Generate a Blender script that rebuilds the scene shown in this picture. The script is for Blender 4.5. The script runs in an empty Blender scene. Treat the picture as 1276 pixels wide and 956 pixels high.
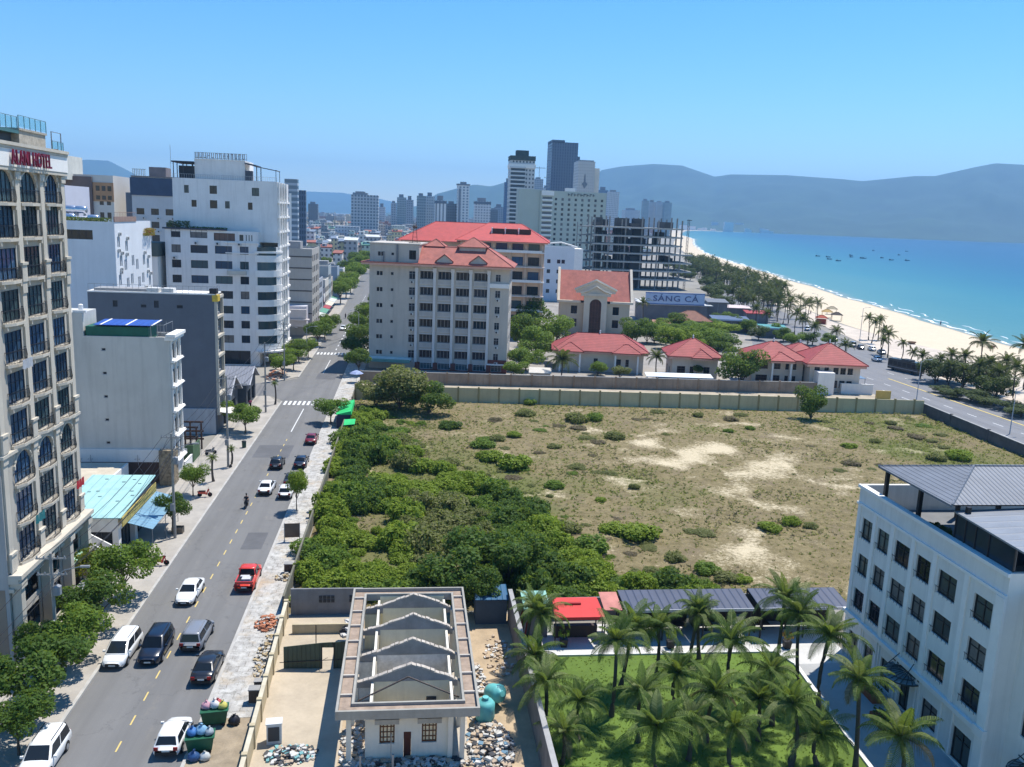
import bpy, bmesh, math, random
import numpy as np
from mathutils import Vector, Matrix, noise
rad = math.radians
rng = random.Random(11)
SC = bpy.context.scene
COL = SC.collection
# ---------------------------------------------------------------- camera model (street frame: X across the street, Y along it)
FPX, CXP, CYP = 1074.0, 638.0, 478.0
CAM = Vector((18.97, -81.8, 36.0))
_yaw, _pit, _rol = rad(7), rad(10.9), rad(2.25)
_f0 = Vector((math.sin(_yaw), math.cos(_yaw), 0)); _r0 = Vector((math.cos(_yaw), -math.sin(_yaw), 0))
CF = _f0*math.cos(_pit) - Vector((0, 0, math.sin(_pit))); _u0 = _r0.cross(CF)
CR = _r0*math.cos(_rol) + _u0*math.sin(_rol); CU = -_r0*math.sin(_rol) + _u0*math.cos(_rol)
def ray(px, py): return CF + CR*((px-CXP)/FPX) - CU*((py-CYP)/FPX)
def onplane(px, py, ax, v):
    d = ray(px, py); return CAM + d*((v-CAM[ax])/d[ax])
def gz(px, py, z=0.0): return onplane(px, py, 2, z)
# ---------------------------------------------------------------- materials
_MC = {}
def _nt(name):
    m = bpy.data.materials.new(name); m.use_nodes = True
    nt = m.node_tree; b = nt.nodes['Principled BSDF']; return m, nt, b
def _n(nt, t, **k):
    n = nt.nodes.new(t)
    for a, v in k.items(): setattr(n, a, v)
    return n
def mathn(nt, op, a, b=None, c=None):
    n = _n(nt, 'ShaderNodeMath', operation=op)
    for i, v in enumerate((a, b, c)):
        if v is None: continue
        if isinstance(v, (int, float)): n.inputs[i].default_value = v
        else: nt.links.new(v, n.inputs[i])
    return n.outputs[0]
def mixc(nt, f, a, b, typ='MIX'):
    n = _n(nt, 'ShaderNodeMix', data_type='RGBA', blend_type=typ)
    for i, v in ((0, f), (6, a), (7, b)):
        if isinstance(v, (int, float)): n.inputs[i].default_value = v
        elif isinstance(v, tuple): n.inputs[i].default_value = (*v[:3], 1)
        else: nt.links.new(v, n.inputs[i])
    return n.outputs[2]
def noise_out(nt, vec, scale, detail=4, rough=.6, out=0):
    n = _n(nt, 'ShaderNodeTexNoise'); n.inputs['Scale'].default_value = scale
    n.inputs['Detail'].default_value = detail; n.inputs['Roughness'].default_value = rough
    if vec is not None: nt.links.new(vec, n.inputs['Vector'])
    return n.outputs[out]
def ramp(nt, f, pts):
    n = _n(nt, 'ShaderNodeValToRGB'); e = n.color_ramp.elements
    while len(e) < len(pts): e.new(.5)
    for i, (p, c) in enumerate(pts):
        e[i].position = p; e[i].color = (*c, 1) if isinstance(c, tuple) else (c, c, c, 1)
    nt.links.new(f, n.inputs[0]); return n.outputs[0]
def scalev(nt, vec, s):
    n = _n(nt, 'ShaderNodeMapping'); n.inputs['Scale'].default_value = s
    nt.links.new(vec, n.inputs['Vector']); return n.outputs[0]
def M(name, col, rough=.8, var=.14, sc=.5, streak=0., bump=0., metal=0., spec=.35, fine=0., grime=None, coat=0.):
    """painted / plastered / mineral surface with blotches, optional rain streaks and fine grain"""
    if name in _MC: return _MC[name]
    m, nt, b = _nt(name); L = nt.links
    pos = _n(nt, 'ShaderNodeNewGeometry').outputs['Position']
    c = mixc(nt, ramp(nt, noise_out(nt, pos, sc, 6, .65), [(.3, 0.), (.7, 1.)]), tuple(x*(1-var) for x in col), tuple(min(1, x*(1+var*.7)) for x in col))
    if fine:
        c = mixc(nt, mathn(nt, 'MULTIPLY', noise_out(nt, pos, sc*9, 5, .7), fine), c, tuple(x*.45 for x in col))
    if streak:
        st = noise_out(nt, scalev(nt, pos, (1.1, 1.1, .07)), 1.3, 6, .7)
        c = mixc(nt, mathn(nt, 'MULTIPLY', ramp(nt, st, [(.48, 0.), (.78, 1.)]), streak), c, grime or tuple(x*.42 for x in col))
    L.new(c, b.inputs['Base Color'])
    b.inputs['Roughness'].default_value = rough; b.inputs['Metallic'].default_value = metal
    b.inputs['Specular IOR Level'].default_value = spec
    if coat: b.inputs['Coat Weight'].default_value = coat; b.inputs['Coat Roughness'].default_value = .06
    if bump:
        bn = _n(nt, 'ShaderNodeBump'); bn.inputs['Strength'].default_value = bump; bn.inputs['Distance'].default_value = .05
        L.new(noise_out(nt, pos, sc*6, 5, .7), bn.inputs['Height']); L.new(bn.outputs[0], b.inputs['Normal'])
    _MC[name] = m; return m
def MRIB(name, col, axis='X', period=.4, dark=.55, rough=.6, var=.12, spec=.4, sharp=6):
    """ribbed sheet metal or rows of tiles running along one object axis"""
    if name in _MC: return _MC[name]
    m, nt, b = _nt(name); L = nt.links
    tc = _n(nt, 'ShaderNodeTexCoord').outputs['Object']; sp = _n(nt, 'ShaderNodeSeparateXYZ'); L.new(tc, sp.inputs[0])
    u = mathn(nt, 'FRACT', mathn(nt, 'DIVIDE', sp.outputs[axis], period))
    line = mathn(nt, 'POWER', mathn(nt, 'ABSOLUTE', mathn(nt, 'MULTIPLY', mathn(nt, 'SUBTRACT', u, .5), 2.)), float(sharp))
    pos = _n(nt, 'ShaderNodeNewGeometry').outputs['Position']
    c = mixc(nt, ramp(nt, noise_out(nt, pos, .6, 6, .65), [(.3, 0.), (.7, 1.)]), tuple(x*(1-var) for x in col), tuple(min(1, x*(1+var)) for x in col))
    c = mixc(nt, mathn(nt, 'MULTIPLY', ramp(nt, noise_out(nt, pos, .22, 7, .75), [(.5, 0.), (.68, 1.)]), .42), c, tuple(x*.5+.015 for x in col))
    c = mixc(nt, line, c, tuple(x*dark for x in col))
    L.new(c, b.inputs['Base Color']); b.inputs['Roughness'].default_value = rough; b.inputs['Specular IOR Level'].default_value = spec
    bn = _n(nt, 'ShaderNodeBump'); bn.inputs['Strength'].default_value = .6; bn.inputs['Distance'].default_value = .06
    L.new(line, bn.inputs['Height']); L.new(bn.outputs[0], b.inputs['Normal'])
    _MC[name] = m; return m
def MGLASS(name, col, rough=.08, var=.5):
    if name in _MC: return _MC[name]
    m, nt, b = _nt(name)
    ri = _n(nt, 'ShaderNodeObjectInfo').outputs['Random']
    c = mixc(nt, ri, tuple(x*(1-var) for x in col), tuple(x*(1+var) for x in col))
    nt.links.new(c, b.inputs['Base Color']); b.inputs['Roughness'].default_value = rough; b.inputs['Specular IOR Level'].default_value = .3
    _MC[name] = m; return m
def MWIN(name, wall, glass, pu, pv, fu=.55, fv=.5, band=False, var=.1):
    """wall with a regular grid of small windows (or bands), for towers and houses far away"""
    if name in _MC: return _MC[name]
    m, nt, b = _nt(name); L = nt.links
    tc = _n(nt, 'ShaderNodeTexCoord').outputs['Object']; sp = _n(nt, 'ShaderNodeSeparateXYZ'); L.new(tc, sp.inputs[0])
    u = mathn(nt, 'FRACT', mathn(nt, 'DIVIDE', mathn(nt, 'ADD', mathn(nt, 'ADD', sp.outputs[0], sp.outputs[1]), 500.13), pu))
    v = mathn(nt, 'FRACT', mathn(nt, 'DIVIDE', sp.outputs[2], pv))
    mv = mathn(nt, 'LESS_THAN', mathn(nt, 'ABSOLUTE', mathn(nt, 'SUBTRACT', v, .55)), fv/2)
    mk = mv
    if not band: mk = mathn(nt, 'MULTIPLY', mv, mathn(nt, 'LESS_THAN', mathn(nt, 'ABSOLUTE', mathn(nt, 'SUBTRACT', u, .5)), fu/2))
    ge = _n(nt, 'ShaderNodeNewGeometry'); sn = _n(nt, 'ShaderNodeSeparateXYZ'); L.new(ge.outputs['Normal'], sn.inputs[0])
    mk = mathn(nt, 'MULTIPLY', mk, mathn(nt, 'LESS_THAN', sn.outputs[2], .5))
    ri = _n(nt, 'ShaderNodeObjectInfo').outputs['Random']
    w = mixc(nt, noise_out(nt, ge.outputs['Position'], .08, 4), tuple(x*(1-var) for x in wall), tuple(min(1, x*(1+var)) for x in wall))
    L.new(mixc(nt, mk, w, glass), b.inputs['Base Color'])
    L.new(mathn(nt, 'SUBTRACT', .8, mathn(nt, 'MULTIPLY', mk, .62)), b.inputs['Roughness'])
    _MC[name] = m; return m
def MLEAF(name, a, bcol, c3, trans=.45):
    """leaves: each loose leaf takes its own colour, light passes through"""
    if name in _MC: return _MC[name]
    m, nt, b = _nt(name); L = nt.links
    ge = _n(nt, 'ShaderNodeNewGeometry'); r = ge.outputs['Random Per Island']
    c = ramp(nt, r, [(0, a), (.6, bcol), (1, c3)])
    big = noise_out(nt, ge.outputs['Position'], .35, 3)
    c = mixc(nt, ramp(nt, big, [(.35, 0.), (.7, 1.)]), c, mixc(nt, .5, c, c3))
    L.new(c, b.inputs['Base Color']); b.inputs['Roughness'].default_value = .62; b.inputs['Specular IOR Level'].default_value = .22
    tr = _n(nt, 'ShaderNodeBsdfTranslucent'); L.new(mixc(nt, .5, c, (.30, .38, .04)), tr.inputs['Color'])
    mx = _n(nt, 'ShaderNodeMixShader'); mx.inputs[0].default_value = trans
    L.new(b.outputs[0], mx.inputs[1]); L.new(tr.outputs[0], mx.inputs[2])
    L.new(mx.outputs[0], nt.nodes['Material Output'].inputs['Surface'])
    _MC[name] = m; return m
# ---------------------------------------------------------------- meshes and objects
class MB:
    def __init__(s): s.v = []; s.f = []; s.m = []
    def add(s, vs, fs, m=0):
        o = len(s.v); s.v += [tuple(p) for p in vs]
        for f in fs: s.f.append(tuple(i+o for i in f)); s.m.append(m)
        return s
    def quad(s, a, b, c, d, m=0): return s.add((a, b, c, d), ((0, 1, 2, 3),), m)
    def tri(s, a, b, c, m=0): return s.add((a, b, c), ((0, 1, 2),), m)
    def box(s, x0, x1, y0, y1, z0, z1, m=0):
        if x0 > x1: x0, x1 = x1, x0
        if y0 > y1: y0, y1 = y1, y0
        v = [(x, y, z) for z in (z0, z1) for x, y in ((x0, y0), (x1, y0), (x1, y1), (x0, y1))]
        return s.add(v, ((3, 2, 1, 0), (4, 5, 6, 7), (0, 1, 5, 4), (1, 2, 6, 5), (2, 3, 7, 6), (3, 0, 4, 7)), m)
    def hexa(s, b, t, m=0):   # bottom and top quads (counter-clockwise)
        return s.add(list(b)+list(t), ((3, 2, 1, 0), (4, 5, 6, 7), (0, 1, 5, 4), (1, 2, 6, 5), (2, 3, 7, 6), (3, 0, 4, 7)), m)
    def prism(s, poly, z0, z1, m=0, mt=None):
        n = len(poly); v = [(x, y, z0) for x, y in poly]+[(x, y, z1) for x, y in poly]
        s.add(v, [(i, (i+1) % n, n+(i+1) % n, n+i) for i in range(n)]+[tuple(range(n-1, -1, -1))], m)
        return s.add([(x, y, z1) for x, y in poly], [tuple(range(n))], m if mt is None else mt)
    def ext(s, poly, y0, y1, m=0):   # polygon in x,z extruded along y
        n = len(poly); v = [(x, y0, z) for x, z in poly]+[(x, y1, z) for x, z in poly]
        return s.add(v, [(i, (i+1) % n, n+(i+1) % n, n+i) for i in range(n)]+[tuple(range(n-1, -1, -1)), tuple(range(n, 2*n))], m)
    def tube(s, p0, p1, r0, r1=None, n=6, m=0): return s.path([p0, p1], [r0, r0 if r1 is None else r1], n, m)
    def path(s, pts, rs, n=6, m=0):
        pts = [Vector(p) for p in pts]; v = []; k = len(pts)
        for i, p in enumerate(pts):
            d = (pts[min(i+1, k-1)]-pts[max(i-1, 0)]).normalized()
            a = d.orthogonal().normalized() if abs(d.z) < .9 else Vector((1, 0, 0)).cross(d).normalized(); b = d.cross(a)
            v += [p+(a*math.cos(t*2*math.pi/n)+b*math.sin(t*2*math.pi/n))*rs[i] for t in range(n)]
        f = [(i*n+t, i*n+(t+1) % n, (i+1)*n+(t+1) % n, (i+1)*n+t) for i in range(k-1) for t in range(n)]
        f += [tuple(range(n-1, -1, -1)), tuple(range((k-1)*n, k*n))]
        return s.add(v, f, m)
    def lathe(s, prof, n=12, m=0, c=(0, 0, 0)):
        v = [(c[0]+r*math.cos(t*2*math.pi/n), c[1]+r*math.sin(t*2*math.pi/n), c[2]+z) for r, z in prof for t in range(n)]
        k = len(prof)
        return s.add(v, [(i*n+t, i*n+(t+1) % n, (i+1)*n+(t+1) % n, (i+1)*n+t) for i in range(k-1) for t in range(n)]+[tuple(range((k-1)*n, k*n))], m)
    def mesh(s, name, mats, smooth=False):
        me = bpy.data.meshes.new(name); me.from_pydata(s.v, [], s.f)
        for m in (mats if isinstance(mats, (list, tuple)) else [mats]): me.materials.append(m)
        if any(s.m): me.polygons.foreach_set('material_index', s.m)
        if smooth: me.polygons.foreach_set('use_smooth', [True]*len(s.f))
        me.update(); return me
def inst(name, me, parent=None, loc=(0, 0, 0), rz=0., sc=1., rot=None):
    o = bpy.data.objects.new(name, me); COL.objects.link(o); o.location = loc
    o.rotation_euler = rot or (0, 0, rz); o.scale = sc if isinstance(sc, (tuple, list)) else (sc, sc, sc)
    if parent is not None: o.parent = parent
    return o
SPLIT = set('cornice column glazing_bar post pavilion_post billboard_post billboard_frame roof_batten sign_bracket awning_post balcony_edge roof_turret turret_wall roof_unit brick_base string_course panel_moulding bracket corner_pier pilaster coping wall_band screen_post dormer_post roof_edge joint side_panel core_wall block_wall balcony vent_opening stand eaves verge_board roof_box rope'.split())
def islands(mb):
    p = list(range(len(mb.v)))
    def find(a):
        while p[a] != a: p[a] = p[p[a]]; a = p[a]
        return a
    for f in mb.f:
        for i in f[1:]: p[find(i)] = find(f[0])
    out = {}
    for f, m in zip(mb.f, mb.m): out.setdefault(find(f[0]), []).append((f, m))
    for fs in out.values():
        ids = sorted({i for f, _ in fs for i in f}); k = {i: n for n, i in enumerate(ids)}; b = MB(); b.v = [mb.v[i] for i in ids]; b.f = [tuple(k[i] for i in f) for f, _ in fs]; b.m = [m for _, m in fs]; yield b
def obj(name, mb, mats, parent=None, loc=(0, 0, 0), rz=0., smooth=False):
    if name in SPLIT and parent is not None:
        for b in islands(mb): o = inst(name, b.mesh(name, mats, smooth), parent, loc, rz)
        return o
    return inst(name, mb.mesh(name, mats, smooth), parent, loc, rz)
def tag(o, label, cat, group=None):
    o['label'] = label; o['category'] = cat
    if group: o['group'] = group
    return o
def thing(name, label, cat, loc=(0, 0, 0), rz=0., group=None, sc=1.):
    return tag(inst(name, None, None, loc, rz, sc), label, cat, group)
def struct(name, mb, mats, kind='structure', smooth=False):
    o = obj(name, mb, mats, smooth=smooth); o['kind'] = kind; return o
ZV = Vector((0, 0, 1))
def facade(mb, O, U, W, H, ops=(), rec=.18, m=0, mr=None):
    """wall sheet with real openings and reveals; U runs along the wall, outside is U x Z"""
    O = Vector(O); U = Vector(U); N = U.cross(ZV)
    ops = [o[:4] for o in ops]
    r3 = lambda a: round(a, 3)
    xs = sorted({0., r3(W), *[r3(o[0]) for o in ops], *[r3(o[0]+o[2]) for o in ops]}); zs = sorted({0., r3(H), *[r3(o[1]) for o in ops], *[r3(o[1]+o[3]) for o in ops]})
    xs = [x for x in xs if -1e-4 <= x <= W+1e-3]; zs = [z for z in zs if -1e-4 <= z <= H+1e-3]
    P = lambda x, z, d=0.: O+U*x+ZV*z-N*d
    for j in range(len(zs)-1):
        zc = (zs[j]+zs[j+1])/2; row = [o for o in ops if o[1] < zc < o[1]+o[3]]; x0 = None
        for i in range(len(xs)-1):
            xc = (xs[i]+xs[i+1])/2; hole = any(o[0] < xc < o[0]+o[2] for o in row)
            if not hole and x0 is None: x0 = xs[i]
            if x0 is not None and (hole or i == len(xs)-2):
                x1 = xs[i] if hole else xs[i+1]
                mb.quad(P(x0, zs[j]), P(x1, zs[j]), P(x1, zs[j+1]), P(x0, zs[j+1]), m); x0 = None
    mr = m if mr is None else mr
    for (x, z, w, h) in ops:
        a, b, c, d = (x, z), (x+w, z), (x+w, z+h), (x, z+h)
        for p, q in ((a, b), (b, c), (c, d), (d, a)):
            mb.quad(P(*p), P(*p, rec), P(*q, rec), P(*q), mr)
_WC = {}
def window(par, O, U, x, z, w, h, fm, pm, nx=2, nz=1, rec=.18, t=.07, name='window', sill=None):
    key = (round(w, 2), round(h, 2), fm.name, pm.name, nx, nz, t, sill is None)
    if key not in _WC:
        f = MB(); d = .07
        f.box(0, t, -d, 0, 0, h); f.box(w-t, w, -d, 0, 0, h); f.box(t, w-t, -d, 0, 0, t); f.box(t, w-t, -d, 0, h-t, h)
        for i in range(1, nx): c = w*i/nx; f.box(c-t*.4, c+t*.4, -d*.8, 0, t, h-t)
        for i in range(1, nz): c = h*i/nz if nz > 2 else h*.68; f.box(t, w-t, -d*.7, .0, c-t*.3, c+t*.3)
        p = MB(); p.quad((0, .003, 0), (w, .003, 0), (w, .003, h), (0, .003, h))
        _WC[key] = (f.mesh('window', fm), p.mesh('pane', pm))
    U = Vector(U); N = U.cross(ZV); loc = Vector(O)+U*x+ZV*z-N*rec
    o = inst(name, _WC[key][0], par, loc, math.atan2(U.y, U.x)); inst('pane', _WC[key][1], o)
    if sill:
        s = MB(); s.box(-.08, w+.08, -rec-.12, -.02-.06, -.09, -.005); obj('sill', s, sill, o)
    return o
def text_mesh(body, size, ext, mat, bold=0.):
    cu = bpy.data.curves.new('letters', 'FONT'); cu.body = body; cu.size = size; cu.extrude = ext; cu.offset = bold; cu.align_x = 'CENTER'; cu.align_y = 'CENTER'; cu.space_character = 1.12
    cu.resolution_u = 3
    t = bpy.data.objects.new('letters', cu); COL.objects.link(t)
    dg = bpy.context.evaluated_depsgraph_get(); me = bpy.data.meshes.new_from_object(t.evaluated_get(dg)); bpy.data.objects.remove(t)
    me.materials.clear(); me.materials.append(mat); return me
def roof_hip(mb, x0, x1, y0, y1, z0, h, m=0, th=.18, ridge=None, mt=None):
    """hip roof with thick eaves; the ridge runs along the longer side"""
    w, d = x1-x0, y1-y0; k = min(w, d)/2 if ridge is None else ridge
    if w >= d: r0, r1 = (x0+k, (y0+y1)/2, z0+h), (x1-k, (y0+y1)/2, z0+h)
    else: r0, r1 = ((x0+x1)/2, y0+k, z0+h), ((x0+x1)/2, y1-k, z0+h)
    a, b, c, d_ = (x0, y0, z0), (x1, y0, z0), (x1, y1, z0), (x0, y1, z0)
    if w >= d:
        mb.add([a, b, c, d_, r0, r1], [(0, 1, 5, 4), (1, 2, 5), (2, 3, 4, 5), (3, 0, 4)], m)
    else:
        mb.add([a, b, c, d_, r0, r1], [(0, 1, 4), (1, 2, 5, 4), (2, 3, 5), (3, 0, 4, 5)], m)
    mb.box(x0, x1, y0, y1, z0-th, z0-.002, m if mt is None else mt)
    # ridge and hip caps
    for p, q in ((r0, r1), (a, r0), (d_, r0 if w >= d else r1), (b, r1 if w >= d else r0), (c, r1)):
        mb.tube(Vector(p)+ZV*.03, Vector(q)+ZV*.03, .1, .1, 5, m)
def rpoly(mb, pts, m=0): mb.add(pts, [tuple(range(len(pts)))], m)
# ================================================================ SETTING
SHORE = [(-400, 232), (-60, 220), (60, 214), (120, 216), (184, 222), (258, 238), (306, 247), (380, 262), (572, 304), (840, 362), (1025, 405), (1190, 452), (1500, 545), (2107, 745), (2900, 960), (3900, 1290), (4700, 1560), (5150, 1760), (5360, 1960), (5480, 2300), (5560, 2750), (5640, 3300), (5800, 4000), (6100, 4700), (6700, 6200), (7600, 9500)]
INNER = [(-400, 176), (-60, 176), (118, 176), (165, 186), (200, 184), (234, 187), (300, 200), (400, 224), (519, 246), (700, 294), (840, 332), (1025, 375), (1190, 420), (1500, 505), (2107, 700), (2900, 905), (3900, 1215), (4700, 1440), (5450, 1620), (5720, 1880), (5840, 2250), (5900, 2720), (5950, 3290), (6080, 3990), (6350, 4690), (6900, 6190), (7800, 9490)]
def interp(tab, y):
    a = np.array(tab, float); return float(np.interp(y, a[:, 0], a[:, 1]))
def smooth_rows():
    r = list(np.arange(-380, 420, 14))+list(np.arange(420, 1300, 40))+list(np.arange(1300, 5000, 160))+list(np.arange(5000, 7500, 55))
    return [float(x) for x in r]
ROWS = smooth_rows()
ysm = lambda tab, y: sum(interp(tab, y+k*max(6, min(60, y*.02))) for k in (-1, -.5, 0, .5, 1))/5
def wob(y): return 1.6*math.sin(y*.045)+1.1*math.sin(y*.11+1)
# --- ground: one sheet to the horizon, bounded by the beach
g = MB()
poly = [(-9000, -400), (interp(INNER, -390)+4, -400)]+[(ysm(INNER, y)+4, y) for y in ROWS]+[(9495, 7600), (14000, 9000), (14000, 15000), (-9000, 15000)]
g.add([(x, y, 0) for x, y in poly], [tuple(range(len(poly)))])
struct('ground', g, M('ground_mat', (.30, .28, .24), .95, .25, .06, fine=.5, bump=.3))
# --- beach
def strip(name, cols, mat, kind='structure', rows=ROWS, smooth=True):
    b = MB(); n = None
    for y in rows:
        pts = cols(y); n = len(pts); b.v += pts
    for i in range(len(rows)-1):
        for j in range(n-1): b.f.append((i*n+j, i*n+j+1, (i+1)*n+j+1, (i+1)*n+j)); b.m.append(0)
    return struct(name, b, mat, kind, smooth)
def sandmat():
    m, nt, b = _nt('beach_sand'); L = nt.links
    ge = _n(nt, 'ShaderNodeNewGeometry').outputs['Position']; sp = _n(nt, 'ShaderNodeSeparateXYZ'); L.new(ge, sp.inputs[0])
    c = mixc(nt, noise_out(nt, ge, .12, 6, .7), (.53, .435, .30), (.66, .55, .39))
    c = mixc(nt, mathn(nt, 'MULTIPLY', ramp(nt, noise_out(nt, ge, .7, 5, .75), [(.5, 0.), (.72, 1.)]), .35), c, (.38, .31, .22))
    wet = ramp(nt, mathn(nt, 'MULTIPLY_ADD', sp.outputs[2], 1.2, 1.), [(.30, 1.), (.52, 0.)])
    c = mixc(nt, mathn(nt, 'MULTIPLY', wet, .75), c, (.30, .24, .17))
    L.new(c, b.inputs['Base Color']); b.inputs['Roughness'].default_value = .95
    bn = _n(nt, 'ShaderNodeBump'); bn.inputs['Strength'].default_value = .5; bn.inputs['Distance'].default_value = .3
    L.new(noise_out(nt, ge, .9, 5, .7), bn.inputs['Height']); L.new(bn.outputs[0], b.inputs['Normal']); return m
def beach_cols(y):
    a, s = ysm(INNER, y), ysm(SHORE, y); w = s-a
    return [(a, y, .04), (a+.25*w, y, .12), (a+.6*w, y, .05), (a+.88*w, y, -.3), (s+wob(y), y, -.62), (s+wob(y)+6, y, -1.1), (s+40, y, -3)]
strip('beach', beach_cols, sandmat())
# --- sea: shallow turquoise over sand, deep blue further out (water depth as an attribute)
def seamat():
    m, nt, b = _nt('sea_water'); L = nt.links
    at = _n(nt, 'ShaderNodeAttribute', attribute_name='depth').outputs['Fac']
    pos = _n(nt, 'ShaderNodeNewGeometry').outputs['Position']
    st = noise_out(nt, scalev(nt, pos, (.004, .03, 1)), 1.0, 5, .65); st2 = noise_out(nt, scalev(nt, pos, (.012, .0022, 1)), 1.0, 4, .6)
    d = mathn(nt, 'ADD', at, mathn(nt, 'ADD', mathn(nt, 'MULTIPLY', mathn(nt, 'SUBTRACT', st, .5), .14), mathn(nt, 'MULTIPLY', mathn(nt, 'SUBTRACT', st2, .5), .26)))
    c = ramp(nt, d, [(0., (.24, .27, .21)), (.08, (.085, .215, .20)), (.36, (.035, .17, .19)), (.60, (.014, .115, .17)), (.82, (.009, .085, .155)), (1., (.008, .07, .145))])
    L.new(c, b.inputs['Base Color']); b.inputs['Roughness'].default_value = .28; b.inputs['Specular IOR Level'].default_value = .10
    bn = _n(nt, 'ShaderNodeBump'); bn.inputs['Strength'].default_value = .55; bn.inputs['Distance'].default_value = .5
    h = mathn(nt, 'ADD', noise_out(nt, scalev(nt, pos, (.5, .16, 1)), 1., 5, .65), noise_out(nt, scalev(nt, pos, (.06, .03, 1)), 1., 3))
    L.new(h, bn.inputs['Height']); L.new(bn.outputs[0], b.inputs['Normal']); return m
OFF = [-14, -4, 0, 4, 9, 16, 28, 45, 70, 110, 170, 260, 400, 620, 950, 1500, 2500, 4500, 9000]
sea = strip('sea', lambda y: [(ysm(SHORE, y)+o, y, -.6 if o < 0 else -.55) for o in OFF], seamat(), rows=ROWS)
at = sea.data.attributes.new('depth', 'FLOAT', 'POINT')
vals = []
for y in ROWS:
    k = max(.12, min(1., 1-(y-4300)/1600))     # the far shore runs across: distance counts less there
    for o in OFF: vals.append(min(1., max(0., o*k)/520.)**.62)
at.data.foreach_set('value', vals)
# --- surf: broken lines of foam, each wave its own strip of froth
def foam(name, off, ya, yb, w, seed):
    b = MB(); r = random.Random(seed); y = ya
    while y < yb:
        L_ = r.uniform(6, 26); n = 9; rows = []
        o = off+r.uniform(-1.5, 1.5)
        for i in range(n+1):
            t = i/n; yy = y+L_*t; s = math.sin(math.pi*t)**.6*w*r.uniform(.6, 1.3)
            x = interp(SHORE, yy)*.0+ysm(SHORE, yy)+wob(yy)*.8+o+.9*math.sin(yy*.4+seed)
            rows.append((x-s*.5, x+s*.5, yy))
        v = []
        for a, c, yy in rows: v += [(a, yy, -.5), ((a+c)/2, yy, -.36), (c, yy, -.5)]
        f = [(i*3+j, i*3+j+1, i*3+j+4, i*3+j+3) for i in range(n) for j in (0, 1)]
        b.add(v, f); y += L_*r.uniform(1.0, 1.35)
    o = struct(name, b, M('foam_mat', (.82, .85, .85), .7, .1, 2.), 'stuff'); return o
foam('surf_foam', 2.5, 90, 700, 1.7, 3); foam('surf_foam', 9, 90, 330, .7, 5); foam('surf_foam', 1.0, 700, 2600, 4, 9)
# --- mountains: relief between a foot line and a ridge, both at their own distance
def mountain(pts, seed, mat, steps=26, sub=5):
    a = np.array(pts, float); b = MB(); cols = []
    xs = np.arange(a[0, 0], a[-1, 0]+.1, sub)
    for px in xs:
        ry = float(np.interp(px, a[:, 0], a[:, 1])); D = float(np.interp(px, a[:, 0], a[:, 2])); Df = float(np.interp(px, a[:, 0], a[:, 3]))
        d = ray(px, ry); hl = math.hypot(d.x, d.y); H = CAM.z+D*d.z/hl; ux, uy = d.x/hl, d.y/hl; col = []
        for k in range(steps+8):
            t = k/steps; r = Df+(D-Df)*t; x, y = CAM.x+ux*r, CAM.y+uy*r
            n1 = noise.fractal(Vector((x*.0009, y*.0009, seed)), 1., 2., 5); n2 = noise.fractal(Vector((x*.0032, y*.0032, seed+4)), 1., 2., 4)
            if t <= 1: h = H*t**1.25*(1+(.34*n1+.16*n2)*(1-t)*2.2*min(1, t*3))
            else: h = H*(1-(t-1)*1.9)
            col.append((x, y, max(-30, h-3)))
        cols.append(col)
    m = steps+8
    for c in cols: b.v += c
    for i in range(len(cols)-1):
        for k in range(m-1): b.f.append((i*m+k, (i+1)*m+k, (i+1)*m+k+1, i*m+k+1)); b.m.append(0)
    return struct('mountains', b, mat, smooth=True)
mm = M('forest_slope', (.045, .085, .045), .95, .35, .004, fine=.5)
mountain([(690, 262, 9500, 6300), (735, 225, 9500, 6300), (748, 212, 9300, 6300), (775, 207, 9200, 6300), (815, 204, 9000, 6200), (850, 206, 9000, 6100), (885, 218, 8900, 6000), (891, 220, 8900, 6000), (910, 217, 8800, 5900), (980, 218, 8600, 5900), (1050, 223, 8500, 5900), (1075, 225.5, 8500, 5900), (1140, 219, 8500, 5950), (1165, 219, 8500, 6000), (1215, 208, 8600, 6200), (1241, 203, 8700, 6300), (1276, 205, 8800, 6500), (1340, 214, 9000, 6700), (1420, 230, 9000, 6900)], 1.3, mm)
mountain([(470, 268, 7800, 6400), (520, 256, 7800, 6400), (545, 241, 7600, 6300), (575, 233, 7600, 6300), (592, 229.5, 7600, 6300), (612, 232, 7600, 6300), (640, 224, 7700, 6300), (665, 232, 7700, 6300), (700, 252, 7700, 6300), (740, 268, 7700, 6300)], 7.7, mm)
mountain([(-20, 232, 11000, 8500), (60, 205, 11000, 8500), (108, 198.5, 11000, 8500), (135, 200, 11000, 8500), (165, 215, 11000, 8500), (205, 240, 11000, 8500), (240, 251, 11000, 8500)], 4.1, mm)
mountain([(200, 252, 14000, 11500), (300, 246, 14000, 11500), (385, 238.5, 14000, 11500), (425, 240, 14000, 11500), (470, 247, 14000, 11500), (520, 258, 14000, 11500), (560, 268, 14000, 11500)], 2.2, mm)
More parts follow.
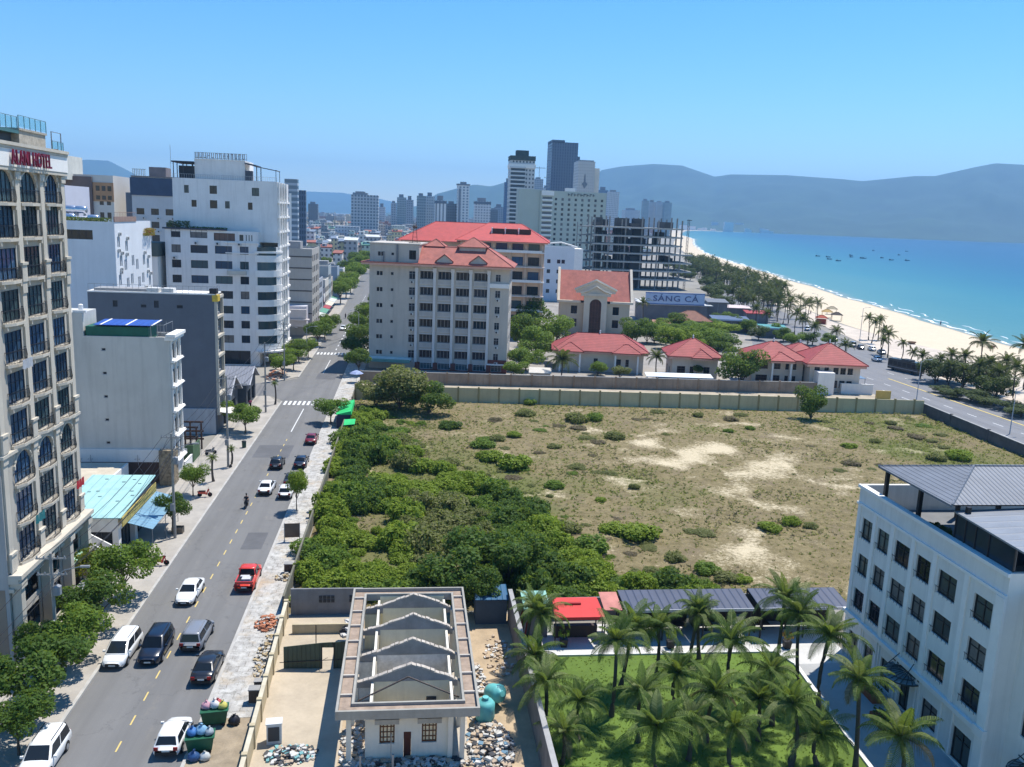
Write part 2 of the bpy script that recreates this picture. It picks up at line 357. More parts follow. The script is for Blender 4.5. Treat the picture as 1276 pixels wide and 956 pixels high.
# --- streets
def asphmat(name, col):
    m, nt, b_ = _nt(name); L = nt.links; pos = _n(nt, 'ShaderNodeNewGeometry').outputs['Position']
    c = mixc(nt, noise_out(nt, pos, .14, 6, .7), tuple(x*.82 for x in col), tuple(x*1.16 for x in col))
    c = mixc(nt, mathn(nt, 'MULTIPLY', ramp(nt, noise_out(nt, scalev(nt, pos, (.75, .018, 1)), 1., 4, .6), [(.42, 0.), (.62, 1.)]), .32), c, tuple(x*.62 for x in col))
    c = mixc(nt, mathn(nt, 'MULTIPLY', ramp(nt, noise_out(nt, scalev(nt, pos, (1., .35, 1)), .5, 6, .75), [(.57, 0.), (.70, 1.)]), .5), c, (.26, .235, .20))
    c = mixc(nt, mathn(nt, 'MULTIPLY', ramp(nt, noise_out(nt, pos, .33, 7, .75), [(.60, 0.), (.68, 1.)]), .55), c, tuple(x*.5 for x in col))
    v = _n(nt, 'ShaderNodeTexVoronoi', feature='DISTANCE_TO_EDGE'); v.inputs['Scale'].default_value = .11; vm = _n(nt, 'ShaderNodeVectorMath', operation='ADD'); L.new(pos, vm.inputs[0]); ns = _n(nt, 'ShaderNodeVectorMath', operation='SCALE'); ns.inputs['Scale'].default_value = 3.; L.new(noise_out(nt, pos, .5, 5, .7, 1), ns.inputs[0]); L.new(ns.outputs[0], vm.inputs[1]); L.new(vm.outputs[0], v.inputs['Vector'])
    c = mixc(nt, mathn(nt, 'MULTIPLY', ramp(nt, v.outputs[0], [(.0, 1.), (.007, 0.)]), .35), c, tuple(x*.35 for x in col))
    c = mixc(nt, mathn(nt, 'MULTIPLY', noise_out(nt, pos, 7, 4, .8), .3), c, tuple(x*.5 for x in col))
    L.new(c, b_.inputs['Base Color']); b_.inputs['Roughness'].default_value = .9; b_.inputs['Specular IOR Level'].default_value = .25; return m
asph = asphmat('asphalt', (.185, .182, .176))
asph_old = M('asphalt_patch', (.125, .125, .128), .92, .2, .3, fine=.3)
pave = M('paving', (.42, .385, .335), .92, .22, .35, fine=.45, bump=.3)
kerb = M('kerb_stone', (.46, .44, .40), .9, .2, .8, fine=.3)
whitep = M('road_paint_white', (.72, .72, .69), .7, .15, 2., fine=.35)
yellp = M('road_paint_yellow', (.66, .50, .17), .7, .15, 2., fine=.3)
def flat(name, pts, z, mat, kind='structure', th=None):
    b = MB()
    if th: b.prism(pts, z-th, z)
    else: b.add([(x, y, z) for x, y in pts], [tuple(range(len(pts)))])
    return struct(name, b, mat, kind)
flat('main_road', [(-4.65, -60), (4.65, -60), (4.6, 150), (3.4, 250), (-1.2, 470), (-9.5, 470), (-5.6, 250), (-4.65, 150)], .012, asph)
flat('side_street', [(-120, 87), (-7.5, 87), (-4.66, 82.5), (-4.66, 106), (-8.5, 101), (-14, 98.5), (-120, 98)], .012, asph)
b = MB()
for x0, x1, y0, y1 in ((-3.6, 1.6, 43.5, 50.5), (-1, 3.2, 105, 112), (-2.6, 1.4, -40, -33.5), (1.4, 3.6, 8, 13)):
    b.quad((x0, y0, .016), (x1, y0, .016), (x1, y1, .016), (x0, y1, .016))
struct('road_patch', b, asph_old)
b = MB(); y = -43.
while y < 56: b.quad((-.055, y, .02), (.055, y, .02), (.055, y+1.2, .02), (-.055, y+1.2, .02)); y += 3.1
struct('road_marking_yellow', b, yellp)
b = MB()
b.quad((-.08, 59, .02), (.08, 59, .02), (.08, 76, .02), (-.08, 76, .02)); b.quad((-.08, 112, .02), (.08, 112, .02), (.08, 130, .02), (-.08, 130, .02))
y = 146.
while y < 300: b.quad((-.12, y, .02), (.12, y, .02), (.12-.02*0, y+2.4, .02), (-.12, y+2.4, .02)); y += 6.5
for yc in (79.2, 138.2):
    for i in range(10): x = -4.2+i*.86; b.quad((x, yc, .02), (x+.46, yc, .02), (x+.46, yc+3.4, .02), (x, yc+3.4, .02))
struct('road_marking', b, whitep)
flat('pavement', [(-11.2, -60), (-4.9, -60), (-4.9, 80), (-7.8, 86.4), (-11.2, 86.4)], .13, pave, th=.2)
flat('pavement', [(-11.2, 99.5), (-8.2, 102), (-4.9, 107), (-4.9, 150), (-5.9, 250), (-9.8, 470), (-15, 470), (-11.2, 250)], .13, pave, th=.2)
b = MB(); b.box(-4.9, -4.652, -60, 82, -.05, .15); b.box(4.652, 4.9, -60, 150, -.05, .12); b.box(-4.9, -4.652, 106.5, 150, -.05, .15); struct('kerb', b, kerb)
def vergemat():
    m, nt, b = _nt('worn_paving'); L = nt.links; pos = _n(nt, 'ShaderNodeNewGeometry').outputs['Position']
    vo = _n(nt, 'ShaderNodeTexVoronoi', feature='DISTANCE_TO_EDGE'); vo.inputs['Scale'].default_value = 1.15; L.new(pos, vo.inputs['Vector'])
    br = _n(nt, 'ShaderNodeTexBrick'); br.inputs['Scale'].default_value = 1.; br.inputs['Mortar Size'].default_value = .03; br.inputs['Brick Width'].default_value = .8; br.inputs['Row Height'].default_value = .8
    br.inputs['Color1'].default_value = (.42, .40, .365, 1); br.inputs['Color2'].default_value = (.30, .285, .26, 1); br.inputs['Mortar'].default_value = (.2, .18, .15, 1); L.new(pos, br.inputs['Vector'])
    c = mixc(nt, ramp(nt, noise_out(nt, pos, .9, 7, .75), [(.42, 0.), (.60, 1.)]), br.outputs['Color'], (.50, .485, .445))
    c = mixc(nt, mathn(nt, 'MULTIPLY', ramp(nt, noise_out(nt, scalev(nt, pos, (1., 1., 1.)), .28, 6, .7), [(.50, 0.), (.66, 1.)]), .85), c, (.40, .32, .22))
    c = mixc(nt, mathn(nt, 'MULTIPLY', ramp(nt, noise_out(nt, pos, 2.1, 6, .8), [(.52, 0.), (.64, 1.)]), .75), c, (.17, .165, .14))
    L.new(c, b.inputs['Base Color']); b.inputs['Roughness'].default_value = .95
    bn = _n(nt, 'ShaderNodeBump'); bn.inputs['Strength'].default_value = .5; bn.inputs['Distance'].default_value = .06
    L.new(noise_out(nt, pos, 3, 6, .8), bn.inputs['Height']); L.new(bn.outputs[0], b.inputs['Normal']); return m
flat('verge', [(4.9, -24), (8.3, -24), (8.3, 92), (9.5, 150), (4.9, 150)], .1, vergemat(), th=.2)
flat('dirt_verge', [(4.9, -60), (8.6, -60), (8.3, -24), (4.9, -24)], .08, M('verge_dirt', (.36, .29, .2), .95, .35, .9, fine=.6, bump=.6), th=.2)
# coast road with its median line and promenade
flat('coast_road', [(123.4, -60), (152.6, -60), (152.8, 120), (160, 170), (178, 260), (190, 330), (222, 470), (210, 474), (172, 330), (150, 240), (124, 170), (123.4, 130)], .012, asphmat('coast_asphalt', (.215, .215, .22)))
b = MB(); b.box(138.1, 138.55, -60, 118, .0, .05); struct('road_median', b, M('median_paint', (.62, .47, .16), .8, .2, 1.))
b = MB()
for xx in (128.3, 133.2, 143.3, 148.0):
    y = -60.
    while y < 125: b.quad((xx-.1, y, .018), (xx+.1, y, .018), (xx+.1, y+3, .018), (xx-.1, y+3, .018)); y += 8
struct('coast_road_marking', b, whitep)
flat('promenade', [(152.9, -60), (177, -60), (177, 118), (186, 165), (184, 200), (186, 240), (200, 300), (196, 330), (182, 262), (164, 172), (153.1, 120)], .1, M('promenade_paving', (.60, .51, .41), .92, .2, .2, fine=.35), th=.25)
flat('park_grass', [(156, -40), (172, -40), (172, 70), (168, 86), (158, 84)], .13, M('park_lawn', (.075, .12, .035), .95, .4, .4, fine=.6, bump=.8))
flat('compound_ground', [(10, 101), (122, 95), (124, 170), (150, 240), (150, 330), (8, 330), (9.6, 150)], .008, M('compound_paving', (.34, .31, .27), .95, .35, .12, fine=.5))
flat('wall_strip', [(9.3, 84.9), (122.5, 77.8), (123.3, 98), (9.3, 102)], .01, M('pale_dirt', (.44, .375, .28), .95, .3, .5, fine=.4))
# --- the vacant lot: uneven sandy earth with dry and green growth
LOT = lambda y: (8.4, 122.3)
def lot_far(x): return 84.6-(x-10)*.063
def lotz(x, y): return .06+max(0., .35*noise.fractal(Vector((x*.06, y*.06, 3.)), 1., 2., 4)+.2)
TRK = [((lambda a, b: ((a.x, a.y), (b.x, b.y)))(gz(*p), gz(*q))) for p, q in (((690, 598), (800, 600)), ((800, 600), (960, 592)), ((960, 592), (1066, 612)), ((800, 545), (905, 592)), ((905, 592), (955, 640)), ((955, 640), (925, 700)), ((930, 555), (1010, 600)), ((700, 530), (800, 545)))]
def sandy(x, y):   # 0..1: how bare
    n = noise.fractal(Vector((x*.13, y*.13, 9.)), 1., 2., 6); d = math.exp(-(((x-68)/22)**2+((y-44)/20)**2)); d2 = math.exp(-(((x-55)/8)**2+((y-4)/6)**2))
    d3 = math.exp(-(((x-66)/5)**2+((y+4)/4)**2))
    for (ax, ay), (bx, by) in TRK:
        t = max(0, min(1, ((x-ax)*(bx-ax)+(y-ay)*(by-ay))/((bx-ax)**2+(by-ay)**2))); q = math.hypot(x-ax-(bx-ax)*t+1.5*noise.noise(Vector((x*.12, y*.12, 2.))), y-ay-(by-ay)*t+1.5*noise.noise(Vector((x*.12, y*.12, 7.))))
        if q < .9: n += .45*(1-q/.9)
    return max(0., min(1., -.16+.62*d+.5*d2+.6*d3+.85*n))
def greeny(x, y):
    n = noise.fractal(Vector((x*.05, y*.05, 21.)), 1., 2., 4); d = math.exp(-(((x-108)/17)**2+((y-48)/20)**2)); d2 = math.exp(-(((x-24)/18)**2+((y-25)/50)**2)); d3 = math.exp(-(((y-72)/10)**2))*.3
    return max(0., min(1., -.04+.75*d+.8*d2+d3+.75*n))
b = MB(); nx, ny = 150, 132
for j in range(ny+1):
    for i in range(nx+1):
        x = 8.4+(122.3-8.4)*i/nx; y = -7.4+(lot_far(x)+7.4)*j/ny; e = min(1, i/4, (nx-i)/4, j/4, (ny-j)/4)
        b.v.append((x, y, .02+lotz(x, y)*e))
for j in range(ny):
    for i in range(nx): k = j*(nx+1)+i; b.f.append((k, k+1, k+nx+2, k+nx+1)); b.m.append(0)
def lotmat():
    m, nt, b_ = _nt('lot_earth'); L = nt.links; pos = _n(nt, 'ShaderNodeNewGeometry').outputs['Position']
    s = _n(nt, 'ShaderNodeAttribute', attribute_name='bare').outputs['Fac']; gr = _n(nt, 'ShaderNodeAttribute', attribute_name='green').outputs['Fac']
    n1 = noise_out(nt, pos, .8, 8, .78); n2 = noise_out(nt, pos, .25, 6, .7); n3 = noise_out(nt, pos, 2.2, 6, .8)
    c = mixc(nt, ramp(nt, n1, [(.38, 0.), (.62, 1.)]), (.15, .122, .058), (.265, .212, .112))
    c = mixc(nt, mathn(nt, 'MULTIPLY', ramp(nt, n2, [(.5, 0.), (.68, 1.)]), .7), c, (.20, .155, .10))
    c = mixc(nt, ramp(nt, mathn(nt, 'ADD', gr, mathn(nt, 'MULTIPLY', mathn(nt, 'SUBTRACT', n1, .5), 1.1)), [(.30, 0.), (.75, .85)]), c, (.125, .14, .042))
    c = mixc(nt, ramp(nt, mathn(nt, 'ADD', s, mathn(nt, 'MULTIPLY', mathn(nt, 'SUBTRACT', n3, .5), 2.6)), [(.34, 0.), (.85, 1.)]), c, (.58, .485, .32))
    L.new(c, b_.inputs['Base Color']); b_.inputs['Roughness'].default_value = .97; b_.inputs['Specular IOR Level'].default_value = .1
    bn = _n(nt, 'ShaderNodeBump'); bn.inputs['Strength'].default_value = .9; bn.inputs['Distance'].default_value = .35
    L.new(n1, bn.inputs['Height']); L.new(bn.outputs[0], b_.inputs['Normal']); return m
lot = struct('vacant_land', b, lotmat(), smooth=True)
for nm, fn in (('bare', sandy), ('green', greeny)):
    a_ = lot.data.attributes.new(nm, 'FLOAT', 'POINT'); a_.data.foreach_set('value', [fn(v[0], v[1]) for v in b.v])
# --- demolition yard, hotel garden
flat('yard_concrete', [(9.3, -60), (14.7, -60), (14.7, -8.2), (8.6, -8.2), (8.9, -24)], .05, M('yard_slab', (.50, .42, .31), .92, .2, .35, fine=.4))
flat('yard_earth', [(14.7, -60), (28.2, -60), (28.6, -8.2), (14.7, -8.2)], .04, M('yard_dirt', (.50, .38, .245), .95, .3, .4, fine=.5, bump=.6))
flat('lawn', [(28.9, -60), (49.4, -60), (50.9, -30), (51.7, -18.4), (50.8, -16.3), (28.9, -16.1)], .06, M('lawn_grass', (.115, .185, .028), .95, .3, .25, fine=.55, bump=.9))
flat('courtyard', [(28.9, -16.1), (50.8, -16.3), (51.7, -18.4), (57, -18.4), (57, -10.6), (28.9, -10.6)], .05, M('court_paving', (.58, .57, .54), .9, .14, .5, fine=.3))
flat('garden_path', [(51.9, -18.4), (51.1, -30), (49.6, -60), (57, -60), (57, -18.4)], .05, M('path_paving', (.40, .40, .39), .9, .14, .4, fine=.3))
b = MB()
for p, q in (((51.65, -18.5), (50.85, -30)), ((50.85, -30), (49.35, -60)), ((51.65, -18.5), (50.75, -16.3)), ((50.75, -16.3), (28.9, -16.1))):
    d = Vector((q[0]-p[0], q[1]-p[1], 0)).normalized(); n_ = Vector((-d.y, d.x, 0))*.16
    P = [Vector((*p, 0))-n_, Vector((*q, 0))-n_, Vector((*q, 0))+n_, Vector((*p, 0))+n_]
    b.hexa([v for v in P], [v+ZV*.2 for v in P])
struct('garden_kerb', b, M('white_kerb', (.72, .71, .68), .8, .1, 1., fine=.2))
# ================================================================ BUILDINGS
GL = MGLASS('pane_dark', (.018, .026, .036)); GLB = MGLASS('pane_blue', (.04, .085, .15)); GLT = MGLASS('pane_teal', (.05, .085, .095), .12)
CURT = M('curtain_pane', (.16, .15, .14), .5, .3, 2.)
PANES = [GL, GL, GLB, CURT]
white = M('white_plaster', (.75, .72, .67), .85, .06, .3, streak=.22)
whitet = M('white_trim', (.79, .765, .72), .8, .06, .8)
cream = M('cream_stone', (.54, .49, .405), .85, .1, .4, streak=.35)
iron = M('black_iron', (.025, .025, .028), .5, .2, 3.)
steel = M('grey_steel', (.30, .31, .32), .5, .15, 2., metal=.5)
concrete = M('raw_concrete', (.33, .32, .30), .92, .2, .4, streak=.5, fine=.3)
redtile = MRIB('red_roof_tile', (.36, .068, .06), 'Y', .55, .62, .7, .2, sharp=4)
redtile2 = M('faded_red_tile', (.44, .14, .105), .75, .3, .5, fine=.55, streak=.4)
fasc = M('pink_fascia', (.62, .38, .30), .8, .12, .7)
brown_fr = M('brown_frame', (.07, .035, .022), .6, .2, 3.)
darkfr = M('dark_frame', (.03, .032, .036), .45, .15, 3.)
alum = M('aluminium_frame', (.42, .43, .44), .45, .1, 3.)
acw = M('ac_casing', (.62, .61, .58), .6, .12, 2., fine=.2)
_acm = None
def aircon(par, loc, rz=0.):
    """outdoor unit: casing, round grille, brackets; local -y looks outward"""
    global _acm
    if _acm is None:
        a = MB(); a.box(-.4, .4, -.34, -.06, 0, .56)
        gname = MB(); gname.lathe([(.05, 0), (.2, .0), (.23, .02), (.2, .03)], 10)
        gm = gname; gm.v = [(x-.1, -.345-z, y+.28) for x, y, z in gm.v]
        br = MB(); br.box(-.3, -.25, -.34, 0, -.05, -.005); br.box(.25, .3, -.34, 0, -.05, -.005)
        _acm = (a.mesh('air_conditioner', acw), gm.mesh('fan_grille', iron), br.mesh('bracket', steel))
    o = inst('air_conditioner', _acm[0], par, loc, rz); inst('fan_grille', _acm[1], o); inst('bracket', _acm[2], o); return o
class Bld:
    def __init__(s, name, label, cat, loc, rz, W, D, H, wm, group=None, ph=.9, rm=None):
        s.o = thing(name, label, cat, loc, rad(rz), group); s.W, s.D, s.H, s.wm, s.ph = W, D, H, wm, ph
        s.ops = dict(F=[], R=[], L=[], B=[]); s.rm = rm or M('flat_roof', (.33, .32, .30), .95, .3, .3, fine=.4, streak=.2)
        s.fr = dict(F=((0, 0, 0), (1, 0, 0), W), R=((W, 0, 0), (0, 1, 0), D), L=((0, D, 0), (0, -1, 0), D), B=((W, D, 0), (-1, 0, 0), W))
    def win(s, f, x, z, w, h, fm, pm=None, nx=2, nz=1, rec=.18, hole=True, sill=None, t=.07):
        O, U, _ = s.fr[f]
        if hole: s.ops[f].append((x, z, w, h))
        return window(s.o, O, U, x, z, w, h, fm, pm or rng.choice(PANES), nx, nz, rec if hole else .02, t, sill=sill)
    def done(s, rec=.18, extra=None):
        b = MB()
        for f in 'FRLB':
            O, U, w = s.fr[f]; facade(b, O, U, w, s.H, s.ops[f], rec)
        W, D, H, t = s.W, s.D, s.H, .22
        zr = H-s.ph
        for (x0, x1, y0, y1) in ((0, W, 0, t), (0, W, D-t, D), (0, t, t, D-t), (W-t, W, t, D-t)): b.quad((x0, y0, H), (x1, y0, H), (x1, y1, H), (x0, y1, H))
        if s.ph > 0:
            for p, q in (((t, t), (W-t, t)), ((W-t, t), (W-t, D-t)), ((W-t, D-t), (t, D-t)), ((t, D-t), (t, t))): b.quad((*p, zr), (*p, H), (*q, H), (*q, zr))
        if extra: extra(b)
        s.wall = obj('wall', b, s.wm, s.o)
        r = MB(); r.quad((t, t, zr), (W-t, t, zr), (W-t, D-t, zr), (t, D-t, zr)); obj('roof', r, s.rm, s.o)
        return s
    def part(s, name, mb, mats, loc=(0, 0, 0), rz=0., smooth=False, par=None): return obj(name, mb, mats, par or s.o, loc, rz, smooth)
def railing_mb(L_, h, step=.14, r=.014, top=.03):
    b = MB(); b.box(0, L_, -top, top, h-.05, h); b.box(0, L_, -top*.7, top*.7, .06, .1)
    n = max(2, int(L_/step))
    for i in range(n+1): x = L_*i/n; b.box(x-r, x+r, -r, r, 0, h-.03)
    return b
def water_tank(loc, label, group=None, horiz=True, sc=1.):
    o = thing('water_tank', label, 'water tank', loc, 0, group, sc); b = MB(); l = MB()
    if horiz:
        b.lathe([(.1, -.95), (.5, -.9), (.62, -.75), (.62, .75), (.5, .9), (.1, .95)], 14); b.v = [(z, y, x+1.0) for x, y, z in b.v]
        l.box(-.6, -.5, -.45, .45, 0, .9); l.box(.5, .6, -.45, .45, 0, .9)
    else:
        b.lathe([(.3, 0), (.62, .05), (.62, 1.3), (.5, 1.5), (.2, 1.6), (.2, 1.7)], 14, c=(0, 0, .5)); l.box(-.5, .5, -.06, .06, 0, .5); l.box(-.06, .06, -.5, .5, 0, .49)
    obj('tank_body', b, M('stainless', (.62, .63, .65), .28, .1, 2., metal=.85), o, smooth=True); obj('stand', l, steel, o); return o
# ---------------------------------------------------------------- 1 the cream hotel beside the street
def hotel():
    H = 39.6; B = Bld('hotel', 'tall cream hotel with iron balconies, arched top windows and red rooftop letters', 'hotel', (-11.2, -15.9, 0), 90, 15.3, 22, H, M('hotel_plaster', (.46, .42, .355), .85, .08, .4, streak=.35), ph=.6)
    side = M('hotel_side', (.40, .39, .37), .88, .12, .3, streak=.35)
    bays = [(3.7, 2.9), (8.0, 2.9), (12.55, 2.5)]; bf = M('blue_black_frame', (.02, .03, .045), .4, .2, 3.)
    for i in range(10):
        for xc, w in bays:
            z = 7.85+3.15*i-(.5 if i == 9 else 0); O = B.win('F', xc-w/2, z, w, 2.35, bf, rng.choice([GLB, GLB, GLT]), nx=4, nz=3, rec=.1, t=.05)
            s = MB(); s.add([(xc-w/2-.25, 0, z-.28), (xc+w/2+.25, 0, z-.28), (xc+w/2+.25, -.22, z-.28), (xc+w/4, -.62, z-.28), (xc-w/4, -.62, z-.28), (xc-w/2-.25, -.22, z-.28)], [(0, 1, 2, 3, 4, 5)])
            up = [(v[0], v[1], z-.06) for v in s.v]; n = 6; s.add(up, [(5, 4, 3, 2, 1, 0)]); 
            for a in range(n): s.add([s.v[a], s.v[(a+1) % n], up[(a+1) % n], up[a]], [(0, 1, 2, 3)])
            s.box(xc-w/2-.05, xc-w/2+.15, -.3, 0, z-.6, z-.281); s.box(xc+w/2-.15, xc+w/2+.05, -.3, 0, z-.6, z-.281)
            bal = B.part('balcony', s, cream)
            r = MB(); pts = [(xc-w/2-.2, -.02), (xc-w/2-.2, -.2), (xc-w/4, -.57), (xc+w/4, -.57), (xc+w/2+.2, -.2), (xc+w/2+.2, -.02)]
            for (ax, ay), (bx, by) in zip(pts, pts[1:]):
                r.tube((ax, ay, z+.92), (bx, by, z+.92), .03, n=4); r.tube((ax, ay, z+.05), (bx, by, z+.05), .02, n=4)
                k = max(1, int(math.hypot(bx-ax, by-ay)/.13))
                for q in range(k):
                    t = q/k; x, y = ax+(bx-ax)*t, ay+(by-ay)*t; bul = .07
                    r.path([(x, y, z-.05), (x, y-bul, z+.3), (x, y, z+.9)], [.014]*3, 3)
            B.part('railing', r, iron, par=bal)
            if i in (2, 9):   # arched heads: a moulded hood and spandrels over the opening
                a = MB(); rr = w/2; zc = z+2.35-rr*.8
                for sgn in (-1, 1):
                    pl = [(xc+sgn*rr, z+2.36)]
                    for k in range(9): t = math.pi/2*k/8; pl.append((xc+sgn*rr*math.sin(math.pi/2-t), zc+rr*.8*math.sin(t)))
                    if sgn < 0: pl = pl[::-1]
                    a.ext(pl, -.03, .08)
                pr = [(xc+(rr+.12)*math.cos(math.pi*k/14), -.06, zc+(rr*.8+.1)*math.sin(math.pi*k/14)) for k in range(15)]
                a.path(pr, [.12]*15, 5); B.part('window_arch', a, cream)
    for k, (x0, x1) in enumerate(((2.1, 5.2), (6.6, 9.6), (11.2, 14.0))):
        B.win('F', x0, .3, x1-x0, 3.1, darkfr, GL, nx=3, nz=3, rec=1.6); B.win('F', x0, 4.2, x1-x0, 2.1, darkfr, GLT, nx=4, nz=1, rec=.6)
    def extra(b): pass
    B.done(rec=.1)
    b = MB()
    b.box(-.02, -.003, .0, 22, 0, H-.05); B.part('side_wall', b, side)
    b = MB(); b.box(-.04, -.021, .3, 6.5, .2, 6.4); B.part('side_wall_base', b, M('brown_render', (.30, .235, .175), .9, .15, .4, streak=.3))
    for k, x in enumerate((.55, 5.85, 10.35, 14.7)):
        p = MB(); p.box(x-.36, x+.36, -.16, -.002, 7.7, 38.0)
        for z in (7.75, 17.1, 29.6): p.box(x-.44, x+.44, -.3, -.1601, z, z+1.3); p.box(x-.52, x+.52, -.38, -.16, z+1.301, z+1.5); p.box(x-.4, x+.4, -.24, -.1602, z-.9, z-.002)
        p.box(x-.44, x+.44, -.26, -.161, 37.4, 37.98)
        B.part('pilaster', p, cream)
    for x in (.6, 5.9, 10.4, 14.7):
        p = MB(); p.box(x-.35, x+.35, -.75, -.05, 0, 6.9); p.box(x-.5, x+.5, -.9, .0, 6.4, 6.88); B.part('column', p, cream)
    for z0, z1, d in ((6.9, 7.25, 1.0), (7.25, 7.6, 1.35), (6.2, 6.5, .5), (16.75, 17.0, .45), (38.02, 38.3, .5), (39.62, 39.85, .65), (39.85, 40.1, .8)):
        c = MB(); c.box(-.1, 15.35, -d*.75, -.004, z0, z1); B.part('cornice', c, cream)
    sb = MB(); sb.box(-.1, 15.4, -.42, -.003, 38.31, 39.61); B.part('frieze', sb, whitet)
    me = text_mesh('ALANI HOTEL', 1.4, .06, M('maroon_sign_letter', (.16, .006, .028), .5, .1, 2.), .012); wd = max(v.co.x for v in me.vertices)-min(v.co.x for v in me.vertices)
    inst('letters', me, B.o, (7.7, -.62, 38.95), 0, (7.3/wd, 1.12, 1), rot=(rad(90), 0, 0))
    c = MB()
    for k in range(7): x = 4.6+k*1.1; c.box(x, x+.05, -.66, -.4, 38.5, 38.56)
    B.part('sign_bracket', c, steel)
    # roof: stone-faced penthouse, glass screens
    p = MB(); p.box(7.7, 12.7, .25, 6, 39.01, 41.2); p.box(7.6, 12.8, .15, 6.2, 41.2, 41.36); B.part('penthouse', p, M('stone_cladding', (.46, .41, .33), .9, .35, 3., fine=.4))
    p = MB(); p.box(1.2, 7.6, .8, 7, 39.01, 40.9); B.part('roof_room', p, M('dark_render', (.06, .07, .08), .6, .2, 1.))
    tg = M('green_glass', (.30, .50, .52), .12, .12, .5)
    m, nt, bb = _nt('clear_green_glass'); tb = _n(nt, 'ShaderNodeBsdfTransparent'); tb.inputs[0].default_value = (.80, .93, .95, 1); mx = _n(nt, 'ShaderNodeMixShader'); mx.inputs[0].default_value = .14
    bb.inputs['Base Color'].default_value = (.22, .42, .45, 1); bb.inputs['Roughness'].default_value = .08
    nt.links.new(tb.outputs[0], mx.inputs[1]); nt.links.new(bb.outputs[0], mx.inputs[2]); nt.links.new(mx.outputs[0], nt.nodes['Material Output'].inputs[0])
    for x0, x1, z0, z1, y in ((-.1, 7.6, 41.2, 42.15, .3), (7.6, 12.8, 41.38, 42.3, .2), (12.9, 15.2, 40.11, 40.8, -.2)):
        g_ = MB(); n = max(2, int((x1-x0)/.95))
        for k in range(n): a = x0+(x1-x0)*k/n; g_.box(a+.03, x0+(x1-x0)*(k+1)/n-.03, y-.01, y+.01, z0+.08, z1-.04)
        gs = B.part('glass_screen', g_, m); f = MB()
        for k in range(n+1): a = x0+(x1-x0)*k/n; f.box(a-.025, a+.025, y-.025, y+.025, z0-.02, z1)
        f.box(x0, x1, y-.02, y+.02, z1, z1+.04); B.part('screen_post', f, M('green_grey_metal', (.12, .22, .22), .4, .1, 2.), par=gs)
    f = MB()
    for x in (13.1, 15.1):
        f.box(x, x+.07, -.1, -.03, 40.1, 41.6)
    f.box(13.1, 15.17, -.09, -.04, 41.55, 41.6); B.part('roof_frame', f, steel)
    p = MB(); p.box(-.2, 7.6, .2, 7.4, 40.91, 41.15); B.part('roof_canopy', p, M('teal_canopy', (.06, .15, .15), .5, .2, 1.))
    # laundry on two balconies
    for x, z, col, nm in ((12.6, 11.4, (.42, .02, .03), 'red'), (4.0, 11.3, (.02, .16, .17), 'teal'), (3.6, 23.9, (.4, .42, .45), 'pale')):
        t = MB()
        for k in range(3): t.add([(x-.9+.6*k, -1.0, z), (x-.45+.6*k, -1.03, z), (x-.42+.6*k, -1.02, z-.8), (x-.95+.6*k, -.98, z-.7)], [(0, 1, 2, 3)])
        q = obj('laundry', t, M('cloth_'+nm, col, .9, .2, 3.)); q.location = (-11.2, -15.9, 0); q.rotation_euler = (0, 0, rad(90)); tag(q, nm+' laundry hung over an iron balcony rail of the cream hotel', 'laundry')
hotel()
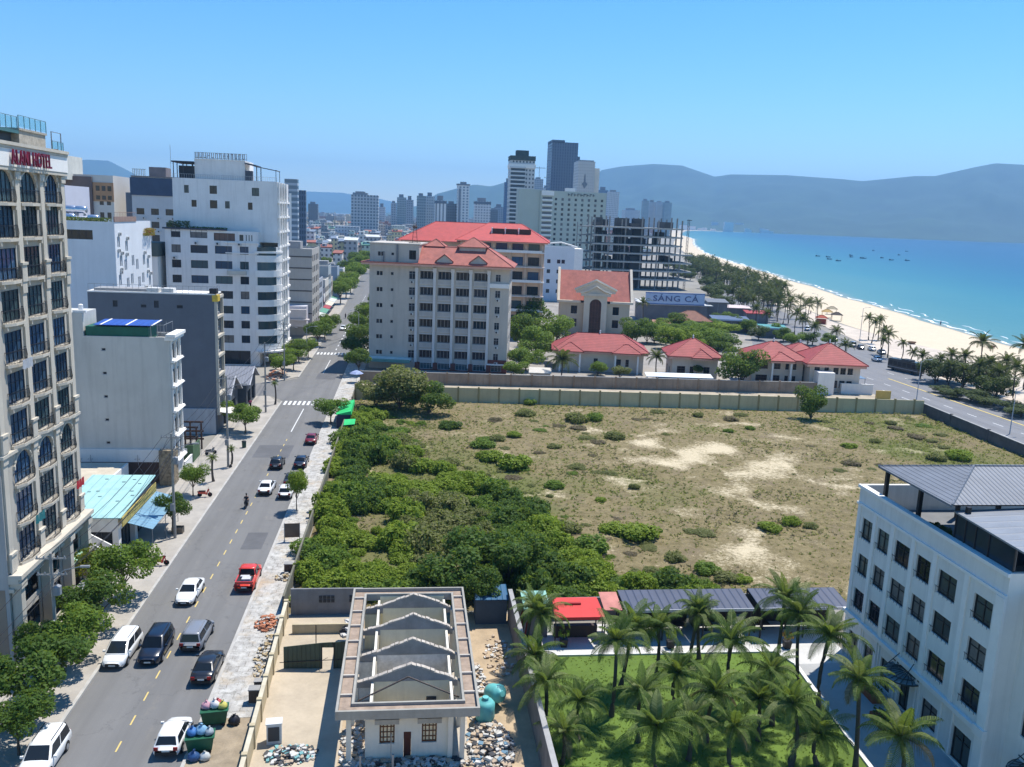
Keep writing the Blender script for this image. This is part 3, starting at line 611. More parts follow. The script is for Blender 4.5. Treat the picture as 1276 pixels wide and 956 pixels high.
# ---------------------------------------------------------------- 2 the grey party wall building
def grey_house():
    gw = M('grey_party_wall', (.54, .53, .49), .9, .1, .25, streak=.35)
    B = Bld('narrow_building', 'narrow building with a wide blank pale grey side wall and green roof shed', 'building', (-11.3, 31.3, 0), 90, 4.8, 13.6, 19.3, gw, ph=.5)
    for i in range(5):
        z = 2.0+3.3*i+1.2
        for k in range(2): B.win('F', .7+1.9*k, z, 1.4, 1.9, darkfr, GL, nx=2, nz=3)
        for y in (12.9, 8.0):   # bathroom vents on the side
            B.win('L', 13.6-y-.35, 4.3+3.05*i+.9, .55, .42, alum, GL, nx=1, nz=1, rec=.12)
    B.done()
    for i in range(5):
        z = 3.2+3.3*i
        c = MB(); c.box(.1, 4.7, -.45, -.003, z-.42, z-.1); c.box(.35, 4.45, -.62, -.45, z-.3, z-.2)
        for x in (.3, 2.35, 4.4): c.box(x-.14, x+.14, -.2, -.004, z-.1, z+2.7)
        B.part('window_surround', c, whitet)
    c = MB(); c.box(-.15, 4.95, -.55, .6, 18.9, 19.25); c.box(-.25, 5.05, -.75, .4, 19.31, 19.7); B.part('cornice', c, whitet)
    c = MB(); c.box(0, 4.8, 10.4, 13.6, 19.301, 22.2); B.part('roof_room', c, gw)
    c = MB(); c.box(.2, 3.8, 2.6, 10.2, 18.9, 20.5); sh = B.part('roof_shed', c, M('green_sheet', (.012, .11, .075), .6, .15, .8))
    c = MB(); c.hexa([(.0, 2.0, 20.7), (4.4, 2.0, 20.9), (4.4, 9.2, 20.9), (.0, 9.2, 20.7)], [(.0, 2.0, 20.76), (4.4, 2.0, 20.96), (4.4, 9.2, 20.96), (.0, 9.2, 20.76)]); B.part('shed_roof', c, MRIB('blue_sheet', (.025, .085, .36), 'Y', .9, .7, .5), par=sh)
    c = MB()
    for y in (2.0, 5.1, 8.2): c.hexa([(.0, y, 20.77), (4.4, y, 20.97), (4.4, y+.22, 20.97), (.0, y+.22, 20.77)], [(.0, y, 20.8), (4.4, y, 21.0), (4.4, y+.22, 21.0), (.0, y+.22, 20.8)])
    B.part('roof_batten', c, whitet, par=sh)
    c = MB()
    for y in (.7, 1.5, 2.3):
        for x in (.3, 4.4): c.box(x, x+.06, y, y+.06, 18.9, 20.8)
    c.box(.3, 4.46, .7, .76, 20.8, 20.86); c.box(.3, .36, .77, 2.36, 20.8, 20.86); B.part('roof_frame', c, steel)
    c = MB(); c.box(.1, .5, 10.0, 11.6, 22.21, 22.5); c.lathe([(.3, 0), (.3, .9), (.1, 1.0)], 8, c=(1, 10.9, 22.2)); B.part('roof_clutter', c, whitet)
    # lower storey stands a little proud: white band over brown render
    c = MB(); c.box(-.25, -.003, 1.6, 13.4, 2.9, 4.6); B.part('wall_band', c, M('bright_white_band', (.74, .73, .7), .85, .06, .4, streak=.2))
    c = MB(); c.box(-.24, -.004, 1.6, 13.4, .0, 2.895); B.part('lower_wall', c, M('brown_wall', (.085, .052, .042), .85, .15, .5, streak=.2))
    c = MB(); c.box(-1.2, .9, -.3, 1.55, .0, 4.7); B.part('stone_pillar', c, M('rubble_stone', (.26, .21, .14), .95, .6, 2.6, bump=.8))
    w = MB()
    for k in range(4): w.box(-.3, -.245, 12.2+k*.22, 12.26+k*.22, .9, 2.0)
    w.box(-.3, -.245, 12.2, 12.92, .85, .9); w.box(-.3, -.245, 12.2, 12.92, 2.0, 2.05); B.part('window_grille', w, whitet)
    for y in (11.3, 10.0, 4.2):
        w = MB(); w.box(-.55, -.26, y, y+.05, 3.3, 3.35); w.box(-.55, -.26, y+.5, y+.55, 3.3, 3.35); w.path([(-.45, y+.2, 3.9), (-.3, y+.25, 3.2), (-.28, y+.1, 2.2), (-.28, y-.6, 1.2)], [.03]*4, 5); B.part('pipe_bracket', w, steel)
    aircon(B.o, (-.26, 8.6, 1.2), rad(-90))
grey_house()
# ---------------------------------------------------------------- 3 the charcoal wall building
def dark_house():
    dw = M('charcoal_wall', (.135, .147, .17), .85, .1, .3, streak=.15)
    B = Bld('narrow_building', 'narrow building with a dark charcoal side wall and railed roof terrace', 'building', (-11.3, 57.2, 0), 90, 4.6, 18.8, 22.3, dw, ph=.3)
    for y, w, h in ((10.6, .8, .45), (8.7, .7, 1.1), (5.2, .9, .5), (14.8, .7, 1.0)): B.win('L', 18.8-y-w/2, 20.1, w, h, darkfr, GL, nx=1, rec=.12)
    for i in range(6): B.win('F', .6, 3.8+3.1*i, 3.3, 2.3, alum, GLT, nx=3, nz=3)
    B.done()
    c = MB(); c.box(-.05, 4.65, -.1, 18.9, 22.301, 22.5); B.part('coping', c, whitet)
    for i in range(7):
        c = MB(); c.box(.0, 4.6, -.5, -.003, 3.1+3.1*i, 3.5+3.1*i); B.part('balcony', c, M('beige_slab', (.50, .45, .37), .85, .1, .6))
    c = MB(); c.box(-.02, .35, -.42, -.004, 3.5, 22.2); c.box(4.25, 4.62, -.42, -.004, 3.5, 22.2); B.part('pilaster', c, M('beige_slab', (.5, .45, .37)))
    c = MB(); c.box(-.1, 1.6, -.55, .3, 21.3, 22.299); B.part('sign_board', c, M('yellow_sign', (.62, .42, .05), .5, .2, 1.5))
    c = MB(); c.box(-.1, 1.2, -.4, .7, 22.51, 23.3); B.part('roof_box', c, iron)
    r = railing_mb(18.6, 1.1, .9, .02, .025); B.part('roof_railing', r, steel, (.12, 18.7, 22.5), rad(-90))
    r = railing_mb(4.3, 1.1, .9, .02, .025); B.part('roof_railing', r, steel, (.15, .12, 22.5))
    c = MB(); c.box(.5, 3.8, 9, 18, 22.0, 22.9); B.part('roof_room', c, M('grey_roof_room', (.3, .3, .3), .9, .2, .5))
    c = MB()
    for y in (6.2, 8.4): c.box(.4, 2.2, y, y+1.8, 22.01, 23.1)
    B.part('roof_unit', c, acw)
    c = MB(); c.box(-.35, -.003, .2, 9.2, .05, 4.2); B.part('lower_wall', c, M('pale_grey_wall', (.42, .42, .43), .9, .1, .4, streak=.4))
    c = MB(); c.hexa([(.1, -3.0, 3.2), (4.5, -3.0, 3.2), (4.5, -.01, 3.6), (.1, -.01, 3.6)], [(.1, -3.0, 3.28), (4.5, -3.0, 3.28), (4.5, -.01, 3.68), (.1, -.01, 3.68)]); B.part('awning', c, M('cream_awning', (.66, .62, .54), .8, .1, .6))
dark_house()
# ---------------------------------------------------------------- 4 white building with many air conditioners
def white_ac():
    X0, Y0 = -31.4, 75.
    B = Bld('apartment_building', 'white block whose sunlit side is dotted with slim windows and air conditioners', 'building', (X0, Y0, 0), 90, 21, 26, 32.6, M('bluish_white_wall', (.68, .70, .72), .85, .06, .3, streak=.15), ph=.6)
    B.win('L', 26-8.2, 29.5, 4.6, 1.6, darkfr, GL, nx=4, rec=.15)
    for i in range(3):
        z = 24.3-4.6*i
        for y, w in ((16.8, 2.2),): B.win('L', 26-y-w/2, z, w, .7, darkfr, GL, nx=3, rec=.12)
        B.win('L', 26-23.6, z+1.2, 1.2, 2.3, darkfr, GL, nx=1, rec=.12)
    r = random.Random(4)
    for i in range(6):
        z = 28.2-3.3*i
        for k in range(6):
            if i == 0 and k > 1: continue
            x = 1.6+3.3*k+(.5 if (k+i) % 2 else -.4); zz = z-(.7 if k % 2 else 0)-.12*k
            for q in range(2): B.win('F', x+.8*q, zz, .55, 1.9, alum, GLT, nx=1, nz=2, rec=.14)
            if r.random() < .75: aircon(B.o, (x+1.0, -.003, zz+2.05)); aircon(B.o, (x+.3, -.003, zz-.75)) if r.random() < .5 else None
    B.done(rec=.14)
    c = MB(); c.box(13.5, 21.01, -.3, 5, 29.6, 32.61); 
    for p in ((14, -.2), (17, 0.4), (19.5, -.1)): pass
    c = MB(); c.box(0, 12, -.1, .1, 32.61, 33.5)
    for k in range(14): c.box(k*.85, k*.85+.06, -.12, -.1, 33.5, 34.2)
    c.box(0, 12, -.13, -.08, 34.2, 34.26); B.part('roof_railing', c, M('brown_rail', (.30, .20, .16), .7, .2, 1.))
    for k, (x, y) in enumerate(((2, 4), (5, 9), (2.4, 14), (6, 16))):
        water_tank((X0-y, Y0+x, 32.05), 'steel roof tank on the white block, among planters and railings', 'tanks on the roof of the white block')
white_ac()
def parapet_plants(label, cen, wx, wy, n, seed, cols=((.06, .11, .03), (.10, .15, .04), (.16, .18, .06)), h=.9):
    r = random.Random(seed); b = MB()
    for _ in range(n):
        p = Vector((cen[0]+r.uniform(-wx, wx), cen[1]+r.uniform(-wy, wy), cen[2]+r.uniform(0, h))); a = Vector((r.gauss(0, 1), r.gauss(0, 1), r.gauss(0, .7))).normalized()*.22; c = a.orthogonal().normalized()*.14
        b.quad(p-a, p+c, p+a, p-c)
    o = obj('potted_plant', b, MLEAF('roof_plant_leaf_%d' % seed, *cols)); return tag(o, label, 'plant')
parapet_plants('pink and yellow flowering creeper on the stepped roof edge of the white block', (-31.2, 93.5, 29.9), .8, 2.6, 420, 3, ((.35, .05, .07), (.40, .30, .05), (.12, .18, .04)), 1.4)
parapet_plants('long green planter row along the roof edge of the white block', (-42, 75.4, 32.6), 10, .4, 700, 5, h=.6)
# ---------------------------------------------------------------- 5 the tall white tower with rounded corner bay
def white_tower():
    X0, Y0 = -35.2, 120.
    wl = M('tower_white', (.74, .725, .70), .85, .08, .25, streak=.32)
    B = Bld('hotel_tower', 'tall white hotel block with a rounded corner bay and roof terrace', 'hotel', (X0, Y0, 0), 0, 20.1, 22, 30.6, wl, ph=.5)
    cols = [(1.3, 2.0), (5.4, 3.7), (10.7, 3.7), (16.1, 1.9)]
    for i in range(8):
        z = 5.3+3.36*i
        for k, (x, w) in enumerate(cols):
            if i == 7 and k > 1: continue
            B.win('F', x, z, w, 1.75, darkfr, rng.choice([GL, GL, GLB, GLT, CURT]), nx=2 if w < 3 else 3, rec=.25)
    B.win('F', 10.5, 28.35, 4.6, 1.7, darkfr, M('brown_pane', (.16, .10, .08), .4), nx=4, rec=.4)
    for x, w in ((16.0, 1.0), (17.4, .35), (18.0, .35), (18.6, .35)): B.win('F', x, 28.4, w, 1.5, whitet, GLT, nx=1, rec=.12)
    B.win('F', 1.5, .3, 16.5, 3.2, darkfr, GL, nx=7, rec=.6)
    B.done(rec=.25)
    c = MB(); c.box(-.4, 13.2, -.5, 1.2, 30.61, 30.95); B.part('roof_eaves', c, M('dark_eaves', (.05, .055, .07), .7, .2, .6))
    c = MB(); c.box(12.95, 20.3, -.3, -.004, 27.9, 28.1); c.box(13, 20.2, -.25, .5, 25.6, 25.85) ; B.part('balcony_edge', c, whitet)
    # rounded bay, one band of glass per floor
    cx, cy, R0 = 20.2, 4.2, 4.4
    def arc(b, r, z0, z1, m=0, a0=-100, a1=8, n=10, cap=True):
        p = [(cx+r*math.cos(rad(a0+(a1-a0)*i/n)), cy+r*math.sin(rad(a0+(a1-a0)*i/n))) for i in range(n+1)]
        b.prism(p+[(cx, cy)], z0, z1, m)
    bay = MB(); arc(bay, R0+.25, 25.86, 26.3); arc(bay, R0, 3.6, 5.0)
    arc(bay, R0-.25, 5.0, 25.85)
    ob = B.part('corner_bay', bay, whitet)
    for i in range(7):
        z = 5.2+3.36*i
        w = MB(); arc(w, R0-.1, z, z+1.85, a0=-94, a1=-34); ow = B.part('window', w, GLT, par=ob, smooth=False)
        if i < 6: w = MB(); arc(w, R0+.12, z+1.85, z+3.355); B.part('bay_band', w, whitet, par=ob)
        w = MB(); arc(w, R0+.02, z, z+1.85, a0=-33.9, a1=8); B.part('bay_pier', w, whitet, par=ob)
    c = MB(); arc(c, R0+.9, 3.2, 3.595); B.part('ground_canopy', c, whitet, par=ob)
    # upper block
    c = MB(); wl2 = wl
    ops = [(2.5, 30.1-.6+9.1, 1.0, 1.7), (4.0, 35.6, 1.1, 1.5), (8.0, 38.6, 1.6, 1.8), (8.0, 35.4, 1.6, 1.8), (11.3, 35.5, 1.0, 1.6), (16.3, 35.4, 1.0, 1.6), (17.2, 38.5, 1.6, 1.8)]
    for (x, z, w, h) in ops: window(B.o, (1.3, 2.6, 0), (1, 0, 0), x, z, w, h, darkfr, rng.choice([GL, GLT]), 2, 1, .2)
    facade(c, (1.3, 2.6, 28.2), (1, 0, 0), 22.8, 13.6, [(x, z-28.2, w, h) for x, z, w, h in ops], .2)
    rops = []
    for i in range(10):
        for k in range(3): rops.append((1.8+3.8*k, 5.0+3.36*i, 2.2, 2.2))
    rops.append((1.5, 38.3, 11.5, 2.4))
    facade(c, (24.1, 2.6, 0), (0, 1, 0), 18, 41.8, rops, .3)
    for (x, z, w, h) in rops: window(B.o, (24.1, 2.6, 0), (0, 1, 0), x, z, w, h, darkfr, rng.choice([GL, GLT, CURT]), 3, 2, .3)
    facade(c, (24.1, 20.6, 0), (-1, 0, 0), 22.8, 41.8); facade(c, (1.3, 20.6, 28.2), (0, -1, 0), 18, 13.6)
    c.box(20.05, 24.1, 8.0, 8.2, 0, 28)
    c.quad((1.3, 2.6, 41.75), (24.1, 2.6, 41.75), (24.1, 20.6, 41.75), (1.3, 20.6, 41.75)); 
    c.box(6, 17, 3.4, 14, 41.76, 46.2); B.part('upper_wall', c, wl)
    for i in range(11):
        f = MB(); f.box(24.101, 24.45, 2.4, 20.6, 3.5+3.36*i, 3.95+3.36*i); B.part('balcony_edge', f, whitet)
    for k in range(4):
        f = MB(); f.box(24.102, 24.55, 2.9+3.8*k+.1, 3.4+3.8*k+.1, 3.9, 41.7); B.part('pilaster', f, whitet)
    t = MB()
    for x in (1.5, 3.6, 5.7):
        for y in (2.8, 6, 11): t.box(x, x+.16, y, y+.16, 41.76, 45.2)
    t.box(1.2, 5.95, 2.5, 12, 45.2, 45.5); B.part('terrace_roof', t, M('terrace_dark', (.035, .04, .05), .6, .2, 1.))
    t = MB(); t.box(2.2, 5.8, 5, 11, 41.77, 44.6); B.part('terrace_room', t, M('terrace_dark', (.035, .04, .05)))
    t = MB(); t.box(17.05, 18.6, 3.0, 4.4, 41.0, 44.0); t.hexa([(17.0, 2.7, 45.5), (19.6, 2.7, 45.0), (19.6, 9, 45.0), (17, 9, 45.5)], [(17.0, 2.7, 45.8), (19.6, 2.7, 45.3), (19.6, 9, 45.3), (17, 9, 45.8)])
    for k in range(9):
        y = 2.9+k*.7; t.tube((18.6, y, 45.15), (23.9, y, 44.3), .07, .07, 4)
    t.box(23.75, 23.9, 2.8, 8.8, 44.2, 44.4)
    for y in (2.9, 8.5): t.box(23.75, 23.87, y, y+.12, 41.76, 44.3); t.box(19.5, 19.7, y, y+.12, 41.76, 45.1)
    B.part('pergola', t, M('pergola_metal', (.07, .08, .10), .5, .2, 1.))
    t = railing_mb(22.6, 1.0, .5, .02, .025); B.part('roof_railing', t, M('pale_metal', (.4, .42, .43), .5), (1.4, 2.65, 41.76))
    # big rooftop letters seen from behind, on their rack
    t = MB(); t.box(6.2, 17.4, 3.1, 3.2, 46.3, 46.4); t.box(6.2, 17.4, 3.1, 3.2, 47.5, 47.58)
    for k in range(15): x = 6.2+.8*k; t.box(x, x+.07, 3.0, 3.3, 46.2, 47.6)
    rk = B.part('sign_rack', t, steel)
    t = MB(); r = random.Random(2)
    for k in range(13):
        x = 6.35+.84*k; t.box(x, x+.17, 3.22, 3.3, 46.41, 47.5); t.box(x+.42, x+.58, 3.22, 3.3, 46.41, 47.5)
        zz = r.choice((46.42, 46.85, 47.3)); t.box(x+.171, x+.419, 3.22, 3.3, zz, zz+.16)
    B.part('letters', t, M('sign_back', (.36, .37, .38), .6, .15, 1.), par=rk)
    for k in range(4): aircon(B.o, (2.0+4.7*k, -.003, 27.4 if k else 24.0), 0)
    # window cleaning cradle hanging on the front
    cr = thing('cleaning_cradle', 'pale hanging cradle with workers halfway up the white hotel tower', 'cradle', (X0+13.4, Y0-.75, 20.9))
    t = MB(); t.box(0, 4.2, -.35, .3, 0, .08); t.box(0, 4.2, -.38, -.34, .08, .9); t.box(0, .06, -.34, .3, .08, .9); t.box(4.14, 4.2, -.34, .3, .08, .9); obj('platform', t, M('cradle_metal', (.5, .48, .42), .6), cr)
    t = MB(); t.tube((.2, 0, .9), (.2, .3, 9), .02, n=4); t.tube((4.0, 0, .9), (4.0, .3, 9), .02, n=4); obj('rope', t, steel, cr)
white_tower()
parapet_plants('grey green shrubs in planters on the low roof of the white hotel tower', (-32.4, 120.6, 30.8), 2.4, .9, 420, 8, ((.09, .11, .06), (.14, .16, .09), (.2, .2, .14)), 1.6)
parapet_plants('trailing plants along the terrace of the white hotel tower', (-26, 121.4, 30.7), 4, .5, 260, 9, h=.5)
# ---------------------------------------------------------------- 6 beige striped block past the tower
def beige():
    B = Bld('apartment_building', 'plain beige block with dark horizontal joints beside the white hotel tower', 'building', (-19.5, 172, 0), 0, 10.6, 20, 24.9, M('beige_wall', (.42, .40, .36), .88, .08, .3, streak=.3), ph=.6)
    for i in range(7):
        for k in range(4): B.win('R', 1.5+4.5*k, 2+3.2*i, 2.2, 1.9, darkfr, None, nx=2)
    B.done()
    for i in range(7):
        c = MB(); c.box(0, 10.6, -.06, -.003, 3.0+3.25*i, 3.35+3.25*i); B.part('joint', c, M('dark_joint', (.09, .085, .08), .9, .2, 1.))
    c = MB(); c.box(3, 9.5, -5, -.1, 3.2, 9.0); B.part('annex', c, M('lilac_annex', (.50, .49, .52), .9, .1, .4))
    c = MB(); c.box(3.2, 9.6, -6.2, -5.01, 5.6, 8.2); c.box(2.6, 10.4, -7, -5, 5.2, 5.5); B.part('balcony', c, M('pink_balcony', (.55, .50, .47), .9, .1, .5))
    c = MB(); c.box(1, 7, 3, 9, 24.31, 26.8); B.part('roof_room', c, M('grey_roof_room', (.3, .3, .3)))
    water_tank((-13.5, 178, 24.3), 'shiny steel tank on the roof of the beige striped block', None)
beige()
# ---------------------------------------------------------------- 7 low shops and houses along the street
def teal_shop():
    o = thing('shop', 'low shop with a pale teal sheet roof and blue street awning', 'shop', (-16.2, 5.2, 0), 0)
    w = MB(); facade(w, (0, 0, 0), (1, 0, 0), 6.2, 4.6, [(.5, .2, 2.0, 2.9), (3.2, .2, 2.4, 2.9)], .4); facade(w, (6.2, 0, 0), (0, 1, 0), 11.5, 4.6, [(.8, .1, 4.4, 3.0), (6, .1, 4.6, 3.0)], .6)
    facade(w, (6.2, 11.5, 0), (-1, 0, 0), 6.2, 5.2); facade(w, (0, 11.5, 0), (0, -1, 0), 11.5, 4.9); obj('wall', w, white, o)
    for x, ww in ((.5, 2.0), (3.2, 2.4)): window(o, (0, 0, 0), (1, 0, 0), x, .2, ww, 2.9, darkfr, GL, 2, 2, .4)
    for x, ww in ((.8, 4.4), (6, 4.6)): window(o, (6.2, 0, 0), (0, 1, 0), x, .1, ww, 3.0, darkfr, GL, 4, 1, .6)
    r = MB(); r.hexa([(-.3, -.4, 4.65), (6.6, -.4, 4.65), (6.6, 12, 5.35), (-.3, 12, 5.35)], [(-.3, -.4, 4.75), (6.6, -.4, 4.75), (6.6, 12, 5.45), (-.3, 12, 5.45)]); obj('roof', r, MRIB('teal_sheet', (.33, .55, .53), 'X', 1.05, .78, .55, .1), o)
    r = MB()
    for k in range(14): x, y = rng.uniform(.5, 6), rng.uniform(.5, 11); z = 4.76+.7*(y+.4)/12.4; r.box(x, x+.35, y, y+.2, z, z+.05)
    obj('roof_patch', r, M('patch_grey', (.2, .3, .3), .8), o)
    r = MB(); r.box(6.62, 6.72, -.2, 11.6, 3.7, 4.7); obj('sign_board', r, M('yellow_board', (.46, .36, .10), .6, .35, 2.), o)
    r = MB(); r.hexa([(6.75, 1.2, 3.6), (9.2, 1.2, 2.9), (9.2, 11.5, 2.9), (6.75, 11.5, 3.6)], [(6.75, 1.2, 3.66), (9.2, 1.2, 2.96), (9.2, 11.5, 2.96), (6.75, 11.5, 3.66)]); aw = obj('awning', r, MRIB('blue_awning', (.16, .30, .40), 'Y', .8, .8, .5), o)
    r = MB()
    for y in (1.4, 6.2, 11.2): r.tube((9.1, y, .13), (9.1, y, 2.9), .04, n=5)
    obj('awning_post', r, steel, aw)
    o = thing('lean_to', 'small lean-to with a mint green sheet roof beside the cream hotel', 'lean-to', (-16.2, -1.6, 0), 0)
    r = MB(); r.hexa([(.0, -3.4, 3.5), (5.4, -3.4, 3.5), (5.4, 1.6, 4.1), (0, 1.6, 4.1)], [(.0, -3.4, 3.58), (5.4, -3.4, 3.58), (5.4, 1.6, 4.18), (0, 1.6, 4.18)]); obj('roof', r, MRIB('mint_sheet', (.36, .58, .44), 'X', 1.2, .75, .55), o)
    r = MB()
    for x in (.2, 5.2):
        for y in (-3.2, 1.4): r.box(x-.08, x+.08, y-.08, y+.08, 0, 3.5)
    r.box(.1, 5.3, 1.41, 1.56, 0, 3.9); r.box(5.15, 5.3, -3.1, 1.3, 0, 1.1); obj('wall', r, white, o)
    # white diagonal stair wall between
    o = thing('stair', 'white walled outside stair between the cream hotel and the teal roofed shop', 'stair', (-16.4, 2.1, 0))
    r = MB(); r.ext([(0, 0), (6.3, 0), (6.3, 2.2), (1.2, 5.2), (0, 5.2)], 0, .18); r.ext([(0, 0), (6.3, 0), (6.3, 2.2), (1.2, 5.2), (0, 5.2)], 1.6, 1.78); obj('side_panel', r, white, o)
    r = MB()
    for k in range(12): r.box(.5+.42*k, .92+.42*k, .181, 1.599, 0.02, 4.3-.3*k)
    obj('steps', r, concrete, o)
    # roof terrace behind the shop
    o = thing('low_building', 'flat pale roofed annexe behind the teal roofed shop', 'building', (-24, 2, 0)); r = MB(); r.box(0, 7.7, 0, 27, 0, 3.4); obj('wall', r, white, o)
    r = MB(); r.box(.2, 7.5, .2, 26.8, 3.401, 3.45); obj('roof', r, M('sand_roof', (.56, .49, .38), .95, .2, .4, fine=.3), o)
teal_shop()
def gable_house():
    bl = MRIB('slate_sheet', (.20, .21, .24), 'X', .5, .75, .6, .1)
    for (x0, x1, y0, y1, ze, zr, lab, nm) in ((-26, -11.4, 64.2, 74.5, 4.2, 7.2, 'low house with a slate grey gable roof facing the street', 'gabled_house'), (-26, -10.2, 76.2, 85.5, 4.6, 6.9, 'second low house with a grey roof behind the slate gabled one, at the street corner', 'gabled_house')):
        o = thing(nm, lab, 'house', (x0, y0, 0)); W, D = x1-x0, y1-y0
        w = MB(); facade(w, (0, 0, 0), (1, 0, 0), W, ze); facade(w, (0, D, 0), (0, -1, 0), D, ze); facade(w, (W, D, 0), (-1, 0, 0), W, ze)
        facade(w, (W, 0, 0), (0, 1, 0), D, ze, [(1, .2, 3, 2.7), (5.2, .2, 3, 2.7)], .4); w.tri((W, 0, ze), (W, D, ze), (W, D/2, zr)); obj('wall', w, M('dark_render', (.1, .105, .115), .85, .2, .5), o)
        for x in (1, 5.2): window(o, (W, 0, 0), (0, 1, 0), x, .2, 3, 2.7, darkfr, GL, 3, 1, .4)
        r = MB()
        for ya, yb in ((-.5, D/2), (D+.5, D/2)):
            za = ze-.25; q = [(-.3, ya, za), (W+.7, ya, za), (W+.7, yb, zr), (-.3, yb, zr)]
            if ya > yb: q = [q[1], q[0], q[3], q[2]]
            r.hexa([(a, b_, c-.12) for a, b_, c in q], q)
        obj('roof', r, bl, o)
        r = MB()
        for ya in (-.5, D+.5): r.tube((W+.72, ya, ze-.25), (W+.72, D/2, zr), .12, .12, 4)
        obj('verge_board', r, M('pale_board', (.5, .5, .52)), o)
    # timber frame kiosk and green hoarding in the gap between the narrow buildings
    o = thing('timber_frame', 'dark brown timber frame stand in the gap between the two narrow buildings', 'frame', (-17, 45, 0)); t = MB()
    for x in (0, 1.8, 3.6, 5.2):
        for y in (0, 3): t.box(x, x+.22, y, y+.22, 0, 4.2)
    for z in (1.4, 2.6, 4.0):
        t.box(-.2, 5.6, -.09, -.001, z, z+.25); t.box(-.2, 5.6, 3.23, 3.4, z, z+.25)
    obj('beam', t, brown_fr, o)
    o = thing('hoarding', 'green painted hoarding with a white notice, beside the narrow grey walled building', 'hoarding', (-17.5, 40.5, 0)); t = MB(); t.box(0, 6.4, 0, .15, 0, 2.6); t.box(6.25, 6.4, .151, 4, 0, 2.5); obj('panel', t, M('hoarding_green', (.07, .13, .06), .8, .2, .6, streak=.2), o)
    t = MB(); t.box(3.6, 5.6, -.04, -.002, 1.5, 2.2); obj('notice', t, whitet, o)
    o = thing('side_wall', 'low pale wall edging the forecourt beside the green hoarding', 'wall', (-11.4, 36.5, 0)); t = MB(); t.box(0, .18, 0, 4.0, 0, 1.3); t.box(-.05, .23, 0, 4.0, 1.3, 1.4); obj('wall', t, white, o)
gable_house()
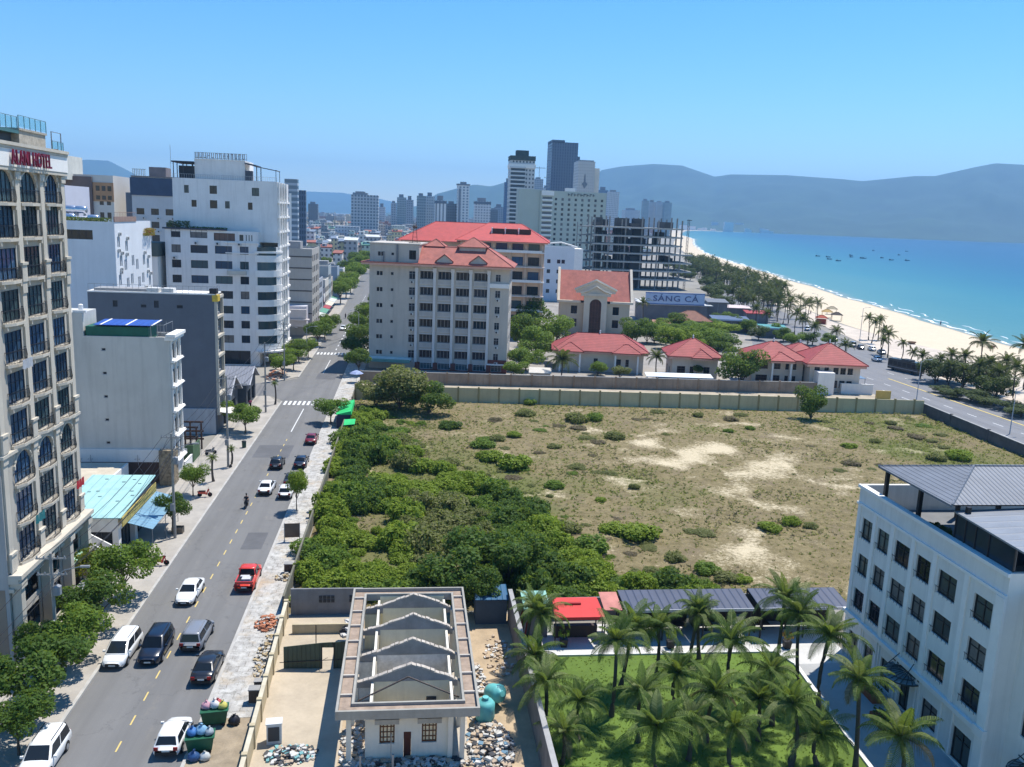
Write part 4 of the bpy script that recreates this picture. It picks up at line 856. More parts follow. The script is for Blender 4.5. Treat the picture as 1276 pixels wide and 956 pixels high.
# ---------------------------------------------------------------- 8 tan block with red roof across the lot
ROT = -9
def tan_block():
    tw = M('tan_wall', (.50, .455, .39), .88, .09, .25, streak=.35)
    B = Bld('apartment_building', 'tan eight storey block with pale pilasters and a red tiled roof', 'building', (9.7, 120.8, 0), ROT, 32.4, 15, 24.2, tw, ph=.05)
    Z = [22.2, 18.5, 14.8, 11.1, 7.5, 3.8]
    for z in Z:
        for k in range(2): B.win('F', 1.7+.75*k, z-.45, .62, .95, darkfr, GL, nx=1, rec=.15)
        B.win('F', 5.0, z-.3, .6, .65, darkfr, GL, nx=1, rec=.15)
        B.win('F', 9.2, z-1.1, 1.5, 1.9, alum, GL, nx=2, nz=2, rec=.15)
        if rng.random() < .8: aircon(B.o, (10.0, -.003, z-2.0))
        for k in range(4):
            x = 11.75+4.17*k; B.win('F', x, z-.95, 3.35, 1.95, M('mullion_grey', (.24, .22, .205), .6), rng.choice((GL, GL, M('deep_pane', (.02, .016, .016), .3))), nx=4, nz=1, rec=.45, t=.17)
        B.win('F', 29.2, z-.9, 1.2, 1.7, alum, GL, nx=2, nz=2, rec=.12)
        if z < 22: aircon(B.o, (29.9, -.003, z-1.75))
    for k in range(4): B.win('F', 12.1+4.17*k, .3, 3.0, 1.6, alum, GLT, nx=4, nz=2, rec=.2)
    B.win('F', 28.8, .3, 2.4, 1.5, alum, GLT, nx=3, nz=2, rec=.2)
    for z in Z: 
        for k in range(3): B.win('R', 1.5+4.3*k, z-.9, 1.8, 1.7, alum, GL, nx=2)
    B.done(rec=.3)
    for z in Z:   # scalloped balcony aprons under each group of panes
        for k in range(4):
            x = 11.75+4.17*k; a = MB(); n = 12
            for q in range(n): a.box(x+.1+q*.27, x+.24+q*.27, -.16, -.06, z-1.95, z-1.05)
            a.box(x, x+3.35, -.2, -.004, z-1.05, z-.96); a.box(x, x+3.35, -.14, -.003, z-2.05, z-1.951); B.part('balustrade', a, M('grey_apron', (.60, .58, .55), .85, .1, .5))
            a = MB(); a.add([(x-.02, -.12, z+1.02)]+[(x+3.37*i/8, -.12, z+1.02-.28*math.sin(math.pi*i/8)) for i in range(1, 8)]+[(x+3.37, -.12, z+1.02), (x+3.37, -.12, z+1.2), (x-.02, -.12, z+1.2)], [tuple(range(11))]) if False else a.box(x, x+3.35, -.13, -.005, z+1.0, z+1.18)
            B.part('lintel', a, M('grey_apron', (.44, .42, .39)))
    for k in range(5):
        p = MB(); x = 11.0+4.17*k; p.box(x-.3, x+.3, -.42, -.003, .9, 23.6); p.box(x-.42, x+.42, -.5, -.002, 22.9, 23.9); B.part('pilaster', p, M('pale_pilaster', (.62, .60, .57), .85, .07, .4, streak=.15))
    p = MB(); p.box(27.9, 32.35, -.5, -.002, 19.9, 20.9); p.box(27.9, 32.35, -.45, -.002, 1.9, 2.2); B.part('string_course', p, whitet)
    p = MB(); p.box(11.0, 32.5, -.12, -.0, 0, .3); p.box(27.9, 32.5, -.13, -.004, .31, 1.89) if False else None
    p.box(27.9, 32.42, -.15, -.002, 1.901, 3.1)
    for x0, x1 in ((10.9, 12.05), (15.15, 16.2), (19.3, 20.4), (23.5, 24.5), (27.7, 28.75), (31.25, 32.5)): p.box(x0, x1, -.5, -.003, .301, 1.9)
    B.part('brick_base', p, M('dark_red_brick', (.17, .055, .04), .9, .2, 2.))
    c = MB(); c.box(-1.6, 33.4, -1.5, 16, 24.2, 24.65); B.part('eaves', c, fasc)
    c = MB(); c.box(-1.75, 33.55, -1.65, 16.1, 24.65, 24.85); B.part('gutter', c, redtile2)
    tb = MB(); ops = [(1.9, 26.2, .62, .95), (2.65, 26.2, .62, .95), (5.0, 26.4, .6, .6), (9.1, 25.6, 1.6, 2.1)]
    for x, z, w, h in ops: window(B.o, (0, .3, 0), (1, 0, 0), x, z, w, h, darkfr, GL, 1 if w < 1 else 2, 1, .15)
    facade(tb, (0, .3, 24.86), (1, 0, 0), 11.4, 4.1, [(x, z-24.86, w, h) for x, z, w, h in ops], .15); facade(tb, (11.4, .3, 24.86), (0, 1, 0), 13, 4.1); facade(tb, (0, 13.3, 24.86), (0, -1, 0), 13, 4.1); facade(tb, (11.4, 13.3, 24.86), (-1, 0, 0), 11.4, 4.1)
    tb.quad((0, .3, 28.9), (11.4, .3, 28.9), (11.4, 13.3, 28.9), (0, 13.3, 28.9)); tb.box(-.2, 11.6, .1, 13.5, 28.96, 29.2); rr = B.part('stair_tower', tb, tw)
    t = MB(); t.box(3.1, 3.35, .05, .28, 24.86, 27.2); t.box(6.2, 6.6, .05, .28, 24.86, 28.9); B.part('downpipe', t, M('pipe_grey', (.2, .2, .2)), par=rr)
    r = MB(); x0, x1, y0, y1, z0 = 11.5, 33.2, -1.3, 15.5, 24.87
    rpoly(r, [(x0, y0, z0), (x1, y0, z0), (27, 5, 28.6), (x0, 5, 28.6)]); rpoly(r, [(x1, y0, z0), (x1, y1, z0), (27, 10, 28.6), (27, 5, 28.6)]); rpoly(r, [(x1, y1, z0), (x0, y1, z0), (x0, 10, 28.6), (27, 10, 28.6)]); rpoly(r, [(x0, 5, 28.6), (27, 5, 28.6), (27, 10, 28.6), (x0, 10, 28.6)])
    for p, q in (((x1, y0, z0), (27, 5, 28.6)), ((27, 10, 28.6), (x1, y1, z0)), ((x0, 5, 28.6), (27, 5, 28.6)), ((x0, y0, z0), (x0, 5, 28.6))): r.tube(p, q, .14, .14, 5)
    rf = B.part('roof', r, redtile2)
    r = MB(); roof_hip(r, 11.9, 16.9, 4.6, 9.5, 28.7, 1.6, th=.15); roof_hip(r, 19.8, 26.9, 3.4, 10, 28.9, 2.0, th=.15); B.part('roof_turret', r, redtile2, par=rf)
    r = MB(); r.box(12.3, 16.5, 5, 9.2, 27.8, 28.6); r.box(20.3, 26.4, 3.9, 9.6, 27.5, 28.75); B.part('turret_wall', r, tw, par=rf)
    for xc in (17.4, 25.2):
        d = MB(); d.ext([(xc-1.8, 25.2), (xc+1.8, 25.2), (xc+1.8, 25.55), (xc, 26.9), (xc-1.8, 25.55)], -.6, 1.9); dm = B.part('dormer', d, tw, par=rf)
        d = MB(); d.path([(xc-2.1, -.75, 25.5), (xc, -.75, 27.1), (xc+2.1, -.75, 25.5)], [.14]*3, 4); d.hexa([(xc-2.1, -.8, 25.5), (xc-2.1, 2.6, 25.5), (xc, 2.6, 27.1), (xc, -.8, 27.1)][::-1], [(xc-2.1, -.8, 25.62), (xc-2.1, 2.6, 25.62), (xc, 2.6, 27.22), (xc, -.8, 27.22)][::-1]); d.hexa([(xc, -.8, 27.1), (xc, 2.6, 27.1), (xc+2.1, 2.6, 25.5), (xc+2.1, -.8, 25.5)][::-1], [(xc, -.8, 27.22), (xc, 2.6, 27.22), (xc+2.1, 2.6, 25.62), (xc+2.1, -.8, 25.62)][::-1]); B.part('dormer_roof', d, redtile2, par=rf)
    c = MB(); c.hexa([(-.9, -3.2, 2.35), (10.2, -3.2, 2.35), (10.2, -.01, 2.7), (-.9, -.01, 2.7)], [(-.9, -3.2, 2.45), (10.2, -3.2, 2.45), (10.2, -.01, 2.8), (-.9, -.01, 2.8)]); B.part('canopy', c, M('white_green_sheet', (.60, .68, .63), .6, .1, .6))
    c = MB(); c.box(-.9, 10.2, -3.25, -3.2, 2.0, 2.75); B.part('canopy_edge', c, M('teal_edge', (.12, .30, .27), .6))
    # pylon and dish mast on the roof
    m = thing('roof_mast', 'lattice aerial mast on the roof of the tan block', 'mast', (20.0, 124.5, 28.96)); t = MB()
    for x, y in ((-.6, -.6), (.6, -.6), (.6, .6), (-.6, .6)): t.tube((x, y, 0), (x*.35, y*.35, 5.2), .06, .05, 4)
    for k in range(5): z = .6+k; s = .6-.08*k; t.box(-s, s, -s-.03, -s+.03, z, z+.06); t.box(-s, s, s-.03, s+.03, z, z+.06)
    t.box(-1.4, 1.4, -.9, .9, .0, .35); t.lathe([(.1, 0), (.5, .1), (.6, .5), (.3, .7)], 8, c=(0, 0, 3.6)); obj('frame', t, M('rusty_mast', (.09, .06, .05), .8), m)
tan_block()
def peach_hotel():
    pw = M('peach_wall', (.60, .44, .32), .88, .07, .25, streak=.15)
    B = Bld('hotel', 'peach hotel with balconies and a bright red hipped roof behind the tan block', 'hotel', (34, 182, 0), ROT, 25.4, 24, 28.4, pw, ph=.05)
    for i in range(6):
        z = 4.2+4.4*i
        for k in range(5):
            x = 1.0+4.9*k; B.win('F', x, z, 3.4, 2.6, darkfr, rng.choice([GL, GLB, GLT]), nx=3, rec=.5)
        for k in range(4): B.win('R', 2+5.5*k, z, 2, 2.2, darkfr, None, nx=2)
    B.done(rec=.5)
    for i in range(6):
        z = 3.4+4.4*i
        b = MB(); b.box(-.2, 25.8, -1.3, -.003, z+.2, z+.55); b.box(.3, 24.8, -1.3, -1.22, z+.551, z+1.0) if i % 2 else None; B.part('balcony', b, whitet if i % 2 else M('pinkish_slab', (.66, .55, .48), .85, .1, .6))
    for k in range(6):
        b = MB(); x = .3+4.9*k; b.box(x-.3, x+.3, -.6, -.004, 3.95, 28.1); B.part('pilaster', b, pw)
    w = MB(); facade(w, (-18, 6, 0), (1, 0, 0), 18, 27.6); facade(w, (-18, 24, 0), (0, -1, 0), 18, 27.6); facade(w, (0, 24, 0), (-1, 0, 0), 18, 27.6); B.part('rear_wing', w, pw)
    r = MB(); c = MB(); c.box(-19, .5, 5, 25, 27.61, 28.0); c.box(-1, 26.5, -1.5, 25.2, 28.41, 28.85); B.part('eaves', c, fasc)
    bright = MRIB('bright_red_tile', (.48, .065, .055), 'Y', .6, .75, .65, .15, sharp=4)
    roof_hip(r, -20, 20, 4.5, 25.5, 28.01, 5.8, th=.1); roof_hip(r, -1.4, 27, -1.9, 25.4, 28.86, 5.2, ridge=9, th=.1); rf = B.part('roof', r, bright)
    for k in range(3):
        d = MB(); d.box(9.3+4.1*k, 12.9+4.1*k, 3.9, 6, 31.0, 32.5); B.part('dormer', d, brown_fr, par=rf)
        d = MB(); d.box(9.0+4.1*k, 9.29+4.1*k, 3.7, 6, 30.7, 32.8); B.part('dormer_post', d, whitet, par=rf)
peach_hotel()
def church():
    cw = M('church_wall', (.55, .47, .36), .88, .08, .3, streak=.2)
    B = Bld('hall', 'cream church-like hall with a red gable roof, pediment and tall dark centre window', 'hall', (67, 191.4, 0), ROT, 22.4, 24, 10.0, cw, ph=.05)
    for z in (2.2, 6.4):
        for x in (3.6, 17.0): B.win('F', x, z, 2.0, 2.6, brown_fr, GL, nx=2, nz=2, sill=whitet)
        for k in range(4): B.win('L', 2.5+5.4*k, z, 1.6, 2.2, brown_fr, GL, nx=2, nz=2)
    B.done()
    p = MB(); facade(p, (7.6, -1.6, 0), (1, 0, 0), 7.4, 12.4, [(1.9, .1, 3.7, 11.3)], .5); p.box(7.6, 7.61, -1.6, 0, 0, 12.4); p.box(14.99, 15.0, -1.6, 0, 0, 12.4); B.part('porch', p, M('pale_church', (.66, .58, .46), .85, .07, .4, streak=.15))
    window(B.o, (7.6, -1.6, 0), (1, 0, 0), 1.9, .1, 3.7, 11.3, M('red_brown_frame', (.10, .03, .022), .6), M('red_brown_pane', (.06, .028, .024), .25, .3, 1.), 4, 6, .5, .12)
    a = MB(); cx, zc = 11.35, 9.6
    for sg in (-1, 1):
        pl = [(cx+sg*1.87, 11.45)]+[(cx+sg*1.87*math.cos(math.pi/2*k/8), zc+1.8*math.sin(math.pi/2*k/8)) for k in range(9)]
        a.ext(pl if sg > 0 else pl[::-1], -1.66, -1.2)
    B.part('window_arch', a, M('pale_church', (.66, .58, .46)))
    p = MB(); p.box(6.6, 16.0, -2.4, .2, 12.41, 13.2); p.ext([(6.9, 13.2), (15.7, 13.2), (11.3, 15.3)], -1.9, 1.0); p.path([(6.4, -2.3, 13.3), (8.7, -2.3, 14.1), (11.3, -2.3, 15.6), (13.9, -2.3, 14.1), (16.2, -2.3, 13.3)], [.35]*5, 5)
    p.path([(4.5, -.6, 14.2), (8.2, -.6, 15.9), (11.3, -.6, 17.4), (14.4, -.6, 15.9), (18, -.6, 14.2)], [.45]*5, 5); p.ext([(5, 13.21), (17.6, 13.21), (17.6, 14.1), (11.3, 17.1), (5, 14.1)], -.5, .9); B.part('pediment', p, M('pale_church', (.66, .58, .46)))
    c = MB(); c.box(-.9, 6.59, -.9, 1, 10.01, 10.7); c.box(16.01, 23.4, -.9, 1, 10.01, 10.7); c.box(-.9, -.2, 1.01, 24.6, 10.01, 10.7); c.box(22.6, 23.4, 1.01, 24.6, 10.01, 10.7); B.part('cornice', c, M('pale_church', (.66, .58, .46)))
    r = MB(); rpoly(r, [(-.7, -.7, 10.75), (11.3, -.7, 15.0), (11.3, 12, 19.6), (-.7, 12, 19.6)][::1]) if False else None
    rpoly(r, [(-.4, .2, 10.72), (23, .2, 10.72), (23, 9.5, 19.8), (-.4, 9.5, 19.8)]); rpoly(r, [(23, 18.5, 10.72), (-.4, 18.5, 10.72), (-.4, 9.5, 19.8), (23, 9.5, 19.8)]); B.part('roof', r, redtile2)
    for x in (-.9, 22.6): g_ = MB(); g_.add([(x, -.3, 10.7), (x+.8, -.3, 10.7), (x+.8, 19.2, 10.7), (x, 19.2, 10.7), (x, 8.9, 20.6), (x+.8, 8.9, 20.6), (x+.8, 10.1, 20.6), (x, 10.1, 20.6)], [(0, 1, 5, 4), (2, 3, 7, 6), (4, 5, 6, 7), (0, 4, 7, 3), (1, 2, 6, 5)]); B.part('gable_wall', g_, M('pale_church', (.66, .58, .46)))
church()
def villa(label, loc, W, D, ze, h, style, rz=ROT):
    vw = M('villa_wall', (.60, .52, .43), .88, .07, .4, streak=.18)
    B = Bld('villa', label, 'villa', loc, rz, W, D, ze, vw, group='red roofed villas along the lot wall', ph=.02)
    n = 2 if ze > 5.8 else 1
    ops = {0: [(1.2, 1.6), (9, 1.0), (W-7.0, 1.6), (W-4.3, .8)], 1: [(1.2, 1.9), (4.2, .9), (7.4, 1.4)], 2: [(1.0, 2.6), (5.0, 1.5), (7.6, .8), (9.3, .8)], 3: [(1.0, 1.2), (W-8, 1.0), (W-6, 1.2), (W-4.4, 1.2), (W-2.8, 1.2)]}[style]
    for i in range(n):
        for x, w in ops:
            if x+w < W-.2: B.win('F', x, .9+3.2*i if n > 1 else 1.5, w, 1.8, M('villa_frame', (.10, .085, .08), .6), GL, nx=2, nz=3, sill=whitet)
        for k in range(2): B.win('L', 1.5+3.6*k, .9+3.2*i, 1.3, 1.6, M('villa_frame', (.1, .085, .08)), GL, nx=2); B.win('R', 1.5+3.6*k, .9+3.2*i, 1.3, 1.6, M('villa_frame', (.1, .085, .08)), GL, nx=2)
    B.done()
    c = MB(); c.box(-1.0, W+1.0, -1.0, D+1, ze-.55, ze+.0); c.box(-1.0, 0, -1.2, -.999, ze-.5, ze) ; B.part('fascia', c, fasc)
    r = MB(); roof_hip(r, -1.3, W+1.3, -1.3, D+1.3, ze+.2, h, th=.19); rf = B.part('roof', r, redtile)
    if style in (0, 1, 2):    # small front hips over the bays
        for xc, w in ({0: [(3.2, 6.6), (W-4.2, 7.2)], 1: [(W*.62, 5)], 2: [(W*.55, 6)]}[style]):
            r = MB(); roof_hip(r, xc-w/2, xc+w/2, -2.2, 4.0, ze+.1, h*.48, th=.18); B.part('front_hip', r, redtile, par=rf)
            r = MB(); r.box(xc-w/2+.3, xc+w/2-.3, -1.95, -1.001, ze-.5, ze-.09); B.part('hip_fascia', r, fasc, par=rf)
            if style == 0 or style == 2:
                q = MB(); q.box(xc-w/2+.7, xc-w/2+1.1, -1.7, -1.3, 0, ze-.5); q.box(xc+w/2-1.1, xc+w/2-.7, -1.7, -1.3, 0, ze-.5); B.part('column', q, whitet)
    else:
        q = MB(); q.box(1.0, 4.6, -3.4, -.003, 0, 4.9); B.part('annex', q, M('white_plaster', (.74, .73, .7)))
    q = MB(); q.lathe([(.25, 0), (.1, .35), (.2, .55), (.02, .9)], 6, c=((W)/2, D/2, ze+h+.2)); B.part('finial', q, whitet)
    return B
villa('wide single storey villa with a long red roof and a recessed dark porch', (54.6, 121.9, 0), 21, 10, 5.0, 3.6, 0)
villa('small square villa with a pyramid red roof next to the round dark tree', (80.4, 111.9, 0), 10.6, 10, 5.6, 3.6, 1)
villa('two storey villa with a tall white window strip, just beyond the round dark tree', (97.4, 105.8, 0), 11.6, 10.5, 6.3, 3.4, 2)
villa('deep red roofed villa with a white annexe beside the coast road', (108.8, 100.4, 0), 11.2, 11, 6.3, 4.0, 3)
q = villa('small orange roofed house tucked behind the two eastern villas', (112.5, 119, 0), 6, 6, 5.8, 2.2, 3)
def porch_wall():
    o = thing('villa_gate', 'white villa gate wall with blue glass roof at the coast road corner', 'gate', (117.5, 97.8, 0), rad(ROT)); t = MB(); t.box(-2, 5, 0, .25, 0, 2.2); t.box(-2.1, 5.1, -.05, .3, 2.2, 2.35); t.box(-2, -1.75, .26, 5, 0, 2.2); obj('wall', t, white, o)
    t = MB(); t.box(-1, 4, 2, 6, 3.2, 3.3); obj('roof', t, M('blue_grey_glass', (.18, .22, .28), .2), o); t = MB(); t.box(-.9, -.8, 2.1, 2.2, 0, 3.2); t.box(3.8, 3.9, 2.1, 2.2, 0, 3.2); t.box(3.8, 3.9, 5.8, 5.9, 0, 3.2); t.box(-.9, -.8, 5.8, 5.9, 0, 3.2); obj('post', t, steel, o)
    o = thing('villa_gate', 'yellow ochre gate pier wall between the lot corner and the coast road', 'wall', (120.4, 92.0, 0), rad(ROT)); t = MB(); t.box(0, 3.2, 0, .3, 0, 2.0); obj('wall', t, M('ochre_wall', (.52, .36, .10), .88, .15, .5), o)
    o = thing('shelter', 'long white sheet shelter roof behind the old wall, below the small square villa', 'shelter', (71.5, 101.5, 0), rad(-5)); t = MB(); t.hexa([(0, 0, 2.5), (15, 0, 2.5), (15, 3, 2.9), (0, 3, 2.9)], [(0, 0, 2.6), (15, 0, 2.6), (15, 3, 3.0), (0, 3, 3.0)]); obj('roof', t, M('white_sheet', (.70, .73, .72), .5, .08, .8), o)
    t = MB()
    for x in (.2, 5, 10, 14.8): t.box(x-.05, x+.05, .1, .2, 0, 2.5)
    obj('post', t, steel, o)
    o = thing('shelter', 'small pale roof shed between the tan block and the wide villa', 'shelter', (45.5, 104.5, 0), rad(ROT)); t = MB(); t.hexa([(0, 0, 2.3), (5, 0, 2.3), (5, 4, 2.9), (0, 4, 2.9)], [(0, 0, 2.4), (5, 0, 2.4), (5, 4, 3.0), (0, 4, 3.0)]); obj('roof', t, M('beige_sheet', (.55, .5, .42), .6, .15, .8), o); t = MB(); t.box(.2, 4.8, .3, 3.8, 0, 2.35); obj('wall', t, cream, o)
porch_wall()
# ---------------------------------------------------------------- 9 blocks beyond
def green_hotel():
    gw = M('celadon_wall', (.46, .49, .42), .88, .05, .08, streak=.06)
    B = Bld('hotel_tower', 'pale green slab hotel with regular small windows and a rooftop name in dark letters', 'hotel', (116.5, 580, 0), 0, 51, 18, 57, gw, ph=.6)
    for i in range(13):
        z = 5+3.75*i
        for k in range(8): B.win('F', 11.0+5.1*k, z, 1.8, 1.9, darkfr, rng.choice([GL, GL, GLT, CURT]), nx=1, rec=.3, hole=True)
    B.done(rec=.3)
    s = MB(); s.box(-16.5, -.01, 1.5, 17, 0, 57.6); B.part('side_wing', s, M('celadon_side', (.44, .47, .40), .88, .05, .08))
    for i in range(13):
        z = 4.4+3.75*i; b = MB(); b.box(1.2, 9.2, -1.4, -.003, z, z+1.15); B.part('balcony', b, whitet)
        b = MB(); b.box(1.6, 8.8, -.06, -.004, z+1.5, z+3.0); B.part('balcony_glass', b, CURT)
    b = MB(); b.box(.6, 10, -1.6, -.005, 53.4, 56.6); b.box(20, 27, 3, 10, 57.0, 59.6); B.part('roof_block', b, whitet)
    b = MB(); x = 21.
    for k in range(9): w = 1.9 if 3 <= k <= 5 else 1.5; b.box(x, x+w*.28, -.4, -.005, 53.6, 55.6); b.box(x+w*.28+.001, x+w, -.4, -.005, 55.1 if k % 2 else 54.3, 55.6 if k % 2 else 54.8); x += 2.4
    B.part('letters', b, M('dark_letters', (.07, .075, .075), .6))
green_hotel()
def small_white():
    B = Bld('office_building', 'low white building with a curved roof edge before the pale green slab hotel', 'building', (77.2, 300, 0), -4, 14.2, 12, 24, M('cool_white_wall', (.62, .65, .68), .85, .05, .2, streak=.1), ph=.3)
    for i in range(4):
        for x in (2.2, 6.6, 8.6): B.win('F', x, 3.5+4.4*i, 1.5, 1.7, darkfr, GL, nx=1, rec=.2)
        for k in range(2): B.win('R', 2+5*k, 3.5+4.4*i, 1.6, 1.7, darkfr, GL, nx=1)
    B.done(); c = MB(); c.path([(-.6, -.3, 24.2), (4, -.3, 25.6), (8, -.3, 26), (12, -.3, 25), (15.5, -.3, 24)], [.35]*5, 6); c.box(14.2, 18, 0, 12, 0, 23.4); B.part('roof_edge', c, whitet)
small_white()
def skeleton():
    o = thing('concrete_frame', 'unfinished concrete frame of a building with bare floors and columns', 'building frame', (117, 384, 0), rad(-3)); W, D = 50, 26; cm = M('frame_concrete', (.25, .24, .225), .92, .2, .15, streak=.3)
    for i in range(7):
        z = 5.0+4.6*i; s = MB(); x1 = W+6 if i < 4 else W
        s.prism([(0, 0), (14, -1.2), (30, -1.6), (44, -1.0), (x1, .6), (x1, D), (0, D)], z, z+.8); obj('floor_slab', s, M('slab_concrete', (.40, .385, .35), .92, .2, .15, streak=.2), o)
    for i, x in enumerate((1, 9, 18, 27, 36, 43, 49)):
        for j, y in enumerate((.6, 12, 25)):
            c = MB(); top = 36.5+rng.uniform(.5, 2.6); c.box(x-.36, x+.36, y-.36, y+.36, 0, top); obj('column', c, cm, o)
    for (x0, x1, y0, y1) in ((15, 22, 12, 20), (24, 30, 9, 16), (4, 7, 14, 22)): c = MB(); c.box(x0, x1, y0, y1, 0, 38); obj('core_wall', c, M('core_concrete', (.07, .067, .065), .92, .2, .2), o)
    for k in range(5):
        c = MB(); c.box(2+3*k, 2.1+3*k, -2.2, -2.1, 0, 30); obj('scaffold_pole', c, steel, o)
    for i in range(7):
        z = 5+4.6*i
        c = MB(); c.box(-6, -.2, 2, 20, z, z+.4); obj('floor_slab', c, cm, o)
        for q in range(4):
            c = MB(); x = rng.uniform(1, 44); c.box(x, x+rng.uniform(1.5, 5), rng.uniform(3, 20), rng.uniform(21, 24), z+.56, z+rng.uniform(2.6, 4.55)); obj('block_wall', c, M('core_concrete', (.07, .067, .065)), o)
    c = MB(); c.box(-6, -5.6, 2, 2.4, 0, 35); c.box(-.7, -.3, 2, 2.4, 0, 36); c.box(-6, -5.6, 19.6, 20, 0, 35); obj('column', c, cm, o)
    o = thing('lattice_mast', 'dark lattice mast rising at the sea end of the concrete frame', 'mast', (169.5, 383, 0)); c = MB()
    for x, y in ((0, 0), (.9, 0), (.9, .9), (0, .9)): c.tube((x, y, 0), (x, y, 38.6), .07, n=4)
    for k in range(19): c.tube((0, 0, 2*k), (.9, 0, 2*k+2), .05, n=3); c.tube((.9, .9, 2*k), (0, .9, 2*k+2), .05, n=3)
    c.box(-.6, 2.2, .3, .6, 38.0, 38.3); obj('frame', c, iron, o)
skeleton()
def sang_ca():
    o = thing('restaurant', 'low restaurant under a long blue billboard reading SÁNG CÁ', 'restaurant', (104, 225, 0), rad(-3)); w = MB(); w.box(0, 24, .8, 14, 0, 6.6); obj('wall', w, M('dim_wall', (.16, .16, .17), .9, .2, .3), o)
    w = MB(); w.box(-.5, 26, .5, 15, 6.61, 6.9); obj('roof', w, M('pale_metal_roof', (.5, .5, .48), .7, .2, .3), o)
    w = MB(); w.box(.5, 22.4, 0, .35, 6.91, 11.2); bb = obj('billboard', w, M('billboard_blue', (.44, .54, .70), .6, .12, .4), o)
    w = MB(); w.box(.4, 22.5, -.05, .4, 6.905, 7.25); w.box(.4, 22.5, -.05, .4, 10.9, 11.25); obj('billboard_frame', w, M('frame_blue', (.10, .18, .40), .6), bb)
    inst('letters', text_mesh('SÁNG CÁ', 2.9, .06, M('dark_blue_letter', (.10, .13, .26), .5), .03), bb, (11.6, -.12, 9.0), 0, (1.25, 1, 1), rot=(rad(90), 0, 0))
    for k in range(5):
        w = MB(); x = .8+5.2*k; w.box(x, x+.15, .36, .8, 6.91, 11); obj('billboard_post', w, steel, bb)
    o = thing('shade_roof', 'long flat white canopy roof behind the blue billboard', 'canopy', (106, 240, 0), rad(-3)); w = MB(); w.box(0, 20, 0, 8, 6.5, 6.8); obj('roof', w, whitet, o); w = MB()
    for x in (.5, 10, 19.5): w.box(x-.1, x+.1, .2, .4, 0, 6.5); w.box(x-.1, x+.1, 7.6, 7.8, 0, 6.5)
    obj('post', w, steel, o)
    o = thing('house', 'brown hip roofed bungalow below the blue billboard', 'house', (108.6, 199.5, 0), rad(-9)); w = MB(); facade(w, (0, 0, 0), (1, 0, 0), 10.6, 4, [(1, .8, 2, 1.9), (4.2, .8, 2, 1.9), (7.4, .8, 2, 1.9)], .2); facade(w, (10.6, 0, 0), (0, 1, 0), 8, 4); facade(w, (0, 8, 0), (0, -1, 0), 8, 4); obj('wall', w, M('blue_grey_wall', (.34, .36, .40), .9, .1, .4), o)
    for x in (1, 4.2, 7.4): window(o, (0, 0, 0), (1, 0, 0), x, .8, 2, 1.9, darkfr, GL, 2, 1, .2)
    w = MB(); roof_hip(w, -1.4, 12, -1.5, 9.5, 4.2, 3.0); obj('roof', w, M('brown_tile', (.27, .13, .09), .85, .2, .7, fine=.3), o)
    for lab, loc, W, D, z, col, c2 in (('small brown roofed hut by the palms near the hip roofed bungalow', (99.5, 196, 0), 6, 5, 3.2, (.27, .13, .09), None), ('blue edged flat restaurant terrace roof beside the hip roofed bungalow', (122.5, 203, 0), 13, 8, 4.2, (.08, .12, .20), (.5, .56, .66)), ('teal roofed stall beside the coast road trees', (134.5, 190, 0), 9, 6, 3.2, (.07, .26, .27), (.5, .6, .6)), ('red roofed beach stall among the palms', (146, 232, 0), 9, 7, 3.6, (.30, .035, .04), None), ('dark grey flat roofed block past the end of the blue billboard', (129, 228, 0), 8, 9, 7.8, (.14, .15, .17), None), ('pale green flat roof behind the dark grey block', (128, 243, 0), 14, 9, 6.2, (.42, .50, .36), None), ('pink white beach stall roof under palms', (141, 246, 0), 12, 6, 4.2, (.62, .50, .47), None)):
        o = thing('stall', lab, 'stall', loc, rad(-9)); w = MB(); w.box(.4, W-.4, .6, D-.4, 0, z-.02); obj('wall', w, M('dim_wall', (.16, .16, .17)), o); w = MB(); w.hexa([(0, 0, z), (W, 0, z), (W, D, z+.6), (0, D, z+.6)], [(0, 0, z+.2), (W, 0, z+.2), (W, D, z+.8), (0, D, z+.8)]); obj('roof', w, M('stall_'+lab.split()[0]+lab.split()[2], col, .7, .15, .4), o)
        if c2: w = MB(); w.box(0, W, -.06, -.003, z-.15, z+.35); obj('roof_edge', w, M('stall_edge_'+lab[:4], c2, .6), o)
        w = MB()
        for x in (.1, W/2, W-.2): w.box(x, x+.1, .05, .15, 0, z)
        obj('post', w, steel, o)
sang_ca()
